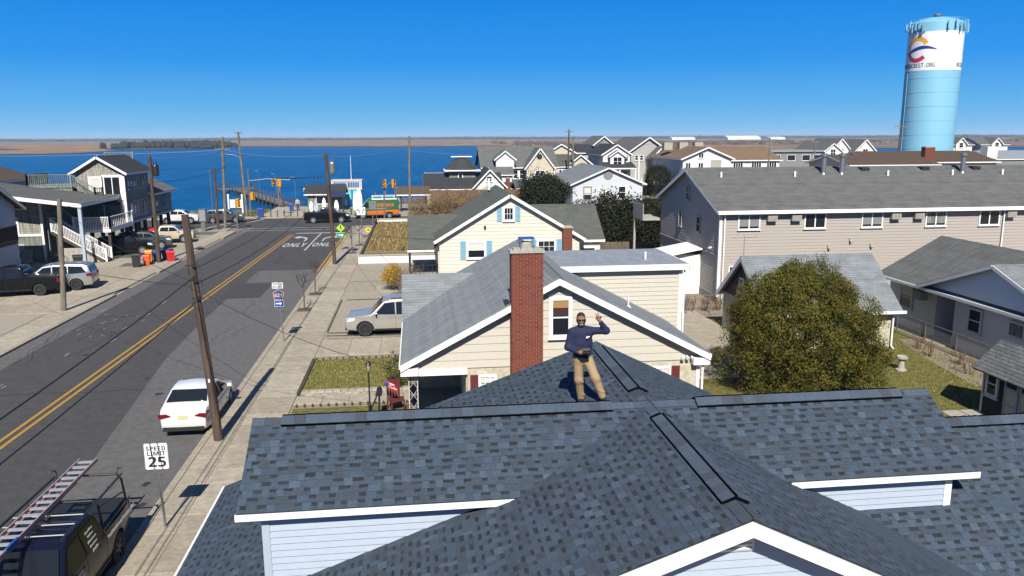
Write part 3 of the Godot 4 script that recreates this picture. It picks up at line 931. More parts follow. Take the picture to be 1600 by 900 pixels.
func build_near_house():
	var h = thing("shingled_house", "nearest house, blue-grey shingle roof with crossing gables and a man on it", "house")
	var X0 = 4.18; var Y0 = 5.45; var sl = .362; var sr = .49
	var zf = -8.94; var zb = -17.98
	var xl = -4.66; var xr = 10.7
	var yl = Y0 - sl * (X0 - xl); var yr = Y0 - sr * (xr - X0)
	# body
	var mb = MB.new()
	mb.prism(P2([-4.2, 0.1, 10.2, .1, 10.2, Y0 - sr * (10.2 - X0) - .12, X0, Y0 - .13, -4.2, Y0 - sl * (X0 + 4.2) - .12]), V(0, 0, zb + .35), V(1, 0, 0), UPV, 0, zf - zb - .7)
	var wall = part(h, "gable_wall", mb, M.vinyl_blue)
	clad(wall, P2([-4.2, 0.1, 10.2, .1, 10.2, Y0 - sr * (10.2 - X0) - .12, X0, Y0 - .13, -4.2, Y0 - sl * (X0 + 4.2) - .12]), V(0, 0, zf - .35), V(1, 0, 0), .115, M.vinyl_blue, true)
	clad(wall, P2([zb + .35, .1, zf - .35, .1, zf - .35, yl - .02, zb + .35, yl - .02]), V(-4.2, 0, 0), V(0, 0, 1), .115, M.vinyl_blue, false)
	# main slopes
	tab_slope(h, [V(X0, Y0, zf), V(xl, yl, zf), V(xl, yl, zb), V(X0, Y0, zb)], 1, "roof_slope", 11)
	tab_slope(h, [V(X0, Y0, zf), V(xr, yr, zf), V(xr, yr, -9.92), V(5.5, 4.8, -13.56), V(xr, yr, -17.2), V(xr, yr, zb), V(X0, Y0, zb)], 2, "roof_slope", 12)
	# left cross gable
	var sd = .582
	tab_slope(h, [V(-2.96, Y0, -13.55), V(-2.96, 4.49, -11.9), V(1.53, 4.49, -11.9), V(X0, Y0, -13.55)], 0, "dormer_slope", 13)
	tab_slope(h, [V(-2.96, Y0, -13.55), V(-2.96, 4.49, -15.2), V(1.53, 4.49, -15.2), V(X0, Y0, -13.55)], 0, "dormer_slope", 14)
	# right cross gable
	tab_slope(h, [V(9.7, Y0, -13.55), V(9.7, 4.49, -11.9), V(6.14, 4.49, -11.9), V(X0, Y0, -13.55)], 0, "dormer_slope", 15)
	tab_slope(h, [V(9.7, Y0, -13.55), V(9.7, 4.49, -15.2), V(6.14, 4.49, -15.2), V(X0, Y0, -13.55)], 0, "dormer_slope", 16)
	# right wing
	tab_slope(h, [V(5.5, 4.8, -13.56), V(18, 4.8, -13.56), V(18, 2.25, -9.92), V(10.7, 2.25, -9.92)], 3, "wing_slope", 17)
	tab_slope(h, [V(5.5, 4.8, -13.56), V(18, 4.8, -13.56), V(18, 2.25, -17.2), V(10.7, 2.25, -17.2)], 4, "wing_slope", 18)
	mb = MB.new()
	mb.prism(P2([10.25, .1, 17.0, .1, 17.0, 2.2, 10.25, 2.2]), V(0, 0, -16.8), V(1, 0, 0), UPV, 0, 6.5)
	part(h, "wing_wall", mb, M.vinyl_blue)
	# dormer walls
	mb = MB.new()
	var lw = P2([-2.6, 2.85, 1.0, 4.2, -2.6, 4.2])
	lw = P2([-2.6, Y0 - sl * (X0 + 2.6) - .05, 1.45, Y0 - sl * (X0 - 1.45) - .05, 1.45, 4.5, -2.6, 4.5])
	mb.prism(lw, V(0, 0, -14.98), V(1, 0, 0), UPV, 0, 2.86)
	mb.prism(P2([14.98, 2.9, 12.12, 2.9, 12.12, 4.48, 13.55, 5.3, 14.98, 4.48]), V(-2.6, 0, 0), V(0, 0, -1), UPV, 0, .2)
	var dw = part(h, "dormer_wall", mb, M.vinyl_blue)
	clad(dw, P2([-2.5, Y0 - sl * (X0 + 2.5), 1.4, Y0 - sl * (X0 - 1.4) + .02, 1.4, 4.5, -2.5, 4.5]), V(0, 0, -12.12), V(1, 0, 0), .115, M.vinyl_blue, true)
	mb = MB.new(); mb.box(V(-2.62, 2.9, -12.16), V(-2.5, 4.48, -12.09)); part(dw, "corner_board", mb, M.vinyl_blue)
	mb = MB.new()
	mb.prism(P2([6.2, 3.4, 9.3, 3.4, 9.3, 4.5, 6.2, 4.5]), V(0, 0, -14.98), V(1, 0, 0), UPV, 0, 2.86)
	mb.prism(P2([14.98, 3.4, 12.12, 3.4, 12.12, 4.48, 13.55, 5.3, 14.98, 4.48]), V(9.3, 0, 0), V(0, 0, -1), UPV, 0, .03)
	dw = part(h, "dormer_wall", mb, M.vinyl_blue)
	clad(dw, P2([6.2, 3.76, 9.2, 3.76, 9.2, 4.5, 6.2, 4.5]), V(0, 0, -12.12), V(1, 0, 0), .115, M.vinyl_blue, true)
	mb = MB.new(); mb.box(V(9.2, 3.72, -12.16), V(9.335, 4.48, -12.09)); part(dw, "corner_board", mb, M.white)
	# trim
	mb = MB.new()
	mb.box(V(-2.98, 4.36, -11.94), V(1.46, 4.47, -11.895))
	mb.box(V(-2.6, 4.44, -12.12), V(1.35, 4.455, -11.94))
	part(h, "eave_fascia", mb, M.white)
	mb = MB.new()
	mb.box(V(6.22, 4.36, -11.94), V(9.71, 4.47, -11.895))
	mb.box(V(6.3, 4.44, -12.12), V(9.3, 4.455, -11.94))
	part(h, "eave_fascia", mb, M.white)
	for s in [[-2.92, -1], [9.66, 1]]:
		mb = MB.new()
		mb.beam(V(s[0], Y0 - .2, -13.55), V(s[0], 4.42, -11.98), .04, .2)
		mb.beam(V(s[0], Y0 - .2, -13.55), V(s[0], 4.42, -15.12), .04, .2)
		part(h, "rake_board", mb, M.white)
	# front gable rake boards
	for s in [[xl, yl], [xr, yr]]:
		mb = MB.new()
		var a = V(X0, Y0 - .15, zf + .025); var b = V(s[0], s[1] - .15, zf + .025)
		var dd = (b - a).normalized()
		var off = .0
		mb.prism(P2([0, 0, s[0] - X0, s[1] - Y0, s[0] - X0, s[1] - Y0 - .2, 0, -.2]), V(X0, Y0 - .03, zf), V(1, 0, 0), UPV, 0.0, .05)
		mb.prism(P2([0, -.10, s[0] - X0, s[1] - Y0 - .10, s[0] - X0, s[1] - Y0 - .13, 0, -.13]), V(X0, Y0, zf - .36), V(1, 0, 0), UPV, 0.0, .36)
		part(h, "rake_board", mb, M.white)
	for z in [zb]:
		for s in [[xl, yl], [xr, yr]]:
			mb = MB.new()
			mb.prism(P2([0, 0, s[0] - X0, s[1] - Y0, s[0] - X0, s[1] - Y0 - .22, 0, -.22]), V(X0, Y0 - .02, z - .04), V(1, 0, 0), UPV, 0.0, .04)
			part(h, "rake_board", mb, M.white)
	mb = MB.new(); mb.box(V(xl - .05, yl - .16, zb), V(xl, yl + .004, zf)); part(h, "gutter", mb, M.white)
	# gable vent
	mb = MB.new(); mb.box(V(3.86, 4.83, zf - .35), V(4.36, 5.05, zf - .31))
	for k in 3: mb.bx(V(4.11, 4.87 + k * .06, zf - .30), V(.44, .035, .03), Basis(Vector3.RIGHT, .5))
	part(h, "gable_vent", mb, M.white)
	# caps and ridge vents
	caps(h, V(-2.96, Y0, -13.55), V(-2.45, Y0, -13.55), sd, sd, false, 30)
	caps(h, V(-2.45, Y0, -13.55), V(3.45, Y0, -13.55), sd, sd, true, 31)
	caps(h, V(3.45, Y0, -13.55), V(5.05, Y0, -13.55), .5, .5, false, 32)
	caps(h, V(9.1, Y0, -13.55), V(5.05, Y0, -13.55), sd, sd, true, 33)
	caps(h, V(9.7, Y0, -13.55), V(9.1, Y0, -13.55), sd, sd, false, 34)
	caps(h, V(X0, Y0, -9.5), V(X0, Y0, -12.85), sl, sr, true, 35)
	caps(h, V(X0, Y0, zf), V(X0, Y0, -9.5), sl, sr, false, 36)
	caps(h, V(X0, Y0, -12.85), V(X0, Y0, -14.3), sl, sr, false, 37)
	caps(h, V(X0, Y0, -14.3), V(X0, Y0, -17.45), sl, sr, true, 38)
	caps(h, V(X0, Y0, -17.45), V(X0, Y0, zb), sl, sr, false, 39)
	caps(h, V(18, 4.8, -13.56), V(10.15, 4.8, -13.56), .7, .7, true, 40)
	# the 300 nearest tabs are pieces of their own, the rest is one mass on each slope
	var vis = []
	var rest = []
	for t in tabs:
		if in_view(t.mid): vis.append(t)
		else: rest.append(t)
	vis.sort_custom(func(a, b): return a.d < b.d)
	for i in vis.size():
		if i < 300:
			var m1 = MB.new(); tab_mesh(m1, vis[i])
			part(vis[i].root, "shingle", m1, M.roof_tab)
		else: rest.append(vis[i])
	var mass = MB.new()
	for t in rest: tab_mesh(mass, t)
	var ms = part(h, "shingles", mass, M.roof_tab)
	ms.set_meta("kind", "stuff")
	print("shingle tabs ", tabs.size(), " in view ", vis.size())

func bricks(root: Node, nm: String, lo: Vector3, hi: Vector3, seed_: int):
	# coursed brickwork on the four sides of a stack, joints recessed
	var r = RandomNumberGenerator.new(); r.seed = seed_
	var core = MB.new(); core.box(lo + V(.012, 0, .012), hi - V(.012, .01, .012))
	var cn = part(root, nm, core, M.mortar)
	var mb = MB.new()
	var bh = .075; var bl = .215
	var y = lo.y; var row = 0
	while y + bh < hi.y:
		for f in 4:
			var L = hi.x - lo.x if f % 2 == 0 else hi.z - lo.z
			var x = -bl * .5 * (row % 2)
			while x < L - .02:
				var a = maxf(x, 0.0) + .006; var b = minf(x + bl, L) - .006
				x += bl
				if b - a < .03: continue
				var k = r.randf_range(.7, 1.35)
				mb.col = Color(k, k * r.randf_range(.85, 1.1), k * r.randf_range(.8, 1.1))
				var o = V(0, y + bh * .5, 0); var s = V(0, bh - .012, 0)
				if f == 0: o += V(lo.x + (a + b) * .5, 0, hi.z - .01); s += V(b - a, 0, .024)
				elif f == 2: o += V(lo.x + (a + b) * .5, 0, lo.z + .01); s += V(b - a, 0, .024)
				elif f == 1: o += V(hi.x - .01, 0, lo.z + (a + b) * .5); s += V(.024, 0, b - a)
				else: o += V(lo.x + .01, 0, lo.z + (a + b) * .5); s += V(.024, 0, b - a)
				mb.bx(o, s)
		y += bh; row += 1
	var br = part(cn, "bricks", mb, M.brick)
	br.set_meta("kind", "stuff")
	var cap = MB.new()
	cap.box(V(lo.x - .05, hi.y - .02, lo.z - .05), V(hi.x + .05, hi.y + .06, hi.z + .05))
	cap.box(V(lo.x + .08, hi.y + .06, lo.z + .08), V(hi.x - .08, hi.y + .13, hi.z - .08))
	part(cn, "chimney_crown", cap, M.stone)
	return cn
func railing(root: Node, a: Vector3, b: Vector3, h: float, step: float, mat: Material, nm = "railing"):
	var n0 = part(root, nm, _rail_bars(a, b, h), mat)
	var cnt = int((b - a).length() / step)
	var mb = MB.new()
	for i in cnt + 1:
		var p = a.lerp(b, float(i) / cnt)
		mb.bx(p + UPV * h * .5, V(.045, h - .06, .045))
	var k = part(n0, "balusters", mb, mat); k.set_meta("kind", "stuff")
func _rail_bars(a: Vector3, b: Vector3, h: float) -> MB:
	var mb = MB.new()
	mb.beam(a + UPV * h, b + UPV * h, .09, .06); mb.beam(a + UPV * .1, b + UPV * .1, .05, .06)
	for p in [a, b]: mb.bx(p + UPV * (h * .5 + .04), V(.12, h + .12, .12))
	return mb
func downspout(p: Node, x, z, y0, y1, mat = null):
	var mb = MB.new()
	mb.tube([V(x, y1, z), V(x, y0 + .2, z), V(x + .05, y0 + .05, z + .15)], [.045, .045, .045], 8)
	part(p, "downspout", mb, M.white if mat == null else mat)
func lamp_fixture(p: Node, o: Vector3, nn: Vector3):
	var mb = MB.new()
	mb.bx(o + nn * .03, V(.1, .1, .06))
	for s in [-1, 1]:
		mb.tube([o + nn * .05, o + nn * .14 + V(s * .1 * absf(nn.z), -.05, s * .1 * absf(nn.x))], [.03, .055], 8)
	part(p, "flood_light", mb, M.white)
func cream_house():
	var h = thing("cream_house", "cream sided house with tall red brick chimney and grey shingle roof", "house")
	var X0 = 4.84; var Y0 = 5.35; var s = .525
	var zf = -26.8; var zb = -37.2
	var mb = MB.new()
	var tri = P2([-.45, 2.27, 10.1, 2.27, 10.1, Y0 - s * 5.26 - .1, X0, Y0 - .12, -.45, Y0 - s * 5.29 - .1])
	mb.prism(tri, V(0, 0, zb), V(1, 0, 0), UPV, 0, zf - zb)
	var gw = part(h, "gable_wall", mb, M.vinyl_cream)
	clad(gw, tri, V(0, 0, zf), V(1, 0, 0), .285, M.vinyl_cream, true)
	mb = MB.new()
	mb.box(V(1.6, .1, zb), V(10.08, 2.27, zf - .02)); mb.box(V(-.43, .1, zb), V(1.6, 2.27, -31.2))
	part(h, "lower_wall", mb, M.stucco)
	mb = MB.new(); mb.box(V(-.43, .1, -31.2), V(1.6, .16, zf)); part(h, "porch_floor", mb, M.concrete2)
	mb = MB.new(); mb.box(V(-.43, .16, -31.19), V(1.58, 2.2, -31.15)); mb.box(V(1.56, .16, -31.1), V(1.59, 2.2, zf - .1)); part(h, "porch_wall", mb, M.stucco)
	mb = MB.new(); mb.box(V(-.6, 2.05, zf - .1), V(1.6, 2.27, zf + .08)); mb.box(V(-.6, 2.05, -31.2), V(-.42, 2.27, zf - .1)); part(h, "porch_beam", mb, M.white)
	mb = MB.new(); mb.box(V(10.0, .1, zf - .1), V(10.13, 2.27, zf + .03)); part(h, "corner_board", mb, M.white)
	# wrought iron corner post
	mb = MB.new()
	for x in [-.47, -.17]: mb.box(V(x, .16, zf), V(x + .03, 2.06, zf + .03))
	for k in 4:
		var y = .2 + k * .46
		mb.beam(V(-.46, y, zf + .015), V(-.15, y + .46, zf + .015), .012, .014, V(0, 0, 1)); mb.beam(V(-.15, y, zf + .016), V(-.46, y + .46, zf + .016), .012, .014, V(0, 0, 1))
		for sx in [-1, 1]:
			var pts = []; var rd = []
			for i in 12:
				var a = i * .55; var rr = .06 * (1.0 - i / 16.0)
				pts.append(V(-.305 + sx * (.075 + cos(a) * rr), y + .23 + sin(a) * rr, zf + .02)); rd.append(.007)
			mb.tube(pts, rd, 5)
	part(h, "iron_post", mb, M.iron_white)
	# roof
	var u = .12
	for sd in [-1, 1]:
		var xe = X0 + sd * 5.57; var ye = Y0 - s * 5.57 + u
		roof_slope(h, [V(X0, Y0 + u, zf + .3), V(xe, ye, zf + .3), V(xe, ye, zb - .2), V(X0, Y0 + u, zb - .2)], M.roof_grey, .145)
		mb = MB.new()
		mb.prism(P2([0, 0, xe - X0, ye - Y0 - u, xe - X0, ye - Y0 - u - .2, 0, -.2]), V(X0, Y0 + u - .03, zf + .28), V(1, 0, 0), UPV, 0, .05)
		mb.prism(P2([0, 0, xe - X0, ye - Y0 - u, xe - X0, ye - Y0 - u - .1, 0, -.1]), V(X0, Y0 + u - .15, zf + .33), V(1, 0, 0), UPV, 0, .03)
		mb.box(V(minf(xe, xe - sd * .62), ye - .42, zf + .02), V(maxf(xe, xe - sd * .62), ye - .16, zf + .3))
		mb.box(V(xe - .05, ye - .16, zb - .2), V(xe + .05, ye - .02, zf + .3))
		part(h, "rake_board", mb, M.white)
	mb = MB.new()
	for i in 38:
		mb.col = Color(1, 1, 1) * rng.randf_range(.85, 1.1)
		for sd in [-1, 1]:
			var z = zf + .3 - i * .285
			mb.quad(V(X0, Y0 + u + .03, z), V(X0, Y0 + u + .018, z - .3), V(X0 + sd * .17, Y0 + u - .17 * s + .016, z - .3), V(X0 + sd * .17, Y0 + u - .17 * s + .028, z)) if sd < 0 else mb.quad(V(X0, Y0 + u + .018, z - .3), V(X0, Y0 + u + .03, z), V(X0 + .17, Y0 + u - .17 * s + .028, z), V(X0 + .17, Y0 + u - .17 * s + .016, z - .3))
	part(h, "ridge_caps", mb, M.roof_grey)
	# street-side cross gable
	for ze in [-33.1, -37.1]:
		roof_slope(h, [V(-.78, 4.13 + u, -35.1), V(2.52, 4.13 + u, -35.1), V(-.78, 2.41 + u, ze)], M.roof_grey, .145, .08, "cross_gable_slope")
	mb = MB.new(); mb.prism(P2([33.3, 2.2, 36.9, 2.2, 35.1, 4.05]), V(-.45, 0, 0), V(0, 0, -1), UPV, -.02, .3); part(h, "cross_gable_wall", mb, M.vinyl_cream)
	# flat-roofed upper addition
	mb = MB.new(); mb.box(V(5.1, 2.0, -36.2), V(11.1, 4.86, -31.95))
	var aw = part(h, "addition_wall", mb, M.vinyl_cream)
	clad(aw, P2([5.3, 1.9, 11.0, 1.9, 11.0, 4.72, 5.3, 4.72]), V(0, 0, -31.95), V(1, 0, 0), .19, M.vinyl_cream, true)
	mb = MB.new(); mb.box(V(10.98, .1, -32.05), V(11.14, 4.74, -31.9)); part(aw, "corner_board", mb, M.white)
	mb = MB.new(); mb.box(V(10.2, .1, -36.2), V(11.1, 2.0, -31.97)); part(h, "addition_base", mb, M.vinyl_cream)
	mb = MB.new(); mb.box(V(5.0, 4.86, -36.5), V(11.35, 4.965, -31.7)); part(h, "flat_roof", mb, M.roof_flat)
	mb = MB.new(); mb.box(V(5.3, 4.74, -31.72), V(11.37, 4.985, -31.66)); mb.box(V(11.33, 4.74, -36.5), V(11.39, 4.99, -31.66)); part(h, "fascia", mb, M.white)
	mb = MB.new(); mb.tube([V(9.9, 4.96, -33.3), V(9.9, 5.3, -33.3)], [.05, .05], 8); part(h, "vent_pipe", mb, M.white)
	mb = MB.new(); mb.tube([V(8.0, 3.7, -29.0), V(8.0, 4.25, -29.0)], [.03, .03], 8); mb.lathe([Vector2(.12, 0), Vector2(.03, .1)], 10, V(8.0, 3.78, -29.0)); part(h, "vent_pipe", mb, M.white)
	downspout(h, 11.2, -31.85, .1, 4.7); downspout(h, 10.2, zf + .12, .1, 2.3)
	# windows
	window(h, V(4.93, 4.0, zf + .02), V(0, 0, 1), .56, 1.25, {"fw": .13, "blind": .22, "bm": M.blind_tan})
	var cu = MB.new(); cu.box(V(4.66, 4.04, zf + .056), V(5.2, 4.34, zf + .06))
	for i in 9: cu.tube([V(4.68 + i * .064, 4.04, zf + .05), V(4.68 + i * .064, 4.34, zf + .05)], [.018, .018], 6, false)
	part(h, "curtain", cu, M.curtain_red)
	window(h, V(2.32, 1.45, zf), V(0, 0, 1), .5, .95, {"grid": [3, 4], "blind": .95})
	shutter(h, V(1.85, 1.45, zf), V(0, 0, 1), .3, 1.1, M.shutter_red)
	window(h, V(8.65, 1.5, zf), V(0, 0, 1), .6, .95, {"grid": [3, 4], "blind": .95})
	shutter(h, V(9.22, 1.5, zf), V(0, 0, 1), .3, 1.1, M.shutter_red)
	for i in 3:
		mb = MB.new(); mb.tube([V(9.45 + i * .16, 2.42, zf + .05), V(9.45 + (i - 1) * .03 + i * .16, 2.34, zf + .2)], [.03, .065], 8)
		part(h, "flood_light", mb, M.white)
	var ch = bricks(h, "chimney", V(3.13, .1, zf - .02), V(4.23, 6.42, zf + .55), 3)
	mb = MB.new(); mb.lathe([Vector2(.22, 0), Vector2(.2, .22), Vector2(.17, .26)], 12, V(3.68, 6.5, zf + .26))
	part(ch, "flue_pot", mb, M.stone)
	mb = MB.new()
	mb.box(V(3.42, 6.86, zf + .02), V(3.94, 6.9, zf + .5))
	for x in [3.45, 3.9]:
		for z in [.05, .46]: mb.box(V(x, 6.5, zf + z), V(x + .02, 6.86, zf + z + .02))
	part(ch, "chimney_cap", mb, M.blue_cover)
	mb = MB.new(); mb.box(V(2.95, 4.15, zf - .5), V(3.13, 4.6, zf + .1)); part(h, "chimney_flashing", mb, M.black_metal)
func shutter_house():
	var h = thing("ivory_house", "ivory sided house with pale blue shutters and dark green roof", "house")
	var zf = -54.0
	gable_block(h, 1.45, 11.25, zf, -63.5, .1, 3.4, 6.33, "z", M.vinyl_ivory, M.roof_green, {"oh": .38, "e": .15, "lap": .25, "single": true})
	for a in [[3.98, 2.58, 1.1, 1.0], [6.25, 5.05, .56, .78], [8.9, 2.72, 1.1, .75]]:
		window(h, V(a[0], a[1], zf + .02), V(0, 0, 1), a[2], a[3], {"fw": .12, "grid": [3, 2] if a[0] > 6 else [1, 1], "blind": .5 if a[0] < 5 else 0.0, "rail": a[0] < 5})
		for sd in [-1, 1]: shutter(h, V(a[0] + sd * (a[2] * .5 + .36), a[1], zf + .02), V(0, 0, 1), .4 if a[0] != 6.25 else .36, a[3] + .25, M.shutter_blue)
	var mb = MB.new(); mb.bx(V(4.6, 4.15, zf + .08), V(.14, .2, .12)); part(h, "wall_lamp", mb, M.black_metal)
	bricks(h, "chimney", V(10.0, .1, zf), V(10.65, 4.05, zf + .5), 5)
	# street porch
	for q in [[-59.2, -56.0], [-59.2, -62.4]]:
		roof_slope(h, [V(-.75, 4.55, q[0]), V(3.4, 4.55, q[0]), V(3.4 if q[1] > -60 else 3.4, 2.42, q[1]), V(-.75, 2.42, q[1])] if q[1] < -60 else [V(-.75, 4.55, q[0]), V(3.4, 4.55, q[0]), V(1.05, 2.42, q[1]), V(-.75, 2.42, q[1])], M.roof_green, .15, .1, "porch_slope")
	mb = MB.new(); mb.box(V(-.78, 2.22, -56.05), V(1.1, 2.36, -55.95)); part(h, "porch_beam", mb, M.white)
	for x in [-.7]:
		for z in [-56.1, -62.2]:
			mb = MB.new(); mb.box(V(x, .1, z - .12), V(x + .1, 2.25, z)); part(h, "porch_post", mb, M.black_metal)
	mb = MB.new(); mb.box(V(-.75, .1, -62.4), V(1.45, .45, -56.0)); part(h, "porch_floor", mb, M.concrete2)
	railing(h, V(-.6, .45, -56.15), V(1.3, .45, -56.15), .8, .3, M.black_metal, "porch_railing")
	mb = MB.new(); mb.box(V(1.35, .1, -63.0), V(1.44, 3.2, -54.4)); part(h, "side_wall", mb, M.vinyl_ivory)
	# right wing
	gable_block(h, 11.3, 12.9, -54.7, -61.3, .1, 3.15, 5.2, "x", M.vinyl_ivory, M.roof_green, {"oh": .3, "e": .15, "lap": .25})
	roof_slope(h, [V(8.2, 5.33, -58.0), V(11.2, 5.33, -58.0), V(11.2, 3.0, -54.35), V(10.9, 3.0, -54.35)], M.roof_green, .15, .06, "wing_slope")
	lamp_fixture(h, V(12.2, 2.9, -54.68), V(0, 0, 1))
	window(h, V(12.0, 2.0, -54.68), V(0, 0, 1), 1.0, .9, {})
	mb = MB.new(); mb.tube([V(5.6, 6.2, -61.5), V(5.6, 7.1, -61.5)], [.09, .09], 8); part(h, "vent_pipe", mb, M.white)
func vent_house():
	var h = thing("pale_blue_house", "pale blue single-storey house with grey octagonal gable vent", "house")
	gable_block(h, 21.9, 32.0, -110, -128, .1, 3.7, 5.85, "z", M.vinyl_ice, M.roof_grey, {"oh": .5, "e": .25, "lap": .25, "single": true})
	var mb = MB.new(); var q = PackedVector2Array()
	for k in 8: q.append(Vector2(cos(TAU * (k + .5) / 8), sin(TAU * (k + .5) / 8)) * .72)
	mb.prism(q, V(26.95, 4.95, -110), V(1, 0, 0), UPV, .02, .1)
	part(h, "octagon_vent", mb, M.vinyl_slate)
	window(h, V(24.0, 2.3, -109.97), V(0, 0, 1), .95, 1.7, {"fw": .14, "frame": M.vinyl_slate, "blind": .6})
	window(h, V(29.0, 2.4, -109.97), V(0, 0, 1), .95, 1.6, {"fw": .14})
	window(h, V(26.2, 2.2, -109.97), V(0, 0, 1), .8, 1.6, {"fw": .2, "blind": .9})
	mb = MB.new(); mb.bx(V(25.1, 2.7, -109.9), V(.12, .4, .15)); part(h, "wall_lamp", mb, M.black_metal)
	railing(h, V(21.9, .3, -109.0), V(24.2, -.2, -107.6), .9, .2, M.white, "step_railing")
func condo():
	var h = thing("condo_building", "long two-storey beige building with grey roof and paired windows", "building")
	var zf = -45.85
	gable_block(h, 18.3, 60, zf, -57.7, .55, 5.85, 8.05, "x", M.vinyl_beige, M.roof_mid, {"oh": .35, "e": .16, "lap": .19})
	var mb = MB.new(); mb.box(V(18.25, .1, -57.75), V(60, .55, zf + .03)); part(h, "foundation", mb, M.concrete2)
	mb = MB.new(); mb.box(V(18.2, .5, zf - .1), V(18.36, 5.7, zf + .04)); part(h, "corner_board", mb, M.white)
	mb = MB.new(); mb.box(V(17.95, 5.62, zf + .34), V(60, 5.76, zf + .46)); part(h, "gutter", mb, M.white)
	for i in 7:
		var x = [20.06, 24.3, 28.04, 32.3, 35.94, 40.2, 44.0][i]
		window(h, V(x, 5.12, zf + .02), V(0, 0, 1), 1.25, .82, {"mull": 1, "rail": false, "blind": .85 if i % 3 != 1 else 0.0, "bm": M.vinyl_slate if i % 2 == 0 else M.sage})
		if i != 4: window(h, V(x - .6, 1.9, zf + .02), V(0, 0, 1), 1.0, .9, {"mull": 1, "rail": false})
	for i in 6:
		var x = [21.45, 23.0, 29.5, 31.05, 37.3, 38.9][i]
		mb = MB.new(); mb.box(V(x - .3, 5.15, zf), V(x + .3, 5.5, zf + .32))
		for k in 6: mb.box(V(x - .27, 5.19 + k * .05, zf + .32), V(x + .27, 5.21 + k * .05, zf + .335))
		part(h, "air_conditioner", mb, M.stone)
	for a in [[25.3, 3.5], [26.7, 3.9], [28.1, 3.55]]:
		mb = MB.new(); mb.bx(V(a[0], a[1], zf + .06), V(.16, .2, .12)); mb.tube([V(a[0], a[1] - .02, zf + .1), V(a[0], a[1] - .16, zf + .18)], [.05, .07], 8); part(h, "wall_lamp", mb, M.stone)
	downspout(h, 18.5, zf + .12, .1, 5.6); downspout(h, 36.9, zf + .12, .1, 5.6)
	for y in [[2.0], [4.6]]:
		for z in [-49.6, -53.2]: window(h, V(18.28, y[0], z), V(-1, 0, 0), .5, .9, {"frame": M.vinyl_beige})
	window(h, V(18.28, 6.5, -51.8), V(-1, 0, 0), .45, .8, {"frame": M.vinyl_beige})
	for i in 8:
		var x = [19.9, 25.0, 31.6, 36.3, 40.0, 45, 49, 53][i]
		mb = MB.new(); mb.tube([V(x, 7.2, -50.2), V(x, 7.95, -50.2)], [.07, .07], 8); part(h, "vent_pipe", mb, M.white)
	for i in 3:
		var x = [27.2, 28.5, 37.3][i]
		mb = MB.new(); mb.lathe([Vector2(.28, 0), Vector2(.16, .3), Vector2(.16, 1.35), Vector2(.24, 1.36), Vector2(.24, 1.55), Vector2(0, 1.6)], 12, V(x, 7.5, -50.6)); part(h, "flue", mb, M.galv)
	for i in 4:
		var x = [30.4, 34.8, 38.6, 43][i]
		mb = MB.new(); mb.box(V(x - .28, 7.75, -51.5), V(x + .28, 8.12, -50.9)); part(h, "roof_vent", mb, M.black_plastic)
	# side entrance enclosure
	mb = MB.new(); mb.box(V(16.3, .1, -51.5), V(18.28, 2.7, -49.0)); var en = part(h, "entry_porch", mb, M.white)
	clad(en, P2([16.3, .1, 18.2, .1, 18.2, 2.7, 16.3, 2.7]), V(0, 0, -49.0), V(1, 0, 0), .2, M.white, false)
	roof_slope(h, [V(15.9, 2.72, -48.6), V(18.3, 3.15, -48.6), V(18.3, 3.15, -51.8), V(15.9, 2.72, -51.8)], M.white, 0, .08, "entry_awning")
	lamp_fixture(h, V(18.28, 3.4, -47.2), V(-1, 0, 0))
	mb = MB.new(); mb.box(V(18.2, 2.95, -57.7), V(18.28, 3.05, -45.9)); part(h, "belt_course", mb, M.vinyl_slate)
	mb = MB.new(); mb.box(V(16.9, 4.0, -60.5), V(18.3, 4.2, -57.8)); mb.box(V(16.9, .1, -60.4), V(17.05, 4.0, -60.2)); mb.box(V(16.9, 4.2, -60.5), V(16.95, 5.2, -57.8)); part(h, "rear_stair", mb, M.stone)
func cottage():
	var h = thing("yellow_cottage", "small pale yellow cottage with brown gable behind the round tree", "cottage")
	gable_block(h, 16.25, 22.6, -34.5, -39.9, .1, 2.15, 4.27, "x", M.stucco, M.roof_grey, {"oh": .3, "e": .145, "lap": 0.0})
	var mb = MB.new(); mb.box(V(22.3, 0, 0), V(22.3, 0, 0))
	var g = Node3D.new()
	clad(h, P2([-39.9, 2.1, -34.5, 2.1, -37.2, 4.25]), V(16.24, 0, 0), V(0, 0, 1), .16, M.brown_wood, true)
	window(h, V(16.2, 2.85, -37.4), V(-1, 0, 0), .42, .62, {})
	mb = MB.new(); mb.box(V(15.9, 1.93, -34.15), V(23.0, 2.06, -34.05)); part(h, "gutter", mb, M.white)
	downspout(h, 22.55, -34.38, .1, 1.95)
	# old television aerial on the ridge
	mb = MB.new()
	mb.tube([V(16.1, 4.3, -37.2), V(16.1, 5.4, -37.2)], [.02, .02], 6)
	mb.tube([V(15.5, 5.3, -37.2), V(16.8, 5.35, -37.2)], [.012, .012], 5)
	for k in 5: mb.tube([V(15.6 + k * .26, 5.32, -37.5 + k * .03), V(15.6 + k * .26, 5.32, -36.9 - k * .03)], [.009, .009], 5)
	part(h, "aerial", mb, M.steel)
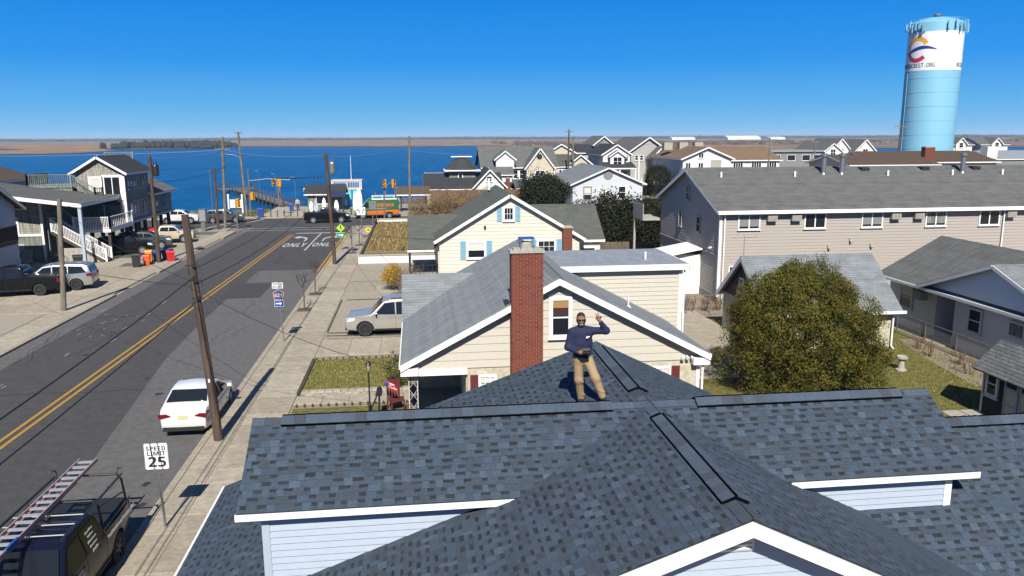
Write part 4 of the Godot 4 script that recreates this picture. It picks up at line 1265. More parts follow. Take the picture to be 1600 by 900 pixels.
func hip_house():
	var h = thing("grey_roof_house", "white walled house with grey roof and wide side gable at right edge", "house")
	var mb = MB.new()
	mb.prism(P2([26.0, .1, 32.4, .1, 32.4, 2.8, 29.0, 4.6, 26.0, 2.8]), V(0, 0, -40.2), V(1, 0, 0), UPV, 0, 4.0)
	mb.box(V(27.6, .1, -36.2), V(32.4, 2.8, -34.4))
	mb.box(V(25.7, .1, -34.4), V(32.4, 2.75, -24.0))
	var wl = part(h, "wall", mb, M.stucco_white)
	mb = MB.new(); mb.box(V(27.5, .1, -36.2), V(27.58, 2.7, -34.4)); part(h, "porch_back", mb, M.stucco_white)
	mb = MB.new(); mb.box(V(25.7, .1, -36.3), V(27.6, .22, -34.4)); mb.box(V(25.1, .1, -36.1), V(25.7, .16, -34.5)); part(h, "porch_step", mb, M.concrete2)
	roof_slope(h, [V(29.0, 4.75, -40.5), V(25.3, 2.72, -40.5), V(25.3, 2.72, -36.4), V(25.3, 2.72, -24), V(29, 4.75, -24)], M.roof_mid, .15)
	roof_slope(h, [V(29.0, 4.75, -40.5), V(32.7, 2.72, -40.5), V(32.7, 2.72, -24), V(29, 4.75, -24)], M.roof_mid, .15)
	# cross gable towards the yard
	var gb = P2([-36.6, 2.72, -26.6, 2.72, -31.6, 4.5])
	mb = MB.new(); mb.prism(gb, V(25.5, 0, 0), V(0, 0, 1), UPV, -.15, 0)
	var gn = part(h, "gable_wall", mb, M.white)
	clad(gn, gb, V(25.5, 0, 0), V(0, 0, 1), .2, M.white, false, "siding_board", .035)
	for sd in [-1, 1]:
		roof_slope(h, [V(25.2, 4.62, -31.6), V(25.2, 2.78, -31.6 + sd * 5.15), V(29.0, 4.65 if false else 2.78, -31.6 + sd * 5.15), V(29.0, 4.62, -31.6)], M.roof_grey, .15, .06, "gable_slope")
		mb = MB.new(); mb.beam(V(25.18, 4.53, -31.6), V(25.18, 2.66, -31.6 + sd * 5.15), .04, .16); part(h, "rake_board", mb, M.white)
	mb = MB.new(); mb.box(V(25.2, 2.58, -40.5), V(25.3, 2.72, -26.4)); part(h, "gutter", mb, M.white)
	window(h, V(25.68, 1.75, -32.9), V(-1, 0, 0), .75, 1.0, {"frame": M.stucco_white})
	window(h, V(25.68, 1.95, -30.3), V(-1, 0, 0), .8, .55, {"frame": M.stucco_white, "rail": false, "blind": .95, "bm": M.sage})
	window(h, V(25.98, 1.75, -38.6), V(-1, 0, 0), .9, 1.0, {"frame": M.stucco_white, "blind": .4})
	mb = MB.new(); mb.box(V(25.6, 1.9, -37.6), V(26.0, 2.35, -36.9)); part(h, "air_conditioner", mb, M.stone)
func garden_shed():
	var h = thing("garden_shed", "small garden shed with tabbed grey roof and panelled double doors", "shed")
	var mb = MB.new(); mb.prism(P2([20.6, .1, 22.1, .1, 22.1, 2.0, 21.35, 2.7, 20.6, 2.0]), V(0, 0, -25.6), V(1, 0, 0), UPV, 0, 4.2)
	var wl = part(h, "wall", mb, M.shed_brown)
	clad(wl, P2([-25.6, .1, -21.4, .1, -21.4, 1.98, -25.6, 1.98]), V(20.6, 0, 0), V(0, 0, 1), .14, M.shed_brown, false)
	# roof with separate tabs
	var pts = [V(21.35, 2.84, -25.9), V(20.28, 1.82, -25.9), V(20.28, 1.82, -21.2), V(21.35, 2.84, -21.2)]
	var rs = roof_slope(h, pts, M.roof_mid, .145)
	var f = slope_frame(pts)
	var r = RandomNumberGenerator.new(); r.seed = 8
	for s in lap_strips(f[3], .145):
		var x = -5.0
		var x0 = 1e9; var x1 = -1e9
		for q in s[1]:
			x0 = minf(x0, q.x); x1 = maxf(x1, q.x)
		x = x0 - r.randf() * .25
		while x < x1:
			var w = r.randf_range(.16, .3)
			var cell = P2([x, s[0], x + w, s[0], x + w, s[0] + .14, x, s[0] + .14]); x += w + r.randf_range(.05, .12)
			for q in Geometry2D.intersect_polygons(cell, s[1]):
				if absf(MB.area(q)) < .002: continue
				var m1 = MB.new(); var k = r.randf_range(.8, 1.2); m1.col = Color(.19, .205, .2) * k
				lap_piece(m1, q, s[0], .145, pts[0], f[1], f[2], f[0], .012, .013)
				part(rs, "shingle", m1, M.roof_tab)
	roof_slope(h, [V(21.35, 2.84, -25.9), V(22.4, 1.82, -25.9), V(22.4, 1.82, -21.2), V(21.35, 2.84, -21.2)], M.roof_mid, .145)
	window(h, V(20.57, 1.4, -25.1), V(-1, 0, 0), .42, .75, {"fw": .1})
	for k in 2:
		var z = -24.15 + k * .72
		mb = MB.new(); mb.box(V(20.53, .15, z - .34), V(20.58, 1.85, z + .34))
		for y in [.2, .85, 1.45, 1.78]: mb.box(V(20.51, y, z - .34), V(20.53, y + .07, z + .34))
		for d in [-.33, .26]: mb.box(V(20.508, .15, z + d), V(20.532, 1.85, z + d + .07))
		var dn = part(h, "door", mb, M.vinyl_blue)
		mb = MB.new(); mb.box(V(20.52, .27, z - .25), V(20.535, .84, z + .25)); mb.box(V(20.52, .92, z - .25), V(20.535, 1.44, z + .25)); part(dn, "panel", mb, M.door_cream)
		mb = MB.new(); mb.box(V(20.52, 1.53, z - .25), V(20.53, 1.77, z + .25)); part(dn, "pane", mb, M.glass)
	mb = MB.new()
	for z in [-25.62]: mb.box(V(20.55, .1, z), V(20.62, 2.0, z + .07))
	part(h, "corner_board", mb, M.white)
	for k in 2:
		mb = MB.new(); slab(mb, 19.2 + k * .75, 19.9 + k * .75, -25.9, -25.3, .1, .17)
		solo("paver", mb, M.stone, ["pale paving stone on the grass before the shed", "pale paving stone touching the shed corner"][k], "paving stone", "pale stones by the shed")
func far_houses():
	var h = thing("tower_house", "olive house with steep dark turret roof beside the bay", "house")
	gable_block(h, 1.6, 13.0, -123.5, -134, .1, 2.4, 4.4, "x", M.vinyl_tan, M.roof_dark, {"oh": .6})
	var mb = MB.new(); mb.box(V(5.2, 2.0, -131.5), V(9.4, 5.0, -127)); part(h, "turret_wall", mb, M.sage)
	mb = MB.new()
	for i in 8:
		var a0 = TAU * (i + .5) / 8; var a1 = TAU * (i + 1.5) / 8
		var c0 = V(cos(a0), 0, -sin(a0)); var c1 = V(cos(a1), 0, -sin(a1)); var o = V(7.3, 0, -129.2)
		mb.quad(o + c0 * 3.0 + UPV * 5.0, o + c1 * 3.0 + UPV * 5.0, o + c1 * 1.3 + UPV * 6.7, o + c0 * 1.3 + UPV * 6.7)
		mb.tri(o + c0 * 1.3 + UPV * 6.7, o + c1 * 1.3 + UPV * 6.7, o + UPV * 7.1)
	part(h, "turret_roof", mb, M.roof_dark)
	mb = MB.new(); mb.box(V(5.6, 7.05, -130), V(9.0, 7.18, -128.4)); mb.box(V(4.4, 4.88, -132.3), V(10.2, 5.06, -126.2)); part(h, "turret_trim", mb, M.white)
	window(h, V(7.0, 3.7, -126.98), V(0, 0, 1), .5, 1.4, {"fw": .15})
	mb = MB.new(); mb.box(V(1.4, 3.0, -138), V(5.4, 3.3, -132)); part(h, "deck", mb, M.white)
	railing(h, V(1.4, 3.3, -132), V(5.4, 3.3, -132), 1.1, .15, M.white, "deck_railing")
	h = thing("gabled_bungalow", "low dark-roofed house with grey front gable and small window", "house")
	gable_block(h, 9.0, 13.4, -121.5, -131, .1, 3.0, 5.3, "z", M.vinyl_pale, M.roof_dark, {"oh": .5})
	gable_block(h, 13.0, 17.5, -123, -128, .1, 2.3, 3.0, "x", M.vinyl_tan, M.roof_dark, {"oh": .4})
	window(h, V(11.1, 3.9, -121.45), V(0, 0, 1), .7, .7, {"fw": .12})
	bricks(h, "chimney", V(13.8, .1, -122.9), V(14.4, 3.9, -122.4), 9)
	h = thing("grey_shingle_house", "large grey-roofed house with white trimmed dormer near the water", "house")
	gable_block(h, 11.2, 23.5, -133, -146, .1, 5.3, 8.5, "x", M.vinyl_pale, M.roof_mid, {"oh": .5})
	gable_block(h, 13.2, 16.2, -131.5, -138, 5.0, 6.7, 7.9, "z", M.vinyl_pale, M.roof_mid, {"oh": .35})
	gable_block(h, 12.5, 15.5, -129, -134, .1, 4.2, 5.2, "x", M.vinyl_pale, M.roof_mid, {"oh": .4})
	gable_block(h, 18.2, 22.6, -130.5, -136, .1, 5.4, 8.3, "z", M.vinyl_tan, M.roof_mid, {"oh": .4})
	mb = MB.new(); mb.lathe([Vector2(.45, 0), Vector2(.45, .1), Vector2(0, .1)], 14, V(20.3, 7.0, -130.5), Basis(Vector3.RIGHT, PI / 2)); part(h, "oval_vent", mb, M.dark_void)
	for x in [16.6, 17.7]: window(h, V(x, 4.0, -132.95), V(0, 0, 1), .7, 1.3, {"fw": .12})
	for x in [20.0, 20.8]: window(h, V(x, 4.2, -130.45), V(0, 0, 1), .65, .9, {"fw": .1})
	mb = MB.new(); mb.box(V(18.0, 3.0, -130.4), V(24, 3.15, -128.5)); part(h, "deck", mb, M.white)
	railing(h, V(18, 3.15, -128.6), V(24, 3.15, -128.6), .9, .2, M.white, "deck_railing")
	h = thing("low_green_roof_house", "low cream building with green roof behind the dark cedar", "house")
	gable_block(h, 15.2, 20.5, -117, -124, .1, 2.7, 3.6, "x", M.vinyl_cream, M.roof_green, {"oh": .5})
	h = thing("beige_house", "beige house with broad gable and olive roof behind the pale blue house", "house")
	gable_block(h, 24.2, 29.4, -146, -160, .1, 7.3, 8.8, "z", M.vinyl_tan, M.roof_mid, {"oh": .4})
	gable_block(h, 26.6, 31.0, -138, -146, .1, 5.3, 7.0, "z", M.vinyl_tan, M.roof_green, {"oh": .4})
	gable_block(h, 23.4, 26.8, -137, -145, .1, 5.1, 7.0, "x", M.vinyl_tan, M.roof_green, {"oh": .3})
	for x in [25.0, 25.6]: window(h, V(x, 4.0, -136.95), V(0, 0, 1), .4, 1.0, {"fw": .1})
	window(h, V(28.6, 4.6, -137.95), V(0, 0, 1), .8, 1.3, {"fw": .1})
	h = thing("long_dark_roof_house", "blue-grey house with long dark roof in the waterfront row", "house")
	gable_block(h, 30, 38, -148, -158, .1, 7.2, 8.6, "x", M.vinyl_blue, M.roof_dark, {"oh": .4})
	for x in [33.6, 35.6]: window(h, V(x, 6.0, -147.95), V(0, 0, 1), .7, 1.2, {"fw": .1})
	h = thing("white_gabled_house", "white house with nested front gables and navy porch roof", "house")
	gable_block(h, 31.9, 36.6, -134, -146, .1, 7.3, 8.8, "z", M.stucco_white, M.roof_dark, {"oh": .4})
	gable_block(h, 33.0, 35.4, -133.2, -136, 5.0, 7.0, 7.8, "z", M.stucco_white, M.roof_dark, {"oh": .35})
	roof_slope(h, [V(31.6, 5.9, -134), V(31.2, 5.0, -131.6), V(37.2, 5.0, -131.6), V(36.9, 5.9, -134)], M.roof_dark, .3, .1, "porch_slope")
	mb = MB.new(); mb.box(V(31.3, 4.75, -131.7), V(37.2, 4.95, -131.6))
	part(h, "porch_beam", mb, M.white)
	for x in [31.5, 34.2, 36.9]:
		mb = MB.new(); mb.box(V(x, .1, -131.9), V(x + .2, 4.75, -131.7)); part(h, "porch_post", mb, M.white)
	window(h, V(34.2, 6.0, -133.1), V(0, 0, 1), 1.4, 1.4, {"fw": .12, "mull": 1})
	window(h, V(36.0, 6.5, -133.95), V(0, 0, 1), .4, 1.0, {"fw": .1})
	for x in [32.8, 35.6]: window(h, V(x, 3.4, -133.95), V(0, 0, 1), .9, 1.6, {"fw": .1})
	h = thing("slate_house", "tall slate grey house with twin front gables and white windows", "house")
	gable_block(h, 34.0, 37.6, -150, -160, .1, 8.8, 10.2, "z", M.vinyl_slate, M.roof_mid, {"oh": .4})
	gable_block(h, 37.6, 44.0, -137, -154, .1, 7.8, 10.0, "z", M.vinyl_grey, M.roof_mid, {"oh": .5})
	gable_block(h, 40.6, 44.2, -134, -140, .1, 6.7, 8.4, "z", M.vinyl_slate, M.roof_mid, {"oh": .4})
	for x in [41.5, 43.2]:
		window(h, V(x, 5.7, -133.95), V(0, 0, 1), 1.0, 1.3, {"fw": .14, "mull": 1})
		window(h, V(x, 2.6, -133.95), V(0, 0, 1), 1.3, 1.2, {"fw": .14, "mull": 2})
	roof_slope(h, [V(40.4, 4.9, -134), V(40.3, 4.2, -132.9), V(44.6, 4.2, -132.9), V(44.4, 4.9, -134)], M.roof_dark, .3, .08, "pent_roof")
	for x in [38.9, 40.4]:
		mb = MB.new(); mb.box(V(x, .1, -136.9), V(x + .18, 6.6, -136.6)); part(h, "corner_board", mb, M.white)
	for x in [38.6, 39.5]: window(h, V(x, 6.5, -136.95), V(0, 0, 1), .5, .8, {"fw": .08})
	mb = MB.new(); mb.box(V(38.2, 2.0, -136.6), V(46.5, 2.2, -132)); part(h, "deck", mb, M.white)
	railing(h, V(38.2, 2.2, -132), V(46.5, 2.2, -132), .9, .2, M.white, "deck_railing")
	h = thing("blue_edge_house", "pale house with white decks right of the slate house", "house")
	gable_block(h, 45.6, 49.0, -136, -146, .1, 6.4, 8.3, "z", M.vinyl_blue, M.roof_mid, {"oh": .4})
	window(h, V(46.6, 5.4, -135.95), V(0, 0, 1), .8, 1.2, {"fw": .12})
	h = thing("tan_roof_building", "white two-storey building with wide tan roof", "building")
	gable_block(h, 40.6, 48.2, -118, -134, .1, 6.9, 8.5, "z", M.stucco_white, M.roof_tan, {"oh": .5, "lap": 0.0})
	gable_block(h, 46.5, 56.8, -119.5, -133, .1, 6.5, 8.35, "x", M.stucco_white, M.roof_tan, {"oh": .4, "lap": 0.0})
	for x in [41.4, 43.4]:
		window(h, V(x, 5.6, -117.97), V(0, 0, 1), .7, 1.1, {"mull": 1, "rail": false})
	window(h, V(43.4, 7.3, -117.97), V(0, 0, 1), .7, .7, {"mull": 1, "rail": false})
	for x in [50.0, 53.0, 55.5]: window(h, V(x, 5.6, -119.47), V(0, 0, 1), 1.5, 1.2, {"mull": 3, "rail": false})
	mb = MB.new(); mb.box(V(45.0, 4.9, -118.05), V(46.7, 6.6, -117.97)); part(h, "balcony_recess", mb, M.stone)
	for i in 3:
		mb = MB.new(); mb.box(V(40.5 + i * 2.6, 8.0, -128.6), V(41.9 + i * 2.6, 9.2, -127.2)); part(h, "rooftop_unit", mb, M.stone)
	h = thing("flat_dark_building", "low dark flat-roofed building beyond the tan roof", "building")
	mb = MB.new(); mb.box(V(78, .1, -180), V(91, 6.6, -170)); part(h, "wall", mb, M.vinyl_slate)
	mb = MB.new(); mb.box(V(77.6, 6.6, -180.4), V(91.4, 6.95, -169.6)); part(h, "flat_roof", mb, M.roof_flat)
	for x in [80.0, 83.5, 87.0, 89.6]: window(h, V(x, 5.3, -169.97), V(0, 0, 1), 1.8, 1.2, {"rail": false})
	for i in 3:
		var g = [[91.4, 95.2, 6.9, 8.4, "pale grey narrow house with arched window, left of three"], [94.6, 98.6, 7.2, 9.4, "pale grey narrow house, middle of three with steep gables"], [98.8, 103.2, 7.0, 9.2, "pale grey narrow house, right of three with steep gables"]][i]
		h = thing("steep_gable_house", g[4], "house", Vector3.ZERO, 0.0, "row of three steep gabled houses")
		gable_block(h, g[0], g[1], -170.0 - (i % 2) * 2.5, -184, .1, g[2], g[3], "z", M.vinyl_pale, M.roof_mid, {"oh": .4})
		window(h, V((g[0] + g[1]) * .5, 6.4, -169.95 - (i % 2) * 2.5), V(0, 0, 1), 1.1, 1.4, {"fw": .16, "mull": 1})
	h = thing("brown_roof_building", "low building with brown roofs in front of the water tower", "building")
	gable_block(h, 61, 74, -106, -118, .1, 6.1, 7.3, "x", M.vinyl_tan, M.roof_brown, {"oh": .5, "lap": 0.0})
	gable_block(h, 69, 88, -112, -126, .1, 6.2, 7.6, "x", M.vinyl_tan, M.roof_brown, {"oh": .5, "lap": 0.0})
	bricks(h, "chimney", V(76.2, .1, -113), V(77.8, 8.4, -112), 12)
	for i in 2:
		h = thing("twin_dormer_house", ["grey house with white dormer just right of the water tower", "grey house with white dormer at the far right skyline"][i], "house", Vector3.ZERO, 0.0, "grey dormer houses by the tower")
		var x = 163.0 + i * 12.0
		gable_block(h, x, x + 9.0, -230, -242, .1, 7.2, 9.3, "x", M.vinyl_pale, M.roof_mid, {"oh": .5, "lap": 0.0})
		gable_block(h, x + 3.2, x + 6.4, -229.4, -236, 5, 7.6, 9.2, "z", M.stucco_white, M.roof_mid, {"oh": .5, "lap": 0.0})
		window(h, V(x + 4.8, 7.0, -229.35), V(0, 0, 1), 1.2, 1.4, {"fw": .15})
	h = thing("blue_roof_building", "white-walled building with pale roof at the right edge", "building")
	gable_block(h, 114.5, 130, -146, -158, .1, 5.4, 6.9, "x", M.vinyl_slate, M.roof_flat, {"oh": .3, "lap": 0.0, "e": 0.0})
	mb = MB.new(); mb.box(V(112.6, .1, -148), V(114.8, 7.9, -146)); part(h, "white_stack", mb, M.stucco_white)
	for i in 3:
		h = thing("warehouse", ["white warehouse far across the marsh, leftmost", "long white warehouse far across the marsh, middle", "white warehouse far across the marsh, rightmost"][i], "warehouse", Vector3.ZERO, 0.0, "white warehouses across the marsh")
		var x = [640.0, 770.0, 860.0][i]
		gable_block(h, x, x + [60.0, 85.0, 40.0][i], -1950 + i * 40.0, -1990 + i * 40.0, 0, 5.0, [7.0, 9.0, 6.5][i], "x", M.white, M.white, {"oh": .5, "lap": 0.0, "e": 0.0})
	# reed fence behind the corner lot
	h = thing("reed_fence", "tall brown reed fence behind the bare hedge", "fence")
	for i in 26:
		mb = MB.new(); var x = 1.8 + i * .5
		mb.box(V(x, 0, -106.06 + rng.randf_range(-.02, .02)), V(x + .49, 3.3 + rng.randf_range(-.03, .03), -106.0))
		part(h, "panel", mb, M.reed)
	h = thing("picnic_shelter", "small brown-roofed picnic shelter left of the reed fence", "shelter")
	gable_block(h, -2.4, 1.4, -110, -113, 2.5, 2.6, 3.4, "x", M.cedar_dark, M.roof_brown, {"oh": .4, "lap": 0.0})
	for x in [-2.3, 1.2]:
		for z in [-110.1, -112.8]:
			mb = MB.new(); mb.box(V(x, .1, z - .15), V(x + .15, 2.55, z)); part(h, "post", mb, M.cedar_dark)
func left_houses():
	var h = thing("cedar_house", "weathered cedar and sage house on stilts with decks and white stair", "house")
	var zf = -76.0
	gable_block(h, -30.6, -26.5, zf, -82.6, 2.7, 7.35, 8.6, "z", M.cedar, M.roof_dark, {"oh": .45, "e": .2, "lap": .2, "right": true})
	gable_block(h, -30.6, -26.5, -82.6, -89.5, 2.7, 5.0, 6.0, "z", M.cedar, M.roof_mid, {"oh": .55, "e": .2, "lap": .2, "right": true})
	var mb = MB.new(); mb.box(V(-26.5, 2.7, -89.5), V(-26.42, 7.2, zf)); 
	mb = MB.new(); mb.box(V(-26.47, 2.75, -89.4), V(-26.44, 4.8, zf - .1)); mb.box(V(-26.47, 4.8, -82.5), V(-26.44, 7.2, zf - .1)); part(h, "side_wall", mb, M.sage)
	# windows of gable front
	window(h, V(-28.9, 6.0, zf + .02), V(0, 0, 1), .8, 1.3, {"fw": .24, "rail": false, "blind": .9})
	window(h, V(-27.5, 6.0, zf + .02), V(0, 0, 1), 1.3, 1.6, {"fw": .22, "mull": 1, "rail": false})
	window(h, V(-27.6, 3.7, zf + .02), V(0, 0, 1), 1.4, 1.7, {"fw": .14, "mull": 1, "rail": false})
	mb = MB.new(); mb.box(V(-26.62, 2.7, zf - .05), V(-26.4, 7.2, zf + .06)); mb.box(V(-30.6, 4.72, zf + .01), V(-26.4, 4.9, zf + .07)); part(h, "corner_board", mb, M.white)
	for k in 7:
		window(h, V(-26.42, 6.3, -76.9 - k * .8), V(1, 0, 0), .5, 1.2, {"frame": M.vinyl_blue, "rail": false, "fw": .07})
	for k in 5:
		window(h, V(-26.42, 3.8, -77.2 - k * .95), V(1, 0, 0), .7, 1.3, {"frame": M.vinyl_blue, "rail": false, "grid": [2, 3]})
	for k in 2: window(h, V(-26.42, 3.9, -84.4 - k * 2.4), V(1, 0, 0), .8, 1.5, {"frame": M.vinyl_blue, "rail": false})
	mb = MB.new(); mb.box(V(-26.44, 2.5, -90), V(-26.3, 2.72, zf + .1)); mb.box(V(-31, 2.45, -90), V(-26.44, 2.66, zf)); part(h, "floor_band", mb, M.vinyl_blue)
	for x in [-26.9, -30.0]:
		for k in 6:
			mb = MB.new(); mb.box(V(x, .1, -76.6 - k * 2.5), V(x + .28, 2.45, -76.3 - k * 2.5)); part(h, "stilt", mb, M.cedar_dark)
	# little green awning and upper balcony
	roof_slope(h, [V(-28.9, 5.3, zf + .02), V(-28.9, 4.5, -74.8), V(-26.8, 4.5, -74.8), V(-26.8, 5.3, zf + .02)], M.roof_green, .2, .06, "awning")
	mb = MB.new(); mb.box(V(-34.5, 5.95, -79.5), V(-30.7, 6.1, -75.4)); mb.box(V(-34.4, 5.0, -79.4), V(-30.8, 5.95, -75.5)); mb.box(V(-30.7, 4.75, zf + 1.2), V(-28.4, 4.9, zf)); part(h, "roof_deck", mb, M.sage)
	railing(h, V(-34.5, 6.1, -75.4), V(-30.7, 6.1, -75.4), 1.0, .16, M.sage, "roof_deck_railing")
	railing(h, V(-34.5, 6.1, -79.4), V(-34.5, 6.1, -75.4), 1.0, .16, M.sage, "roof_deck_railing")
	railing(h, V(-30.7, 6.1, -75.2), V(-28.6, 4.9, -74.8), 1.0, .16, M.sage, "roof_deck_railing")
	railing(h, V(-28.6, 4.9, -74.8), V(-28.0, 4.9, -74.8), 1.0, .16, M.cedar_dark, "roof_deck_railing")
	# low wing with shallow roof
	gable_block(h, -46, -31.0, -69.5, -75.4, .1, 5.45, 5.46, "x", M.cedar, M.roof_mid, {"lap": .22, "noroof": true})
	roof_slope(h, [V(-39.5, 6.75, -76), V(-26.9, 5.1, -76), V(-26.9, 5.1, -67.2), V(-39.5, 6.75, -67.2)], M.roof_mid, .2, .16, "wing_roof")
	roof_slope(h, [V(-39.5, 6.75, -76), V(-50, 5.4, -76), V(-50, 5.4, -67.2), V(-39.5, 6.75, -67.2)], M.roof_mid, .2, .16, "wing_roof")
	mb = MB.new(); mb.beam(V(-39.5, 6.6, -67.18), V(-26.88, 4.95, -67.18), .06, .3); mb.beam(V(-39.5, 6.6, -67.17), V(-50, 5.25, -67.17), .06, .3); mb.beam(V(-26.88, 4.97, -67.2), V(-26.88, 4.97, -76), .06, .24); part(h, "fascia", mb, M.white)
	mb = MB.new(); mb.prism(P2([-46, 5.44, -31.1, 5.44, -39.5, 6.5]), V(0, 0, -69.5), V(1, 0, 0), UPV, -.2, 0.0); part(h, "wing_gable", mb, M.cedar)
	mb = MB.new(); mb.prism(P2([-32.6, 5.9, -30.5, 5.9, -30.5, 8.6]), V(0, 0, -82.0), V(1, 0, 0), UPV, -1.5, 0.0); part(h, "rear_gable", mb, M.sage)
	mb = MB.new(); mb.beam(V(-32.75, 5.95, -81.9), V(-30.7, 8.6, -81.9), .1, .22); part(h, "rear_rake", mb, M.white)
	railing(h, V(-30.4, 8.0, -82.8), V(-27.8, 8.0, -82.8), .9, .2, M.sage, "roof_deck_railing")
	window(h, V(-33.9, 3.2, -69.48), V(0, 0, 1), 1.9, 1.1, {"fw": .14, "mull": 1, "blind": .7})
	window(h, V(-33.2, .95, -69.48), V(0, 0, 1), 1.0, 1.1, {"fw": .12, "blind": .5})
	mb = MB.new(); mb.box(V(-36, .1, -69.5), V(-31.0, 2.3, -69.44)); part(h, "lower_wall", mb, M.sage)
	mb = MB.new(); mb.box(V(-46, 2.3, -69.47), V(-31, 2.5, -69.36)); part(h, "floor_band", mb, M.white)
	mb = MB.new(); mb.box(V(-31.08, .1, -69.5), V(-30.92, 5.2, -69.38)); part(h, "corner_board", mb, M.white)
	# main deck
	mb = MB.new(); mb.box(V(-31.0, 2.5, -76), V(-26.0, 2.7, -70.4)); part(h, "deck", mb, M.dock_wood)
	mb = MB.new(); mb.box(V(-31.0, 2.42, -70.42), V(-25.96, 2.7, -70.34)); mb.box(V(-26.04, 2.42, -76), V(-25.96, 2.7, -70.4)); part(h, "deck_fascia", mb, M.white)
	railing(h, V(-28.9, 2.7, -70.4), V(-26.0, 2.7, -70.4), 1.0, .13, M.white, "deck_railing")
	railing(h, V(-26.0, 2.7, -75.9), V(-26.0, 2.7, -70.4), 1.0, .4, M.white, "deck_railing")
	railing(h, V(-31.0, 2.7, -70.4), V(-30.2, 2.7, -70.4), 1.0, .13, M.white, "deck_railing")
	for x in [-30.5, -26.3]:
		mb = MB.new(); mb.box(V(x, .1, -70.8), V(x + .2, 2.5, -70.6)); part(h, "deck_post", mb, M.cedar_dark)
	mb = MB.new(); mb.box(V(-27.2, .1, -67.5), V(-26.95, 4.95, -67.25)); part(h, "roof_post", mb, M.vinyl_blue)
	mb = MB.new(); mb.box(V(-30.9, .3, -75.9), V(-30.8, 4.3, -70)); mb.box(V(-30.9, 2.8, -75.97), V(-26.6, 4.3, -75.92)); part(h, "deck_back_wall", mb, M.sage)
	# white stair
	var a = V(-30.2, 2.7, -70.3); var b = V(-25.9, .15, -69.8)
	var st = part(h, "stair", MB.new(), M.cedar_dark)
	for i in 14:
		var t = (i + .5) / 14.0; var p = a.lerp(b, t)
		mb = MB.new(); mb.box(V(p.x - .16, p.y - .03, p.z - .1), V(p.x + .16, p.y + .02, p.z + 1.0)); part(st, "tread", mb, M.dock_wood)
	mb = MB.new(); mb.beam(a + V(0, -.12, 1.0), b + V(0, -.1, 1.0), .06, .26); mb.beam(a + V(0, -.12, -.1), b + V(0, -.1, -.1), .06, .26); part(st, "stringer", mb, M.cedar_dark)
	railing(h, a + V(0, 0, 1.05), b + V(0, 0, 1.05), 1.0, .14, M.white, "stair_railing")
	railing(h, a + V(0, 0, -.1), b + V(0, 0, -.1), 1.0, .14, M.white, "stair_railing")
	var w = thing("block_wall", "low grey block wall beneath the white stair", "wall")
	for i in 7:
		for k in 4:
			mb = MB.new(); slab(mb, -29.4 + i * .42, -28.98 + i * .42, -69.2, -69.0, .1 + k * .3, .39 + k * .3, .006); part(w, "block", mb, M.stone)
	# building at the left edge
	h = thing("edge_house", "pale blue house with red balcony at the left edge of the street", "house")
	gable_block(h, -42, -30.9, -57, -65, .1, 5.2, 7.2, "x", M.vinyl_blue, M.roof_brown, {"oh": .6, "e": .2, "lap": .2})
	roof_slope(h, [V(-42, 3.2, -57), V(-42, 2.55, -55.2), V(-29.6, 2.55, -55.2), V(-30.6, 3.2, -57)], M.roof_brown, .2, .14, "porch_slope")
	mb = MB.new(); mb.box(V(-30.9, 2.6, -62.5), V(-29.7, 2.85, -58)); part(h, "balcony", mb, M.brown_wood)
	railing(h, V(-29.7, 2.85, -62.4), V(-29.7, 2.85, -58.1), 1.1, .1, M.brown_wood, "balcony_railing")
	railing(h, V(-30.9, 2.85, -58.1), V(-29.7, 2.85, -58.1), 1.1, .1, M.brown_wood, "balcony_railing")
	for x in [-29.9, -31.8, -35]:
		mb = MB.new(); mb.box(V(x, .1, -55.3), V(x + .16, 2.5, -55.1)); part(h, "porch_post", mb, M.cedar_dark)
	for x in [-32.0, -35]: window(h, V(x, 4.2, -56.97), V(0, 0, 1), 1.1, 1.3, {"fw": .12})
	for x in [-32.2, -35]: window(h, V(x, 1.4, -56.97), V(0, 0, 1), 1.4, 1.8, {"fw": .1, "mull": 1, "rail": false})
	h = thing("gable_cabin", "small grey house at the far left behind the cedar house", "house")
	gable_block(h, -52, -41.5, -83, -92, .1, 6.1, 7.8, "z", M.vinyl_grey, M.roof_brown, {"oh": .4})
	window(h, V(-43.0, 5.0, -82.97), V(0, 0, 1), .7, 1.2, {"fw": .1})

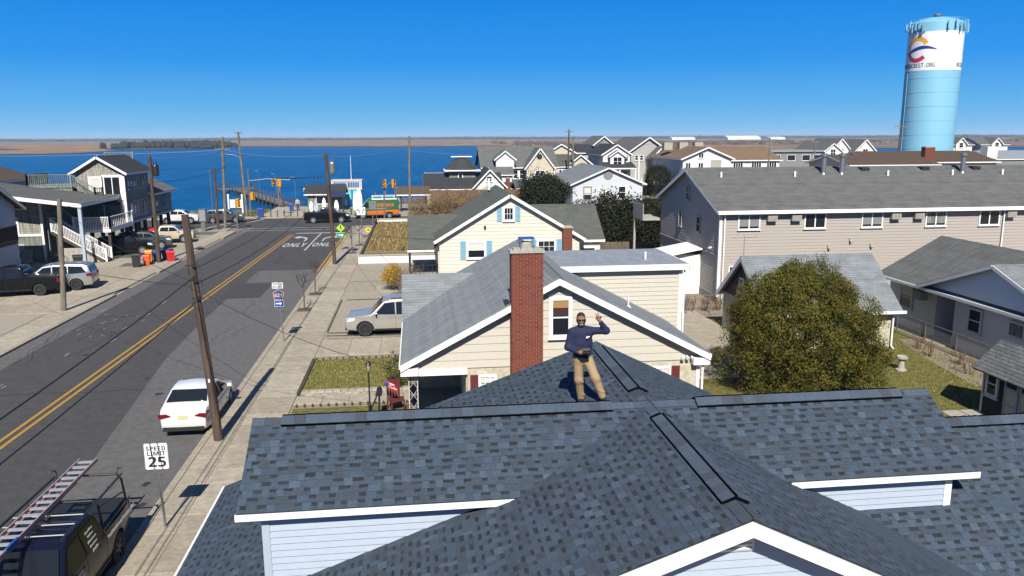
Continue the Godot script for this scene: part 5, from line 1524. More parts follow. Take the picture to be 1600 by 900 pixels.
func cyl(a: float, y: float, r: float, o: Vector3) -> Vector3: return o + V(sin(a) * r, y, cos(a) * r)
func water_tower():
	var o = V(136, 0, -200)
	var h = thing("water_tower", "tall pale blue water tower with white band and sun-and-wave emblem", "tower")
	h.position = o
	var R = 6.6
	var mb = MB.new(); mb.lathe([Vector2(R, 0), Vector2(R, 26.6)], 64)
	for k in 7: mb.lathe([Vector2(R, 3 + k * 3.6), Vector2(R + .05, 3.02 + k * 3.6), Vector2(R + .05, 3.1 + k * 3.6), Vector2(R, 3.12 + k * 3.6)], 64)
	part(h, "shaft", mb, M.tower_blue)
	mb = MB.new(); mb.lathe([Vector2(R + .01, 26.6), Vector2(R + .01, 36.2)], 64); part(h, "white_band", mb, M.tower_white)
	mb = MB.new(); mb.lathe([Vector2(R, 36.2), Vector2(R, 38.6), Vector2(R * .97, 38.75), Vector2(R * .7, 39.6), Vector2(R * .35, 40.1), Vector2(0, 40.25)], 64); part(h, "dome", mb, M.tower_blue)
	mb = MB.new(); mb.lathe([Vector2(.8, 40.1), Vector2(.8, 40.5), Vector2(1.05, 40.6), Vector2(1.05, 41.0), Vector2(.5, 41.3), Vector2(0, 41.35)], 18); part(h, "roof_vent", mb, M.galv)
	mb = MB.new()
	for k in 48:
		var a = TAU * k / 48; var a2 = TAU * (k + 1) / 48
		mb.beam(cyl(a, 39.6, 6.35, Vector3.ZERO), cyl(a2, 39.6, 6.35, Vector3.ZERO), .05, .05)
		if k % 2 == 0: mb.beam(cyl(a, 38.6, 6.35, Vector3.ZERO), cyl(a, 39.6, 6.35, Vector3.ZERO), .05, .05)
	part(h, "rim_railing", mb, M.tower_blue)
	# direction to the street corner from which it is seen
	var face = atan2(-136.0, 200.0)
	for c in 2:
		var ce = face + (deg_to_rad(-38) if c == 0 else deg_to_rad(112))
		var wn = Node3D.new()
		var s = "WILDWOODCREST.ORG"
		for i in s.length():
			var a = ce - deg_to_rad(8) + (i - (s.length() - 1) * .5) * deg_to_rad(5.9)
			words(h, s[i], 1.5, Transform3D(Basis(UPV, a).scaled_local(V(.74, 1, 1)), cyl(a, 27.85, R + .02, Vector3.ZERO)), M.grey_text, "letter", .03, "Droid Sans", 600)
		for q in 2:
			mb = MB.new(); var n = 26
			for i in n:
				var t0 = lerpf(.16, 1.0, float(i) / n) * PI; var t1 = lerpf(.16, 1.0, (i + 1.0) / n) * PI
				if q == 1: t0 = -lerpf(.24, .93, float(i) / n) * PI; t1 = -lerpf(.24, .93, (i + 1.0) / n) * PI
				var pts = []
				for e in [[t0, 2.2], [t1, 2.2], [t1, 3.25], [t0, 3.25]]:
					pts.append(cyl(ce + cos(e[0]) * e[1] / R, 31.9 + sin(e[0]) * e[1], R + .035, Vector3.ZERO))
				if q == 0: mb.quad(pts[3], pts[2], pts[1], pts[0])
				else: mb.quad(pts[0], pts[1], pts[2], pts[3])
			part(h, "emblem_arc", mb, M.tower_gold if q == 0 else M.tower_red)
		mb = MB.new()
		for i in 40:
			var pts = []
			for e in [[i, -1], [i + 1, -1], [i + 1, 1], [i, 1]]:
				var u = e[0] / 40.0; var x = lerpf(-4.0, 5.0, u)
				var y = 31.6 + .75 * sin((u - .28) * 4.2); var th = .42 * pow(maxf(0.0, sin(PI * u)), .7) + .02
				pts.append(cyl(ce + x / R, y + e[1] * th, R + .05, Vector3.ZERO))
			mb.quad(pts[0], pts[1], pts[2], pts[3])
		part(h, "emblem_wave", mb, M.tower_navy)
	var k2 = 0
	for d in [-74, -58, -50, -41, -33, -24, 22, 38, 50, 62, 74, 95, 130, 180]:
		var a = face + deg_to_rad(d); var y = 37.6 + .5 * sin(k2 * 2.1); k2 += 1
		var an = MB.new(); var bs = Basis(UPV, a)
		an.bx(cyl(a, y, R + .75, Vector3.ZERO), V(.42, 2.0, .25), bs)
		an.bx(cyl(a, y, R + .5, Vector3.ZERO), V(.09, 2.7, .09), bs)
		an.bx(cyl(a, y + .8, R + .25, Vector3.ZERO), V(.12, .1, .5), bs); an.bx(cyl(a, y - .8, R + .25, Vector3.ZERO), V(.12, .1, .5), bs)
		an.bx(cyl(a + .05, y - .5, R + .4, Vector3.ZERO), V(.3, .5, .2), bs)
		part(h, "antenna", an, M.tower_blue)
	var lad = MB.new()
	lad.bx(cyl(face - 1.05, 13, R + .15, Vector3.ZERO), V(.5, 26, .12), Basis(UPV, face - 1.05)); part(h, "ladder_rail", lad, M.tower_blue)

func pole(label: String, base: Vector3, top: Vector3, r0: float, r1: float, mat: Material, op = {}) -> Node3D:
	var h = thing("utility_pole", label, "pole", base, 0.0, "wooden utility poles")
	var mb = MB.new(); var t = top - base
	var pts = []; var rd = []
	for i in 9:
		var u = i / 8.0
		pts.append(t * u + V(sin(u * 7.0) * .015, 0, cos(u * 5.0) * .015)); rd.append(lerpf(r0, r1, u))
	pts[0].y = -.1
	mb.tube(pts, rd, 12); part(h, "shaft", mb, mat)
	for a in op.get("arms", []):
		mb = MB.new(); var c = t * (a[0] / t.y)
		var hv = V(a[1] * .5, 0, 0) if not op.get("turn", false) else V(0, 0, a[1] * .5)
		mb.beam(c - hv + V(0, 0, r1), c + hv + V(0, 0, r1), .1, .11)
		part(h, "crossarm", mb, M.pole_grey)
		for s in [-.9, -.45, .45, .9]:
			mb = MB.new(); mb.lathe([Vector2(.03, .05), Vector2(.05, .1), Vector2(.03, .14), Vector2(.05, .19), Vector2(0, .22)], 8, c + hv * s + V(0, 0, r1)); part(h, "insulator", mb, M.steel)
	if op.has("can"):
		mb = MB.new(); var y = op.can; var c = t * (y / t.y)
		mb.lathe([Vector2(0, -.45), Vector2(.24, -.45), Vector2(.26, -.35), Vector2(.26, .35), Vector2(.22, .45), Vector2(0, .48)], 14, c + V(.42, 0, .1))
		for s in [-.12, .12]: mb.lathe([Vector2(.03, .45), Vector2(.045, .55), Vector2(.03, .7), Vector2(0, .72)], 8, c + V(.42 + s, 0, .1))
		part(h, "transformer", mb, op.get("canmat", M.galv))
	if op.has("hard"):
		for y in op.hard:
			mb = MB.new(); var c = t * (y / t.y)
			mb.bx(c + V(.08, 0, .12), V(.09, .13, .08)); mb.bx(c + V(-.1, -.2, .1), V(.07, .1, .07))
			mb.tube([c + V(-.2, 0, .1), c + V(.28, .02, .14)], [.018, .018], 6)
			mb.tube([c + V(.2, .1, .1), c + V(.3, -.15, .16), c + V(.05, -.35, .15), c + V(-.2, -.1, .12)], [.01, .01, .01, .01], 5)
			part(h, "line_hardware", mb, M.black_metal)
	if op.has("light"):
		mb = MB.new(); var c = t * (op.light / t.y)
		mb.tube([c, c + V(-.9, .5, 0), c + V(-2.0, .6, 0)], [.03, .03, .03], 6); mb.bx(c + V(-2.2, .57, 0), V(.6, .13, .24)); part(h, "street_light", mb, M.galv)
	if op.get("tag", false):
		mb = MB.new(); mb.bx(t * .28 + V(.02, 0, r0), V(.06, .12, .01)); part(h, "tag_plate", mb, M.sign_white)
	return h
func wire(label: String, a: Vector3, b: Vector3, sag: float, r = .012, mat = null):
	var mb = MB.new(); var pts = []; var rd = []
	for i in 15:
		var u = i / 14.0
		pts.append(a.lerp(b, u) - UPV * sag * 4.0 * u * (1.0 - u)); rd.append(r)
	mb.tube(pts, rd, 5)
	solo("overhead_wire", mb, M.wire if mat == null else mat, label, "wire", "overhead wires")
func build_poles():
	pole("leaning brown utility pole beside the white sedan", V(-6.98, .1, -26.6), V(-7.5, 7.85, -26.6), .16, .12, M.pole_wood, {"hard": [5.0, 5.6, 6.1], "tag": true})
	pole("weathered grey utility pole beside the silver hatch of the parked SUV", V(-21.3, .1, -49.2), V(-20.85, 6.8, -49.2), .16, .13, M.pole_grey, {})
	pole("dark utility pole with black transformer before the cedar house", V(-21.5, .1, -67.9), V(-21.5, 8.9, -67.9), .17, .13, M.pole_wood, {"can": 7.6, "canmat": M.black_metal, "hard": [8.5]})
	pole("tall pale utility pole at the left corner of the crossing", V(-21.9, .1, -93.2), V(-21.5, 10.4, -93.2), .17, .13, M.pole_grey, {"arms": [[8.9, 1.6]], "hard": [7.0]})
	pole("short dark pole beside the grey cabinet at the corner", V(-22.45, .1, -92.2), V(-22.4, 7.0, -92.2), .15, .12, M.pole_wood, {})
	pole("tall grey utility pole on the grass by the bay", V(-22.5, .1, -108), V(-22.9, 11.0, -108), .18, .13, M.pole_grey, {"arms": [[10.8, 1.0]], "light": 7.5, "hard": [4.8]})
	pole("dark utility pole with pale transformer on the right sidewalk", V(-6.8, .1, -64.7), V(-7.1, 9.1, -64.7), .16, .12, M.pole_wood, {"can": 7.8, "hard": [6.4, 8.8]})
	pole("bare pale pole standing before the reed fence", V(-.95, 0, -98.9), V(-.75, 10.4, -98.9), .16, .13, M.pole_grey, {})
	pole("brown utility pole with small crossarm among the waterfront houses", V(25.6, 0, -133), V(25.7, 11.4, -133), .16, .12, M.pole_wood, {"arms": [[11.0, 1.4]]})
	pole("pale utility pole right of the brown one among the waterfront houses", V(27.2, 0, -136), V(27.0, 10.1, -136), .16, .13, M.pole_grey, {})
	pole("utility pole with two crossarms left of the water tower", V(91, 0, -142), V(91.3, 12.3, -142), .18, .14, M.pole_wood, {"arms": [[11.8, 3.0], [9.6, 2.6]]})
	pole("thin pale pole rising above the tan roof", V(51.6, 0, -112), V(51.6, 9.9, -112), .12, .09, M.pole_grey, {})
	pole("thin pole left of the three steep gabled houses", V(78.5, 0, -150), V(78.5, 9.2, -150), .14, .11, M.pole_grey, {"arms": [[8.9, 1.6]]})
	var hub = V(-7.25, 5.6, -26.5)
	wire("thick dark cable along the street from the leaning pole towards the viewer", hub + V(-.1, .2, 0), V(-7.6, 6.1, 12), .55, .018)
	wire("lower dark cable along the street from the leaning pole towards the viewer", hub + V(.1, -.45, 0), V(-7.2, 5.6, 12), .5, .016)
	wire("thick cable sagging between the leaning pole and the transformer pole up the street", hub, V(-6.95, 6.4, -64.7), .7, .016)
	wire("second cable sagging between the leaning pole and the pole up the street", hub + V(0, .5, 0), V(-6.95, 7.0, -64.7), .5, .012)
	wire("service wire from the leaning pole to the cream house porch", hub + V(.1, -.3, 0), V(-.55, 2.25, -27.0), .35, .011)
	wire("service wire from the leaning pole across the street to the left edge", hub + V(-.1, -.1, 0), V(-33, 4.8, -57.2), .7, .011)
	wire("thin service wire from the leaning pole to the pale pole across", hub, V(-20.9, 6.4, -49.2), .4, .010)
	wire("service wire crossing the street from the transformer pole to the ivory house", V(-21.4, 6.2, -67.9), V(1.1, 3.3, -54.4), .8, .013)
	wire("thin wire from the right transformer pole to the cream house gable", V(-6.95, 6.2, -64.7), V(-.4, 3.9, -35.1), .5, .010)
	wire("cable from the grey pole to the dark transformer pole on the left", V(-20.9, 6.3, -49.2), V(-21.5, 7.0, -67.9), .35, .013)
	wire("cable from the dark transformer pole to the left corner pole", V(-21.5, 6.8, -67.9), V(-21.6, 7.0, -93.2), .4, .016)
	wire("upper line between the left corner pole and the transformer pole", V(-21.5, 8.7, -67.9), V(-21.6, 9.0, -93.2), .3, .012, M.wire_light)
	wire("pale line crossing above the bay from the corner pole to the bayside pole", V(-21.5, 10.2, -93.2), V(-22.9, 10.7, -108), .2, .012, M.wire_light)
	wire("pale high line from the bayside pole to the bare pale pole", V(-22.8, 10.8, -108), V(-.8, 10.3, -98.9), .3, .012, M.wire_light)
	wire("pale high line from the bare pale pole to the brown pole by the houses", V(-.8, 10.3, -98.9), V(25.7, 11.2, -133), .4, .013, M.wire_light)
	wire("pale middle line from the corner pole to the right transformer pole", V(-21.6, 9.0, -93.2), V(-7.1, 8.9, -64.7), .4, .011, M.wire_light)
	wire("pale line from the right transformer pole to the bare pale pole", V(-7.1, 8.8, -64.7), V(-.8, 9.3, -98.9), .4, .011, M.wire_light)
	wire("pale low line from the bare pale pole towards the waterfront houses", V(-.8, 8.6, -98.9), V(27, 7.4, -136), .5, .012, M.wire_light)
	wire("line from the far left across the bay view to the corner pole", V(-75, 9.0, -100), V(-21.6, 8.9, -93.2), .6, .012, M.wire_light)
	wire("dark low cable from the far left to the corner pole", V(-75, 6.8, -100), V(-21.6, 6.9, -93.2), .5, .018)
	wire("high line from the brown waterfront pole to the tower pole", V(25.7, 11.1, -133), V(91.3, 12.0, -142), 1.0, .013, M.wire_light)

func sign_board(p: Node, o: Vector3, w: float, h: float, mat: Material, border: Material, nm = "sign_plate", rad = .04) -> MeshInstance3D:
	var q = PackedVector2Array(); var q2 = PackedVector2Array()
	for c in [[1, 1], [-1, 1], [-1, -1], [1, -1]]:
		for k in 4:
			var a = atan2(c[1], c[0]) - PI / 4 + k * PI / 6
			q.append(Vector2(c[0] * (w * .5 - rad) + cos(a) * rad, c[1] * (h * .5 - rad) + sin(a) * rad))
			q2.append(Vector2(c[0] * (w * .5 - rad - .016) + cos(a) * rad, c[1] * (h * .5 - rad - .016) + sin(a) * rad))
	var mb = MB.new(); mb.prism(q, o, V(1, 0, 0), UPV, 0, .006)
	var n0 = part(p, nm, mb, border)
	mb = MB.new(); mb.prism(q2, o, V(1, 0, 0), UPV, .006, .009); part(n0, "face", mb, mat)
	return n0
func sign_post(p: Node, y: float, lean = V(0, 0, 0)):
	var mb = MB.new()
	mb.beam(V(0, 0, 0), V(lean.x, y, lean.z), .06, .03, V(0, 0, 1)); mb.beam(V(0, 0, -.02), V(lean.x, y, lean.z - .02), .02, .03, V(0, 0, 1))
	part(p, "post", mb, M.galv)
func build_signs():
	var s = thing("speed_sign", "white speed limit 25 sign on a metal post by the kerb", "sign", V(-6.9, .12, -20.4))
	sign_post(s, 2.34, V(-.06, 0, 0))
	var b = sign_board(s, V(-.05, 2.0, .03), .61, .74, M.sign_white, M.steel)
	words(b, "SPEED", .155, Transform3D(Basis().scaled(V(1.1, 1, 1)), V(-.05, 2.22, .042)), M.sign_black)
	words(b, "LIMIT", .155, Transform3D(Basis().scaled(V(1.1, 1, 1)), V(-.05, 2.08, .042)), M.sign_black)
	words(b, "25", .38, Transform3D(Basis().scaled(V(1.15, 1, 1)), V(-.04, 1.845, .042)), M.sign_black)
	s = thing("route_sign", "truck route sign stack with blue county shield and arrow", "sign", V(-6.9, .12, -39.9))
	sign_post(s, 3.0, V(-.12, 0, .3))
	b = sign_board(s, V(-.1, 2.95, .34), .55, .33, M.sign_white, M.steel)
	words(b, "TRUCK", .15, Transform3D(Basis(), V(-.1, 3.02, .351)), M.sign_black); words(b, "ROUTE", .15, Transform3D(Basis(), V(-.1, 2.88, .351)), M.sign_black)
	var mb = MB.new(); mb.prism(P2([-.2, -.26, .2, -.26, .27, .1, 0, .28, -.27, .1]), V(-.09, 2.48, .33), V(1, 0, 0), UPV, 0, .008)
	b = part(s, "shield_plate", mb, M.sign_gold)
	mb = MB.new(); mb.prism(P2([-.18, -.24, .18, -.24, .245, .09, 0, .255, -.245, .09]), V(-.09, 2.48, .338), V(1, 0, 0), UPV, 0, .003); part(b, "face", mb, M.sign_blue)
	words(b, "621", .24, Transform3D(Basis(), V(-.09, 2.45, .342)), M.sign_gold)
	b = sign_board(s, V(-.08, 2.03, .31), .45, .33, M.sign_blue, M.sign_white)
	mb = MB.new(); mb.prism(P2([-.15, -.03, .04, -.03, .04, -.08, .15, 0, .04, .08, .04, .03, -.15, .03]), V(-.08, 2.03, .32), V(1, 0, 0), UPV, 0, .003); part(b, "arrow", mb, M.sign_white)
	s = thing("crossing_sign", "lime green pedestrian sign above a green arrow plate behind the dark pole", "sign", V(-6.95, .12, -72.5))
	sign_post(s, 2.6)
	mb = MB.new(); mb.prism(P2([0, -.38, .38, 0, 0, .38, -.38, 0]), V(0, 2.1, .03), V(1, 0, 0), UPV, 0, .01); b = part(s, "diamond_plate", mb, M.sign_lime)
	mb = MB.new(); mb.lathe([Vector2(0, -.06), Vector2(.05, -.04), Vector2(.06, 0), Vector2(.05, .04), Vector2(0, .06)], 8, V(0, 2.32, .05)); mb.prism(P2([-.06, -.2, 0, -.02, .08, -.2, .12, -.18, .06, .05, .05, .14, -.04, .14, -.12, -.02, -.08, -.04, -.03, .06, -.03, -.02, -.1, -.19]), V(0, 2.1, .04), V(1, 0, 0), UPV, 0, .004); part(b, "walker_symbol", mb, M.sign_black)
	b = sign_board(s, V(0, 1.45, .03), .8, .42, M.sign_green, M.sign_white)
	mb = MB.new(); mb.prism(P2([-.25, -.04, .06, -.04, .06, -.12, .25, 0, .06, .12, .06, .04, -.25, .04]), V(0, 1.45, .042), V(1, 0, 0), UPV, 0, .003); part(b, "arrow", mb, M.sign_white)
	s = thing("lane_sign", "white lane control sign with two curved arrows", "sign", V(-5.6, .12, -80))
	sign_post(s, 3.3)
	b = sign_board(s, V(0, 2.9, .03), .9, .8, M.sign_white, M.sign_black)
	for k in [-1, 1]:
		mb = MB.new(); mb.prism(P2([k * .1, -.25, k * .16, -.25, k * .16, -.05, k * .3, .1, k * .34, .04, k * .36, .22, k * .18, .2, k * .24, .14, k * .1, 0]), V(0, 2.9, .042), V(1, 0, 0), UPV, 0, .003); part(b, "arrow", mb, M.sign_black)
	s = thing("blank_sign", "small grey sign seen from behind near the corner", "sign", V(-4.9, .12, -88)); sign_post(s, 3.2); sign_board(s, V(0, 2.8, .03), .75, .9, M.galv, M.steel)
	s = thing("yellow_sign", "small yellow warning sign low by the street tree", "sign", V(-5.0, .12, -80.5)); sign_post(s, 1.3)
	mb = MB.new(); mb.lathe([Vector2(0, 0), Vector2(.26, 0), Vector2(.26, .012), Vector2(0, .012)], 18, V(0, .95, .03), Basis(Vector3.RIGHT, PI / 2)); b = part(s, "sign_plate", mb, M.sign_yellow)
	mb = MB.new(); mb.prism(P2([-.12, -.05, .05, -.05, .05, -.12, .17, 0, .05, .12, .05, .05, -.12, .05]), V(0, .95, .045), V(1, 0, 0), UPV, 0, .004); part(b, "symbol", mb, M.sign_black)
	mb = MB.new(); mb.tube([V(-4.6, .1, -90.5), V(-4.6, 2.4, -90.5)], [.035, .035], 8); solo("steel_post", mb, M.galv, "thin steel post at the end of the right sidewalk", "post")
func signal_head(p: Node, o: Vector3, bs: Basis):
	var mb = MB.new(); mb.bx(o, V(.32, .98, .26), bs)
	for k in 3:
		var c = o + V(0, .33 - k * .33, 0)
		mb.tube([c + bs.z * .14, c + bs.z * .36 + V(0, .02, 0)], [.14, .15], 10, false)
	var h = part(p, "signal_head", mb, M.signal_yellow)
	for k in 3:
		mb = MB.new(); mb.lathe([Vector2(.13, 0), Vector2(.1, .05), Vector2(0, .07)], 12, o + V(0, .33 - k * .33, 0) + bs.z * .15, bs * Basis(Vector3.RIGHT, PI / 2)); part(h, "lens", mb, [M.tail_red, M.amber, M.sign_green][k])
func build_signals():
	var s = thing("traffic_signal", "mast arm traffic signal with yellow heads on the bay side", "traffic light", V(-21.9, .1, -107.6))
	var mb = MB.new(); mb.tube([V(0, 0, 0), V(0, 6.2, 0)], [.13, .09], 10); part(s, "mast", mb, M.galv)
	mb = MB.new(); mb.tube([V(0, 4.6, 0), V(2.5, 4.85, .2), V(5.4, 4.7, .4)], [.07, .06, .05], 8); part(s, "mast_arm", mb, M.galv)
	signal_head(s, V(3.2, 4.35, .4), Basis(UPV, .2)); signal_head(s, V(4.0, 4.35, .5), Basis(UPV, -.9)); signal_head(s, V(.35, 2.6, .2), Basis(UPV, .9))
	s = thing("traffic_signal", "single pole traffic signal with two yellow heads right of the crossing", "traffic light", V(-3.9, .1, -94.3))
	mb = MB.new(); mb.tube([V(0, 0, 0), V(.1, 4.6, 0)], [.11, .08], 10); part(s, "mast", mb, M.galv)
	mb = MB.new(); mb.tube([V(.1, 4.2, 0), V(.4, 4.6, 0), V(1.2, 5.1, 0)], [.04, .04, .04], 8); part(s, "mast_arm", mb, M.galv)
	signal_head(s, V(.2, 4.8, .1), Basis(UPV, -.4)); signal_head(s, V(1.2, 4.8, .1), Basis(UPV, .5))
	s = thing("traffic_signal", "low post traffic signal beside the grey cabinet at left corner", "traffic light", V(-20.5, .1, -93))
	mb = MB.new(); mb.tube([V(0, 0, 0), V(0, 3.4, 0)], [.09, .07], 10); part(s, "mast", mb, M.galv)
	signal_head(s, V(.25, 2.9, .1), Basis(UPV, .7))
	s = thing("signal_cabinet", "grey metal control cabinet on a pedestal at the left corner", "cabinet", V(-23.6, .1, -90.6))
	mb = MB.new(); mb.bx(V(0, .55, 0), V(.45, 1.1, .4)); part(s, "pedestal", mb, M.galv)
	mb = MB.new(); mb.bx(V(0, 1.75, 0), V(.75, 1.35, .55)); mb.bx(V(0, 2.44, 0), V(.82, .06, .62)); var cb = part(s, "cabinet_body", mb, M.galv)
	mb = MB.new(); mb.bx(V(0, 1.75, .285), V(.62, 1.2, .02)); mb.bx(V(.22, 1.75, .31), V(.03, .16, .03)); part(cb, "door", mb, M.steel)
	mb = MB.new(); mb.tube([V(-22.75, .1, -91.6), V(-22.75, 6.9, -91.6)], [.05, .045], 8); mb.tube([V(-22.75, 6.6, -91.6), V(-21.7, 6.6, -93)], [.03, .03], 6)
	solo("conduit_pole", mb, M.galv, "thin silver conduit pole beside the short dark pole", "pole")
func bin(label: String, at: Vector3, mat: Material, w: float, h: float, lidm: Material, turn = 0.0, nm = "rubbish_bin"):
	var s = thing(nm, label, "bin", at, turn)
	var mb = MB.new(); var q = w * .42
	var lo = [V(-q, 0, q), V(q, 0, q), V(q, 0, -q), V(-q, 0, -q)]
	var up = [V(-w * .5, h, w * .55), V(w * .5, h, w * .55), V(w * .5, h, -w * .5), V(-w * .5, h, -w * .5)]
	for i in 4: mb.quad(lo[i], lo[(i + 1) % 4], up[(i + 1) % 4], up[i])
	mb.bx(V(0, h - .04, .02), V(w * 1.06, .07, w * 1.1))
	part(s, "body", mb, mat)
	mb = MB.new(); mb.prism(P2([-w * .54, 0, w * .58, 0, w * .5, .07, -w * .4, .11]), V(-w * .53, h, 0), V(0, 0, 1), UPV, -w * 1.06, 0); part(s, "lid", mb, lidm)
	mb = MB.new(); mb.tube([V(-w * .45, h - .05, -w * .6), V(w * .45, h - .05, -w * .6)], [.02, .02], 6)
	for sx in [-1, 1]: mb.lathe([Vector2(0, -.03), Vector2(.1, -.03), Vector2(.1, .03), Vector2(0, .03)], 10, V(sx * w * .4, .1, -w * .42), Basis(V(0, 0, 1), PI / 2))
	part(s, "wheels_and_handle", mb, M.rubber)
func build_small_things():
	bin("black wheeled bin by the left sidewalk near the orange bins", V(-22.5, .12, -65.6), M.bin_black, .6, 1.0, M.bin_black, .2)
	bin("bright orange drum bin below the amber one", V(-22.0, .12, -66.6), M.orange, .5, .75, M.red, .1, "orange_bin")
	bin("amber bin just behind the orange drum", V(-22.2, .12, -67.8), M.amber, .5, .95, M.amber, .1, "orange_bin")
	bin("blue recycling bin left of the dark transformer pole", V(-21.9, .12, -68.9), M.bin_blue, .7, .8, M.bin_blue, .3, "recycling_bin")
	bin("second blue recycling bin right behind the transformer pole", V(-21.2, .12, -69.4), M.bin_blue, .7, .8, M.bin_blue, -.2, "recycling_bin")
	bin("red bin right of the transformer pole", V(-20.75, .12, -68.6), M.red, .62, .75, M.red, .4, "red_bin")
	bin("black wheeled bin by the grey block wall with its lid leaning", V(-26.5, .12, -64.6), M.bin_black, .7, 1.1, M.bin_black, .4)
	bin("blue litter bin on the pavement beside the crossing", V(-20.1, .12, -104.9), M.bin_blue, .7, 1.15, M.bin_blue, 0, "litter_bin")
	bin("small blue bin beside the person on the pier path", V(-17.6, .1, -114), M.bin_blue, .55, 1.0, M.bin_blue, 0, "litter_bin")
	# lamp post and mailbox
	var s = thing("lamp_post", "black garden lamp post beside the small front lawn", "lamp", V(-1.98, .12, -28.85))
	s.scale = V(.8, .8, .8)
	var mb = MB.new(); mb.lathe([Vector2(.07, 0), Vector2(.07, .3), Vector2(.04, .4), Vector2(.035, 1.85), Vector2(.06, 1.9), Vector2(.03, 1.95)], 10); part(s, "post", mb, M.black_metal)
	mb = MB.new()
	for k in 4: mb.beam(V(cos(TAU * k / 4) * .07, 1.95, sin(TAU * k / 4) * .07), V(cos(TAU * k / 4) * .12, 2.25, sin(TAU * k / 4) * .12), .015, .015)
	mb.lathe([Vector2(.15, 2.25), Vector2(.1, 2.35), Vector2(.02, 2.45), Vector2(0, 2.52)], 4); part(s, "lantern_frame", mb, M.black_metal)
	mb = MB.new(); mb.lathe([Vector2(.05, 1.96), Vector2(.095, 2.24)], 4); part(s, "lantern_glass", mb, M.lamp_clear)
	s = thing("mailbox", "small black mailbox on a short post beside the lamp post", "mailbox", V(-1.6, .12, -27.9))
	mb = MB.new(); mb.beam(V(0, 0, 0), V(.04, .95, 0), .07, .07); part(s, "post", mb, M.black_metal)
	mb = MB.new(); var q = P2([-.1, 0, .1, 0, .1, .12])
	for k in 6: q.append(Vector2(cos(PI * k / 5.0) * .1, .13 + sin(PI * k / 5.0) * .1))
	mb.prism(q, V(.04, .95, -.22), V(1, 0, 0), UPV, 0, .44); part(s, "box", mb, M.black_metal)
	s = thing("birdbath", "small white stone pedestal on the back yard grass", "birdbath", V(20.9, .13, -31.0))
	mb = MB.new(); mb.lathe([Vector2(.24, 0), Vector2(.24, .06), Vector2(.15, .1), Vector2(.12, .45), Vector2(.18, .5)], 8); part(s, "pedestal", mb, M.stone)
	mb = MB.new(); mb.lathe([Vector2(.17, .5), Vector2(.25, .56), Vector2(.25, .64), Vector2(.2, .6), Vector2(0, .58)], 12); part(s, "basin", mb, M.stone)
	s = thing("porch_chair", "dull red garden chair with a small flag beside the cream porch", "chair", V(-1.0, .12, -28.8), .4)
	mb = MB.new(); mb.bx(V(0, .42, 0), V(.55, .05, .5)); part(s, "seat", mb, M.shutter_red)
	mb = MB.new()
	for k in 5: mb.bx(V(-.22 + k * .11, .8, -.24), V(.09, .7, .03))
	part(s, "backrest", mb, M.shutter_red)
	for c in [[-.25, .22], [.25, .22], [-.25, -.22], [.25, -.22]]:
		mb = MB.new(); mb.bx(V(c[0], .21, c[1]), V(.05, .42, .05)); part(s, "leg", mb, M.shutter_red)
	s = thing("garden_flag", "little striped flag on a stick by the porch", "flag", V(-1.15, .12, -28.3))
	mb = MB.new(); mb.tube([V(0, 0, 0), V(-.25, 1.3, 0)], [.012, .01], 6); part(s, "stick", mb, M.pole_grey)
	for k in 7:
		mb = MB.new(); var y = 1.25 - k * .043
		mb.bx(V(-.05 + k * .02, y, .01 * sin(k)), V(.36, .042, .012), Basis(V(0, 0, 1), -.45)); part(s, "stripe", mb, M.red if k % 2 == 0 else M.white)
	mb = MB.new(); mb.bx(V(-.15, 1.21, .02), V(.16, .14, .014), Basis(V(0, 0, 1), -.45)); part(s, "canton", mb, M.sign_blue)
	# chain link fence of the right-hand yard
	s = thing("wire_fence", "chain link fence with steel posts along the right-hand yard", "fence")
	var pz = [-37.3, -35.0, -32.7, -30.4, -28.1]
	for z in pz:
		mb = MB.new(); mb.tube([V(24.7, 0, z), V(24.7, 1.25, z)], [.03, .03], 8); part(s, "post", mb, M.galv)
	mb = MB.new(); mb.tube([V(24.7, 1.22, -37.3), V(24.7, 1.22, -28.1)], [.022, .022], 8); part(s, "top_rail", mb, M.galv)
	mb = MB.new()
	for i in 92:
		var z = -37.3 + i * .1
		for d in [-1, 1]:
			var z2 = clampf(z + d * 1.1, -37.3, -28.1); mb.beam(V(24.7, .12, z), V(24.7, .12 + absf(z2 - z), z2), .004, .004)
	var me = part(s, "mesh", mb, M.steel); me.set_meta("kind", "stuff")
	# wooden fence between the houses
	s = thing("board_fence", "weathered vertical board fence behind the ivory house", "fence")
	for i in 34:
		mb = MB.new(); var x = 13.3 + i * .155
		mb.box(V(x, .1, -62.02), V(x + .148, 1.85 + rng.randf_range(-.03, .03), -62.0 + rng.randf_range(0, .01))); part(s, "board", mb, M.fence_wood)
	s = thing("side_gate", "white gate post with grey panel between the addition and the beige building", "gate")
	mb = MB.new(); mb.box(V(15.2, .1, -44.0), V(15.4, 2.0, -43.8)); part(s, "post", mb, M.white)
	for i in 9:
		mb = MB.new(); mb.box(V(13.3 + i * .21, .15, -43.95), V(13.5 + i * .21, 1.75, -43.9)); part(s, "board", mb, M.vinyl_blue)
	s = thing("low_wire_fence", "low wire fence across the end of the concrete drive", "fence")
	for x in [15.4, 16.8, 18.1]:
		mb = MB.new(); mb.tube([V(x, .1, -43.2), V(x, 1.2, -43.2)], [.03, .03], 8); part(s, "post", mb, M.galv)
	mb = MB.new(); mb.tube([V(15.4, 1.18, -43.2), V(18.1, 1.18, -43.2)], [.02, .02], 6); part(s, "top_rail", mb, M.galv)
	# clutter under the cedar house
	s = thing("bicycle", "green bicycle leaning in front of the sage lower wall", "bicycle", V(-29.6, .1, -68.2), .2)
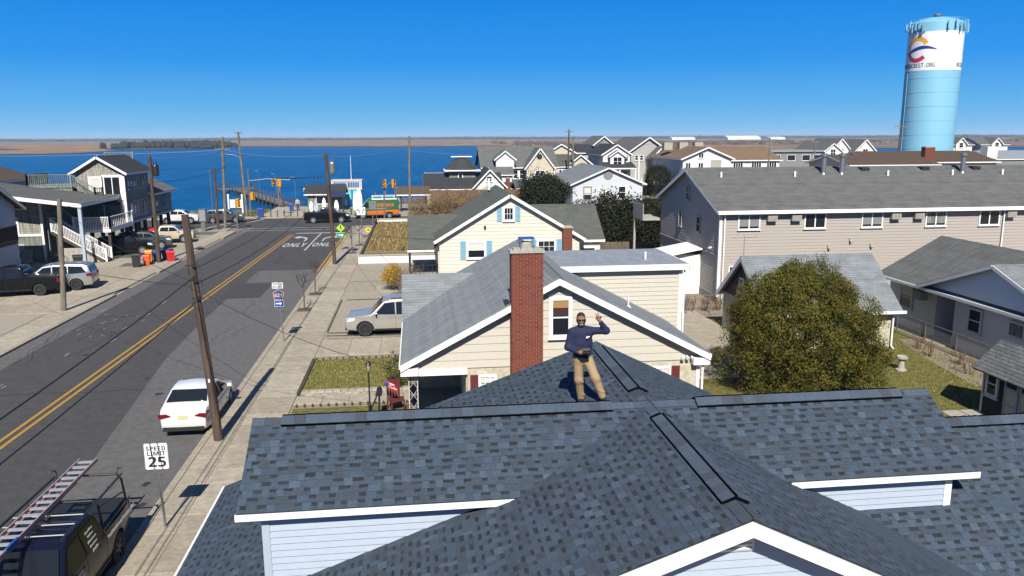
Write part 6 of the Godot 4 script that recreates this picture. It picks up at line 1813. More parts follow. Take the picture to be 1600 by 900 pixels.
	for x in [-.5, .5]:
		mb = MB.new()
		var pts = []; var rd = []
		for k in 17: pts.append(V(x + cos(TAU * k / 16) * .32, .33 + sin(TAU * k / 16) * .32, 0)); rd.append(.022)
		mb.tube(pts, rd, 6, false)
		var wn = part(s, "wheel", mb, M.rubber)
		mb = MB.new()
		for k in 8: mb.beam(V(x, .33, 0), V(x + cos(TAU * k / 8) * .31, .33 + sin(TAU * k / 8) * .31, 0), .006, .006)
		part(wn, "spokes", mb, M.steel)
	mb = MB.new(); mb.tube([V(-.5, .33, 0), V(-.15, .75, 0), V(.35, .78, 0), V(0, .3, 0), V(-.5, .33, 0)], [.02, .02, .02, .02, .02], 6); mb.tube([V(.35, .78, 0), V(.5, .33, 0)], [.018, .018], 6); mb.tube([V(0, .3, 0), V(-.18, .85, 0)], [.018, .018], 6); part(s, "frame", mb, M.sage)
	mb = MB.new(); mb.bx(V(-.19, .88, 0), V(.24, .05, .12)); part(s, "saddle", mb, M.black_metal)
	mb = MB.new(); mb.tube([V(.25, .98, -.25), V(.36, .95, 0), V(.25, .98, .25)], [.014, .014, .014], 6); part(s, "handlebar", mb, M.steel)
	s = thing("beach_chair", "coral folding chair against the sage lower wall", "chair", V(-31.9, .1, -67.8), -.2)
	mb = MB.new(); mb.bx(V(0, .8, -.3), V(.9, 1.0, .06), Basis(Vector3.RIGHT, -.3)); part(s, "backrest", mb, M.ladder_side)
	mb = MB.new(); mb.bx(V(0, .32, .1), V(.9, .05, .7)); part(s, "seat", mb, M.ladder_side)
	for c in [-.42, .42]:
		mb = MB.new(); mb.beam(V(c, 0, .4), V(c, .5, -.3), .03, .03); part(s, "leg", mb, M.steel)
func build_waterfront():
	var s = thing("pier", "long grey timber pier with railings reaching into the bay", "pier")
	var a = V(-17.8, -.05, -121); var b = V(-36.5, -.05, -168)
	var d = (b - a).normalized(); var n = V(-d.z, 0, d.x)
	var L = (b - a).length()
	for i in int(L / .55):
		var mb = MB.new(); mb.bx(a + d * (i * .55 + .27), V(2.6, .06, .52), Basis(n, UPV, n.cross(UPV))); part(s, "plank", mb, M.dock_wood)
	for i in int(L / 3.2):
		for sd in [-1, 1]:
			var mb = MB.new(); var p = a + d * (i * 3.2 + .5) + n * sd * 1.2
			mb.tube([p - UPV * 3.2, p + UPV * .85], [.11, .10], 8); part(s, "pile", mb, M.cedar_dark)
	for sd in [-1, 1]:
		var mb = MB.new()
		for y in [.45, .8]: mb.beam(a + d * .5 + n * sd * 1.2 + UPV * y, b + n * sd * 1.2 + UPV * y, .04, .06)
		part(s, "railing", mb, M.dock_wood)
	var mb = MB.new(); mb.bx(b + d * 1.5 + V(0, -.02, 0), V(7, .1, 4), Basis(n, UPV, n.cross(UPV))); part(s, "platform", mb, M.dock_wood)
	for i in 4:
		for sd in [-1, 1]:
			mb = MB.new(); var p = b + d * (1.5 + sd * 1.8) + n * (i - 1.5) * 2.2
			mb.tube([p - UPV * 3.2, p + UPV * 1.2], [.13, .12], 8); part(s, "pile", mb, M.cedar_dark)
	for k in 3:
		mb = MB.new(); var p = a + d * (6 + k * 14) + n * 1.2
		mb.tube([p, p + UPV * 4.2], [.05, .04], 8); mb.bx(p + UPV * 4.25 - n * .3, V(.7, .1, .25)); part(s, "pier_light", mb, M.galv)
	s = thing("pergola", "open timber pergola over the pier entrance", "pergola")
	for c in [[-20.5, -121], [-13.5, -122.5], [-20.8, -124], [-13.6, -125.5]]:
		mb = MB.new(); mb.box(V(c[0], 0, c[1]), V(c[0] + .2, 4.1, c[1] + .2)); part(s, "post", mb, M.dock_wood)
	for i in 15:
		mb = MB.new(); mb.beam(V(-21.0 + i * .55, 4.2, -120.6 - i * .11), V(-21.1 + i * .55, 4.2, -124.9 - i * .11), .06, .16); part(s, "rafter", mb, M.dock_wood)
	s = thing("rental_stand", "waterfront rental stand with dark roof and navy awning", "stand")
	gable_block(s, -15.4, -10.6, -115, -119, .1, 2.5, 3.5, "x", M.sage, M.roof_dark, {"oh": .5})
	mb = MB.new(); mb.prism(P2([-114.6, 2.7, -112.9, 2.2, -112.9, 2.05, -114.6, 2.5]), V(-12.6, 0, 0), V(0, 0, 1), UPV, -2.6, 0); part(s, "awning", mb, M.canvas_navy)
	window(s, V(-13.2, 1.5, -114.97), V(0, 0, 1), 2.0, 1.0, {"mull": 1, "rail": false})
	s = thing("sun_deck", "raised white framed viewing deck with teal panels behind the rental stand", "deck")
	for c in [-12.4, -10.4, -8.5]:
		for z in [-120.2, -123]:
			mb = MB.new(); mb.box(V(c, 0, z), V(c + .18, 4.0, z + .18)); part(s, "post", mb, M.iron_white)
	for y in [2.6, 3.85]:
		mb = MB.new(); mb.box(V(-12.6, y, -123.2), V(-8.1, y + .16, -119.9)); part(s, "platform", mb, M.iron_white)
	railing(s, V(-12.5, 2.75, -120.0), V(-8.2, 2.75, -120.0), 1.0, .25, M.white)
	for k in 3:
		mb = MB.new(); mb.box(V(-12.1 + k * 1.3, 1.2, -120.05), V(-11.0 + k * 1.3, 2.5, -119.98)); part(s, "teal_panel", mb, M.teal)
	mb = MB.new(); mb.tube([V(-9.7, 4, -121), V(-9.7, 7.6, -121)], [.05, .03], 8); part(s, "flagpole", mb, M.white)
	for i in 6:
		var x = [-8.0, -8.6, -12.9, -13.9, -14.6, -11.2][i]
		var bl = ["tall white paddle board upright with two red dots", "white surfboard leaning left of the tall paddle board", "white kayak sail leaning by the rental stand", "pale blue board leaning left of the white sail", "white short board at the left end of the rental stand", "white banner board before the navy awning"][i]
		s = thing("surfboard", bl, "surfboard", V(x, .1, -111.5 - (i % 3) * .4), 0.0, "boards standing at the rental yard")
		mb = MB.new(); var q = PackedVector2Array(); var hh = [3.2, 2.6, 1.9, 1.7, 1.5, 1.6][i]; var ww = [.42, .3, .28, .26, .26, .3][i]
		for k in 20: q.append(Vector2(cos(TAU * k / 20) * ww * (1.0 - .15 * sin(TAU * k / 20)), hh * .5 + sin(TAU * k / 20) * hh * .5))
		mb.prism(q, Vector3.ZERO, V(1, 0, 0), V(0, 1, -.12).normalized(), -.04, .05); part(s, "board", mb, M.white if i != 3 else M.vinyl_blue)
		mb = MB.new(); mb.bx(V(0, hh * .5, -hh * .06 + .06), V(.05, hh * .8, .02), Basis(Vector3.RIGHT, -.12)); part(s, "stringer", mb, M.stone)
		if i == 0:
			for y in [.62, .78]:
				mb = MB.new(); mb.lathe([Vector2(.06, 0), Vector2(.06, .02), Vector2(0, .02)], 8, V(.0, hh * y, -hh * y * .12 + .07), Basis(Vector3.RIGHT, PI / 2 - .12)); part(s, "dot", mb, M.red)
	s = thing("bike_rack", "row of dark hoop bike racks on the waterfront grass", "bike rack", V(-19.0, .12, -106.0))
	for i in 6:
		mb = MB.new(); mb.tube([V(i * .85, 0, 0), V(i * .85, .75, 0), V(i * .85 + .1, .85, .2), V(i * .85, .75, .5), V(i * .85, 0, .5)], [.035, .035, .035, .035, .035], 6); part(s, "hoop", mb, M.cedar_dark)
	for i in 5:
		mb = MB.new(); mb.tube([V(-11.8 + i * 1.0, 0, -107.2), V(-11.8 + i * 1.0, .9, -107.2)], [.1, .1], 8); mb.lathe([Vector2(.1, .9), Vector2(.06, .98), Vector2(0, 1.0)], 8, V(-11.8 + i, 0, -107.2))
		solo("bollard", mb, M.cedar_dark, ["leftmost dark wooden bollard behind the crossing pickup", "second dark wooden bollard from the left behind the pickup", "middle dark wooden bollard behind the crossing pickup", "fourth dark wooden bollard from the left behind the pickup", "rightmost dark wooden bollard behind the crossing pickup"][i], "bollard", "wooden bollards along the rental yard")
	for i in 3:
		mb = MB.new(); var x = [-25.2, -23.4, -24.3][i]
		if i < 2:
			mb.tube([V(x, 0, -110), V(x, 2.6, -110)], [.12, .12], 8); mb.lathe([Vector2(.16, 2.6), Vector2(.1, 2.8), Vector2(0, 2.85)], 8, V(x, 0, -110))
			solo("white_pile", mb, M.white, ["white capped post left of the notice board", "white capped post right of the notice board"][i], "post")
		else:
			mb.box(V(-25.0, 1.0, -110.05), V(-23.5, 2.1, -110.0)); solo("notice_board", mb, M.white, "white notice board between two posts by the bay", "board")
	s = thing("dock", "low grey floating dock with boats slips right of the rental stand", "dock")
	for k in 3:
		for i in 16:
			mb = MB.new(); mb.box(V(-6.5 + i * .62, -.1, -126.5 - k * 5.0), V(-5.92 + i * .62, .05, -124.8 - k * 5.0)); part(s, "plank", mb, M.dock_wood)
	for i in 8:
		mb = MB.new(); mb.tube([V(-6.5 + i * 1.4, -3, -126.6 - (i % 3) * 5), V(-6.5 + i * 1.4, 1.7, -126.6 - (i % 3) * 5)], [.12, .11], 8); part(s, "pile", mb, M.dock_wood)
	for k in 2:
		s = thing("boat", ["small white motor boat moored off the pier", "white skiff moored at the floating dock"][k], "boat", [V(-21.0, -.75, -168), V(-3.2, -.7, -129)][k], [.2, 1.5][k])
		mb = MB.new()
		var st = []
		for i in 9:
			var u = i / 8.0; var w = .95 * (1.0 - pow(u, 3.0)); st.append([V(-2.4 + u * 4.8, .15 + u * u * .25, 0), w])
		for i in 8:
			var p = st[i]; var q = st[i + 1]
			for sd in [-1, 1]:
				var A = p[0] + V(0, -.15, sd * p[1] * .5); var B = q[0] + V(0, -.15, sd * q[1] * .5); var C = q[0] + V(0, .5, sd * q[1]); var D = p[0] + V(0, .5, sd * p[1])
				if sd > 0: mb.quad(A, B, C, D)
				else: mb.quad(B, A, D, C)
			mb.quad(p[0] + V(0, .2, p[1] * .8), q[0] + V(0, .2, q[1] * .8), q[0] + V(0, .2, -q[1] * .8), p[0] + V(0, .2, -p[1] * .8))
		mb.quad(V(-2.4, 0, -.47), V(-2.4, 0, .47), V(-2.4, .65, .95), V(-2.4, .65, -.95)); part(s, "hull", mb, M.white)
		mb = MB.new(); mb.bx(V(-.2, .85, 0), V(.7, .8, .6)); part(s, "console", mb, M.white)
		mb = MB.new(); mb.bx(V(-2.5, .7, 0), V(.35, .7, .3)); part(s, "outboard_motor", mb, M.black_metal)

# body half width at (x,y)
func cw(x: float, y: float, d) -> float:
	var w = d.W * .5
	var e = absf(x) / (d.L * .5)
	w *= 1.0 - .13 * pow(clampf(e, 0, 1.1), 5.0)
	if y < d.belt: w *= 1.0 - .05 * pow((d.belt - .25 - y) / .45, 2.0) if y < d.belt - .25 else 1.0
	else: w *= 1.0 - (d.tum) * (y - d.belt) / (d.H - d.belt)
	return w
func car_profile(d) -> PackedVector2Array:
	# counter-clockwise outline with wheel arches along the bottom
	var q = PackedVector2Array()
	for a in d.arch:
		pass
	var y0 = d.sill
	q.append(Vector2(-d.L * .5 + .06, y0 + .05))
	var ar = d.arch.duplicate()
	ar.sort()
	for ax in ar:
		var r = d.R + .06; var cy = d.R
		var a0 = asin((y0 - cy) / r)
		for k in 9:
			var a = PI - a0 - (PI - 2.0 * a0) * k / 8.0
			q.append(Vector2(ax + cos(a) * r, cy + sin(a) * r))
	q.append(Vector2(d.L * .5 - .06, y0 + .05))
	for i in range(0, d.top.size(), 2): q.append(Vector2(d.top[i], d.top[i + 1]))
	return q
func car_body(d) -> MB:
	var q = car_profile(d)
	var n = q.size(); var c = .05
	var ins = PackedVector2Array(); var nr = PackedVector2Array()
	for i in n:
		var a = q[(i + n - 1) % n]; var b = q[(i + 1) % n]
		var t1 = (q[i] - a).normalized(); var t2 = (b - q[i]).normalized()
		var t = (t1 + t2).normalized()
		var o = Vector2(t.y, -t.x)
		nr.append(o); ins.append(q[i] - o * c)
	var st := SurfaceTool.new(); st.begin(Mesh.PRIMITIVE_TRIANGLES); st.set_smooth_group(1)
	var faces = []
	# side skins, sliced so the width follows the height
	var cells = []
	var y = d.sill - .1
	while y < d.H + .1:
		var x = -d.L * .5 - .1
		while x < d.L * .5 + .1:
			for g in Geometry2D.intersect_polygons(ins, P2([x, y, x + .4, y, x + .4, y + .14, x, y + .14])):
				cells.append(MB.ccw(g))
			x += .4
		y += .14
	for g in cells:
		var idx = Geometry2D.triangulate_polygon(g)
		for i in range(0, idx.size(), 3):
			var a = g[idx[i]]; var b = g[idx[i + 1]]; var e = g[idx[i + 2]]
			if (b - a).cross(e - a) < 0:
				var t = b; b = e; e = t
			faces.append([V(a.x, a.y, cw(a.x, a.y, d)), V(b.x, b.y, cw(b.x, b.y, d)), V(e.x, e.y, cw(e.x, e.y, d))])
			faces.append([V(a.x, a.y, -cw(a.x, a.y, d)), V(e.x, e.y, -cw(e.x, e.y, d)), V(b.x, b.y, -cw(b.x, b.y, d))])
	# rounded edge and the skin across
	for i in n:
		var j = (i + 1) % n
		var R = []
		for k in [i, j]:
			var w = cw(ins[k].x, ins[k].y, d)
			R.append([V(ins[k].x, ins[k].y, w), V(ins[k].x + nr[k].x * c * .7, ins[k].y + nr[k].y * c * .7, w - c * .3), V(q[k].x, q[k].y, w - c), V(q[k].x + nr[k].x * .02, q[k].y + nr[k].y * .02, w * .5), V(q[k].x + nr[k].x * .03, q[k].y + nr[k].y * .03, 0)])
		for s in 4:
			var A = R[0][s]; var B = R[1][s]; var C = R[1][s + 1]; var D = R[0][s + 1]
			faces.append([A, D, B]); faces.append([B, D, C])
			var m = V(1, 1, -1)
			faces.append([A * m, B * m, D * m]); faces.append([B * m, C * m, D * m])
	for f in faces:
		st.add_vertex(f[0]); st.add_vertex(f[2]); st.add_vertex(f[1])
	st.generate_normals()
	var arr = st.commit_to_arrays()
	var mb = MB.new()
	mb.v = arr[Mesh.ARRAY_VERTEX]; mb.n = arr[Mesh.ARRAY_NORMAL]
	mb.c.resize(mb.v.size()); mb.c.fill(Color(1, 1, 1))
	return mb
# panel that follows the flank: polygon in (x,y), both sides
func flank(p: Node, nm: String, poly: PackedVector2Array, d, mat: Material, off = .006, side = 0):
	var g = MB.ccw(poly)
	for s in ([-1, 1] if side == 0 else [side]):
		var mb = MB.new()
		for ce in range(0, 20):
			var ylo = d.sill - .1 + ce * .14
			var strip = []
			for xi in 20:
				var xa = -d.L * .5 - .1 + xi * .4
				strip.append_array(Geometry2D.intersect_polygons(g, P2([xa, ylo, xa + .4, ylo, xa + .4, ylo + .14, xa, ylo + .14])))
			for h in strip:
				var idx = Geometry2D.triangulate_polygon(h)
				for i in range(0, idx.size(), 3):
					var a = h[idx[i]]; var b = h[idx[i + 1]]; var e = h[idx[i + 2]]
					if (b - a).cross(e - a) < 0:
						var t = b; b = e; e = t
					var A = V(a.x, a.y, s * (cw(a.x, a.y, d) + off)); var B = V(b.x, b.y, s * (cw(b.x, b.y, d) + off)); var E = V(e.x, e.y, s * (cw(e.x, e.y, d) + off))
					if s > 0: mb.tri(A, B, E)
					else: mb.tri(A, E, B)
		part(p, nm, mb, mat)
# glass across between two outline points
func across(p: Node, nm: String, a: Vector2, b: Vector2, d, mat: Material, inset = .07, off = .032, inset2 = -1.0):
	var mb = MB.new()
	var t = (b - a).normalized(); var n = Vector2(t.y, -t.x)
	if n.y < 0: n = -n
	if absf(n.y) < .05 and n.x * (a.x + b.x) < 0: n = -n
	var wa = cw(a.x, a.y, d) - inset; var wb = cw(b.x, b.y, d) - (inset if inset2 < 0 else inset2)
	var A = V(a.x + n.x * off, a.y + n.y * off, 0); var B = V(b.x + n.x * off, b.y + n.y * off, 0)
	var nn = V(n.x, n.y, 0) * .012
	var k = -1.0 if (B - A).cross(V(0, 0, 1)).dot(nn) < 0 else 1.0
	var P = [A + V(0, 0, -wa * k), B + V(0, 0, -wb * k), B + V(0, 0, wb * k), A + V(0, 0, wa * k)]
	mb.quad(P[0] + nn * .0, P[1], P[2], P[3])
	var dd = nn * 2.5
	for i in 4:
		var j = (i + 1) % 4
		mb.quad(P[j], P[i], P[i] - dd, P[j] - dd)
	part(p, nm, mb, mat)
func wheels(root: Node, d, rimm: Material):
	var R = d.R; var tw = .2
	for ax in d.arch:
		for s in [-1, 1]:
			var o = V(ax, R, s * (d.W * .5 - tw * .5 - .03))
			var bs = Basis(Vector3.RIGHT, PI / 2 * s)
			var mb = MB.new()
			mb.lathe([Vector2(R * .62, tw * .5), Vector2(R * .9, tw * .5), Vector2(R * .98, tw * .38), Vector2(R, tw * .2), Vector2(R, -tw * .2), Vector2(R * .98, -tw * .4), Vector2(R * .9, -tw * .5), Vector2(R * .5, -tw * .5)].map(func(p): return Vector2(p.x, p.y)), 24, o, bs)
			var w = part(root, "wheel", mb, M.rubber)
			mb = MB.new()
			# rim face looks outward (+y of the turned frame)
			mb.lathe([Vector2(R * .68, tw * .42), Vector2(R * .64, tw * .5), Vector2(R * .58, tw * .36), Vector2(R * .56, tw * .1), Vector2(R * .2, tw * .1)], 24, o, bs)
			for k in 6:
				var a = TAU * k / 6
				var dir = bs * V(cos(a), 0, sin(a))
				mb.bx(o + dir * R * .36 + bs.y * tw * .3, V(R * .5, .035, R * .17), Basis(dir, bs.y, dir.cross(bs.y)))
			mb.lathe([Vector2(R * .2, tw * .1), Vector2(R * .18, tw * .38), Vector2(0, tw * .4)], 14, o, bs)
			part(w, "rim", mb, rimm)
func vehicle(nm, label, cat, at: Vector3, turn: float, d, paint: Material, op = {}) -> Node3D:
	var v = thing(nm, label, cat, at, turn)
	part(v, "body", car_body(d), paint)
	var mb = MB.new(); mb.box(V(-d.L * .5 + .15, d.sill - .04, -d.W * .5 + .24), V(d.L * .5 - .15, d.sill + .3, d.W * .5 - .24)); part(v, "underbody", mb, M.black_plastic)
	for w in d.side: flank(v, "side_window", P2(w), d, M.glass, .012)
	for g in d.cross: across(v, g[0], Vector2(g[1], g[2]), Vector2(g[3], g[4]), d, op.get("hoodmat", M.glass) if g[0] == "hood_panel" else M.glass, .09, .046)
	for x in d.get("seams", []):
		flank(v, "door_seam", P2([x, d.sill + .12, x + .012, d.sill + .12, x + .012, d.belt - .02, x, d.belt - .02]), d, M.black_plastic, .003)
	for x in d.get("handles", []):
		flank(v, "door_handle", P2([x, d.belt - .13, x + .17, d.belt - .13, x + .17, d.belt - .09, x, d.belt - .09]), d, op.get("trim", paint), .02)
	flank(v, "sill_trim", P2([d.arch[1] + d.R + .1, d.sill + .0, d.arch[0] - d.R - .1, d.sill + .0, d.arch[0] - d.R - .1, d.sill + .1, d.arch[1] + d.R + .1, d.sill + .1]), d, M.black_plastic, .006)
	# lights
	var xr = -d.L * .5; var xf = d.L * .5
	flank(v, "tail_light", P2(d.tail), d, M.tail_red, .012)
	flank(v, "headlight", P2(d.head), d, M.lamp_clear, .012)
	for s in [-1, 1]:
		mb = MB.new()
		if d.has("rearlamp"):
			var q = PackedVector2Array()
			for i in range(0, d.rearlamp.size(), 2): q.append(Vector2(d.rearlamp[i] * s, d.rearlamp[i + 1]))
			mb.prism(q, V(xr + d.tinset, 0, 0), V(0, 0, 1), UPV, -.0, .05)
		else: mb.bx(V(xr + d.tinset, d.taily, s * (d.W * .5 - .22)), V(.05, .2, .18))
		part(v, "tail_light", mb, M.tail_red)
		mb = MB.new(); mb.bx(V(xf - d.hinset, d.heady, s * (d.W * .5 - .3)), V(.06, .15, .34)); part(v, "headlight", mb, M.lamp_clear)
		mb = MB.new(); mb.bx(V(d.mirror, d.belt + .06, s * (d.W * .5 + .09)), V(.09, .12, .17)); mb.bx(V(d.mirror + .02, d.belt + .02, s * (d.W * .5 - .01)), V(.06, .04, .12)); part(v, "mirror", mb, op.get("mirrormat", paint))
	mb = MB.new(); mb.bx(V(xr - .005, d.plate, 0), V(.02, .13, .32)); part(v, "number_plate", mb, M.plate)
	mb = MB.new(); mb.bx(V(xf - .02, d.sill + .28, 0), V(.06, .16, d.W * .62)); part(v, "grille", mb, M.black_plastic)
	mb = MB.new(); mb.bx(V(xr + .02, d.sill + .1, 0), V(.08, .14, d.W * .8)); mb.bx(V(xf - .02, d.sill + .08, 0), V(.08, .12, d.W * .8)); part(v, "bumper_trim", mb, M.black_plastic)
	wheels(v, d, op.get("rim", M.rim))
	return v
func sedan_dims():
	return {"L": 4.35, "W": 1.72, "H": 1.47, "belt": .92, "tum": .24, "sill": .22, "R": .31, "arch": [1.33, -1.25],
		"top": [2.17, .45, 2.16, .62, 2.05, .74, 1.6, .88, 1.0, .98, .15, 1.42, -.2, 1.47, -.6, 1.46, -.95, 1.40, -1.62, 1.05, -1.95, 1.02, -2.12, .94, -2.16, .6, -2.14, .4],
		"side": [[.78, .96, .12, 1.34, -.22, 1.38, -.24, .95], [-.30, .95, -.28, 1.38, -.6, 1.38, -.9, 1.33, -1.28, 1.04, -1.2, .97]],
		"cross": [["windscreen", .93, 1.02, .22, 1.385], ["rear_window", -1.02, 1.365, -1.55, 1.085]],
		"seams": [-.27, .85, -1.1], "handles": [-.1, -.98], "tail": [-2.12, .72, -1.8, .8, -1.78, .88, -2.1, .9], "head": [2.08, .56, 2.04, .7, 1.7, .8, 1.66, .74],
		"tinset": .02, "rearlamp": [.40, .80, .80, .72, .82, .86, .56, .88], "taily": .81, "hinset": .09, "heady": .64, "mirror": .72, "plate": .74}
func suv_dims(L = 4.95, H = 1.78, W = 1.95):
	var k = L / 4.95
	return {"L": L, "W": W, "H": H, "belt": 1.12, "tum": .2, "sill": .3, "R": .38, "arch": [1.5 * k, -1.45 * k],
		"top": [2.46 * k, .5, 2.46 * k, .85, 2.35 * k, 1.02, 1.2 * k, 1.15, .55 * k, H - .1, .1 * k, H - .02, -.9 * k, H, -1.9 * k, H - .04, -2.2 * k, H - .12, -2.4 * k, 1.12, -2.46 * k, .85, -2.46 * k, .5],
		"side": [[1.0 * k, 1.17, .5 * k, H - .18, .0, H - .13, -.02, 1.15], [-.08, 1.15, -.06, H - .13, -.95 * k, H - .12, -.98 * k, 1.15], [-1.04 * k, 1.15, -1.02 * k, H - .12, -1.85 * k, H - .18, -2.12 * k, 1.2]],
		"cross": [["windscreen", 1.14 * k, 1.19, .6 * k, H - .14], ["rear_window", -2.235 * k, H - .2, -2.375 * k, 1.2]],
		"seams": [-.05, 1.05 * k, -1.0 * k], "handles": [.1, -.85 * k], "tail": [-2.44 * k, .92, -2.1 * k, .95, -2.14 * k, 1.12, -2.4 * k, 1.14], "head": [2.43 * k, .78, 2.3 * k, 1.0, 1.95 * k, 1.0, 2.05 * k, .84],
		"tinset": .03, "taily": 1.0, "hinset": .08, "heady": .88, "mirror": .92 * k, "plate": .86}
func pickup_dims(L = 5.6, H = 1.85, W = 1.98):
	var k = L / 5.6
	return {"L": L, "W": W, "H": H, "belt": 1.18, "tum": .2, "sill": .36, "R": .4, "arch": [1.75 * k, -1.65 * k],
		"top": [2.78 * k, .55, 2.78 * k, .95, 2.66 * k, 1.1, 1.42 * k, 1.2, .85 * k, H - .08, .4 * k, H, -.55 * k, H, -.72 * k, H - .1, -.86 * k, 1.27, -2.7 * k, 1.24, -2.78 * k, 1.2, -2.78 * k, .6],
		"side": [[1.25 * k, 1.22, .82 * k, H - .16, .28 * k, H - .12, .26 * k, 1.2], [.2 * k, 1.2, .22 * k, H - .12, -.55 * k, H - .12, -.72 * k, 1.24]],
		"cross": [["windscreen", 1.37 * k, 1.24, .9 * k, H - .12], ["rear_window", -.735 * k, H - .17, -.84 * k, 1.34]],
		"seams": [.23 * k, 1.3 * k, -.88 * k], "handles": [.35 * k, -.6 * k], "tail": [-2.77 * k, .88, -2.66 * k, .88, -2.66 * k, 1.16, -2.75 * k, 1.18], "head": [2.75 * k, .82, 2.6 * k, 1.06, 2.3 * k, 1.08, 2.4 * k, .86],
		"tinset": .0, "taily": 1.0, "hinset": .06, "heady": .95, "mirror": 1.18 * k, "plate": .72}
func build_cars():
	var d = sedan_dims()
	vehicle("sedan", "white sedan parked at the kerb beside the leaning pole", "car", V(-8.3, .006, -29.4), PI / 2, d, M.car_white, {})
	# work truck
	d = pickup_dims(5.5, 1.88, 1.96)
	var tx = V(-8.42, .006, -17.2)
	var t = vehicle("work_truck", "navy pickup with pipe rack and white lettering at the near kerb", "truck", tx, -PI / 2, d, M.car_navy, {"rim": M.rim_dark})
	var mb = MB.new(); mb.box(V(-2.6, 1.24, -.8), V(-.95, 1.285, .8)); part(t, "bed_cover", mb, M.black_plastic)
	mb = MB.new()
	for x in [-2.5, -1.0]:
		for s in [-1, 1]: mb.tube([V(x, 1.25, s * .86), V(x, 1.82, s * .8), V(x, 1.96, s * .7)], [.028, .028, .028], 8)
		mb.tube([V(x, 1.96, -.7), V(x, 1.96, .7)], [.028, .028], 8)
	for s in [-1, 1]:
		mb.tube([V(-2.55, 1.94, s * .8), V(-1.0, 1.96, s * .8), V(.9, 2.0, s * .8)], [.028, .028, .028], 8)
		mb.tube([V(-2.5, 1.5, s * .84), V(-1.0, 1.8, s * .82)], [.02, .02], 6)
		mb.tube([V(-2.5, 1.96, s * .7), V(-2.5, 2.12, s * .74), V(-2.45, 2.14, s * .85), V(-2.4, 1.99, s * .86)], [.02, .02, .02, .02], 6)
	part(t, "pipe_rack", mb, M.black_metal)
	for x in [.1, -.35, .6]:
		mb = MB.new(); mb.tube([V(x, 1.95, -.75), V(x, 1.95, .75)], [.018, .018], 6); part(t, "roof_bar", mb, M.steel)
	# the flank towards the sidewalk is local -z turned to +x... lettering on both flanks
	for s in [-1, 1]:
		var bs = Basis(V(s, 0, 0), UPV, V(0, 0, s))
		words(t, "Residential and Commercial", .128, Transform3D(bs, V(-1.75, 1.07, s * (d.W * .5 + .012))), M.sign_white, "lettering", .004, "Droid Sans", 700, true)
		for k in 5:
			words(t, ["Roofing", "Siding", "Windows", "Gutters", "Decks"][k], .105, Transform3D(bs, V(-.2, 1.62 - k * .105, s * (cw(-.2, 1.62 - k * .105, d) + .016))), M.sign_white)
		for k in 4:
			words(t, ["Licensed", "and Insured", "Free", "Estimates"][k], .10, Transform3D(bs, V(.75, 1.06 - k * .11, s * (d.W * .5 + .012))), M.sign_white)
		mb = MB.new(); mb.lathe([Vector2(.0, .0), Vector2(.26, 0), Vector2(.26, .004), Vector2(0, .004)], 24, V(1.05, .86, s * (d.W * .5 + .0)), Basis(Vector3.RIGHT, PI / 2 * s)); part(t, "door_emblem", mb, M.vinyl_grey)
	mb = MB.new(); mb.box(V(1.36, 1.3, -.1), V(1.4, 1.36, .1)); part(t, "mirror_sticker", mb, M.sign_white)
	mb = MB.new(); mb.bx(V(1.02, 1.42, .2), V(.3, .04, .5)); part(t, "dashboard_paper", mb, M.teal)
	# extension ladder on the rack
	var l = thing("ladder", "long extension ladder with orange-red rails lying on the truck rack", "ladder")
	var a = V(-8.62, 2.1, -20.35); var b = V(-8.62, 2.1, -14.2)
	for s in [-1, 1]:
		mb = MB.new(); mb.beam(a + V(s * .21, .03, 0), b + V(s * .21, .03, 0), .03, .09); part(l, "rail", mb, M.ladder_side)
		mb = MB.new(); mb.beam(a + V(s * .17, -.05, 1.2), b + V(s * .17, -.05, 0), .03, .08); part(l, "rail", mb, M.ladder_side)
	for i in 19:
		mb = MB.new(); var p = a.lerp(b, (i + .5) / 19.0); mb.beam(p + V(-.2, .03, 0), p + V(.2, .03, 0), .09, .035); part(l, "rung", mb, M.aluminium)
	for s in [-1, 1]:
		mb = MB.new(); mb.bx(a.lerp(b, .72) + V(s * .21, .03, 0), V(.05, .12, .5)); part(l, "rail_guard", mb, M.blue_cover)
	# SUV with blue bonnet
	d = suv_dims(5.1, 1.9, 1.98)
	t = vehicle("suv", "silver SUV with dark wheels parked nose to the sidewalk by the cream house", "car", V(-1.3, .13, -41.2), PI, d, M.car_champagne, {"rim": M.rim_dark, "mirrormat": M.car_black})
	mb = MB.new()
	for s in [-1, 1]: mb.tube([V(.2, 1.96, s * .68), V(-1.9, 1.93, s * .68)], [.025, .025], 6)
	part(t, "roof_rails", mb, M.black_metal)
	mb = MB.new(); mb.box(V(-1.9, 1.89, -.62), V(.3, 1.925, .62)); part(t, "roof_panel", mb, M.car_champagne)
	flank(t, "lower_cladding", P2([-2.4, .42, -2.0, .42, -2.0, .66, -2.4, .66]), d, M.car_champagne)
	# left side of street
	d = suv_dims(5.0, 1.78, 1.98)
	vehicle("suv", "silver SUV with black rear parked behind the grey pole on the left", "car", V(-24.75, .12, -56.6), 0.12 + PI, d, M.car_silver, {"rim": M.rim_dark})
	d = pickup_dims(5.8, 1.9, 2.0)
	t = vehicle("pickup", "black pickup parked at the far left with dark wheels", "truck", V(-26.6, .12, -54.9), 0.12 + PI, d, M.car_black, {"rim": M.rim_dark})
	mb = MB.new(); mb.box(V(-2.65, 1.24, -.82), V(-.95, 1.285, .82)); part(t, "bed_cover", mb, M.black_plastic)
	d = suv_dims(4.7, 1.65, 1.88)
	vehicle("suv", "dark sedan-like SUV parked under the cedar house, nearest the stair", "car", V(-26.0, .11, -73.4), .25, d, M.car_black, {})
	vehicle("suv", "grey SUV with bright roof parked under the cedar house, behind the dark one", "car", V(-25.4, .11, -76.8), .25, d, M.car_grey, {})
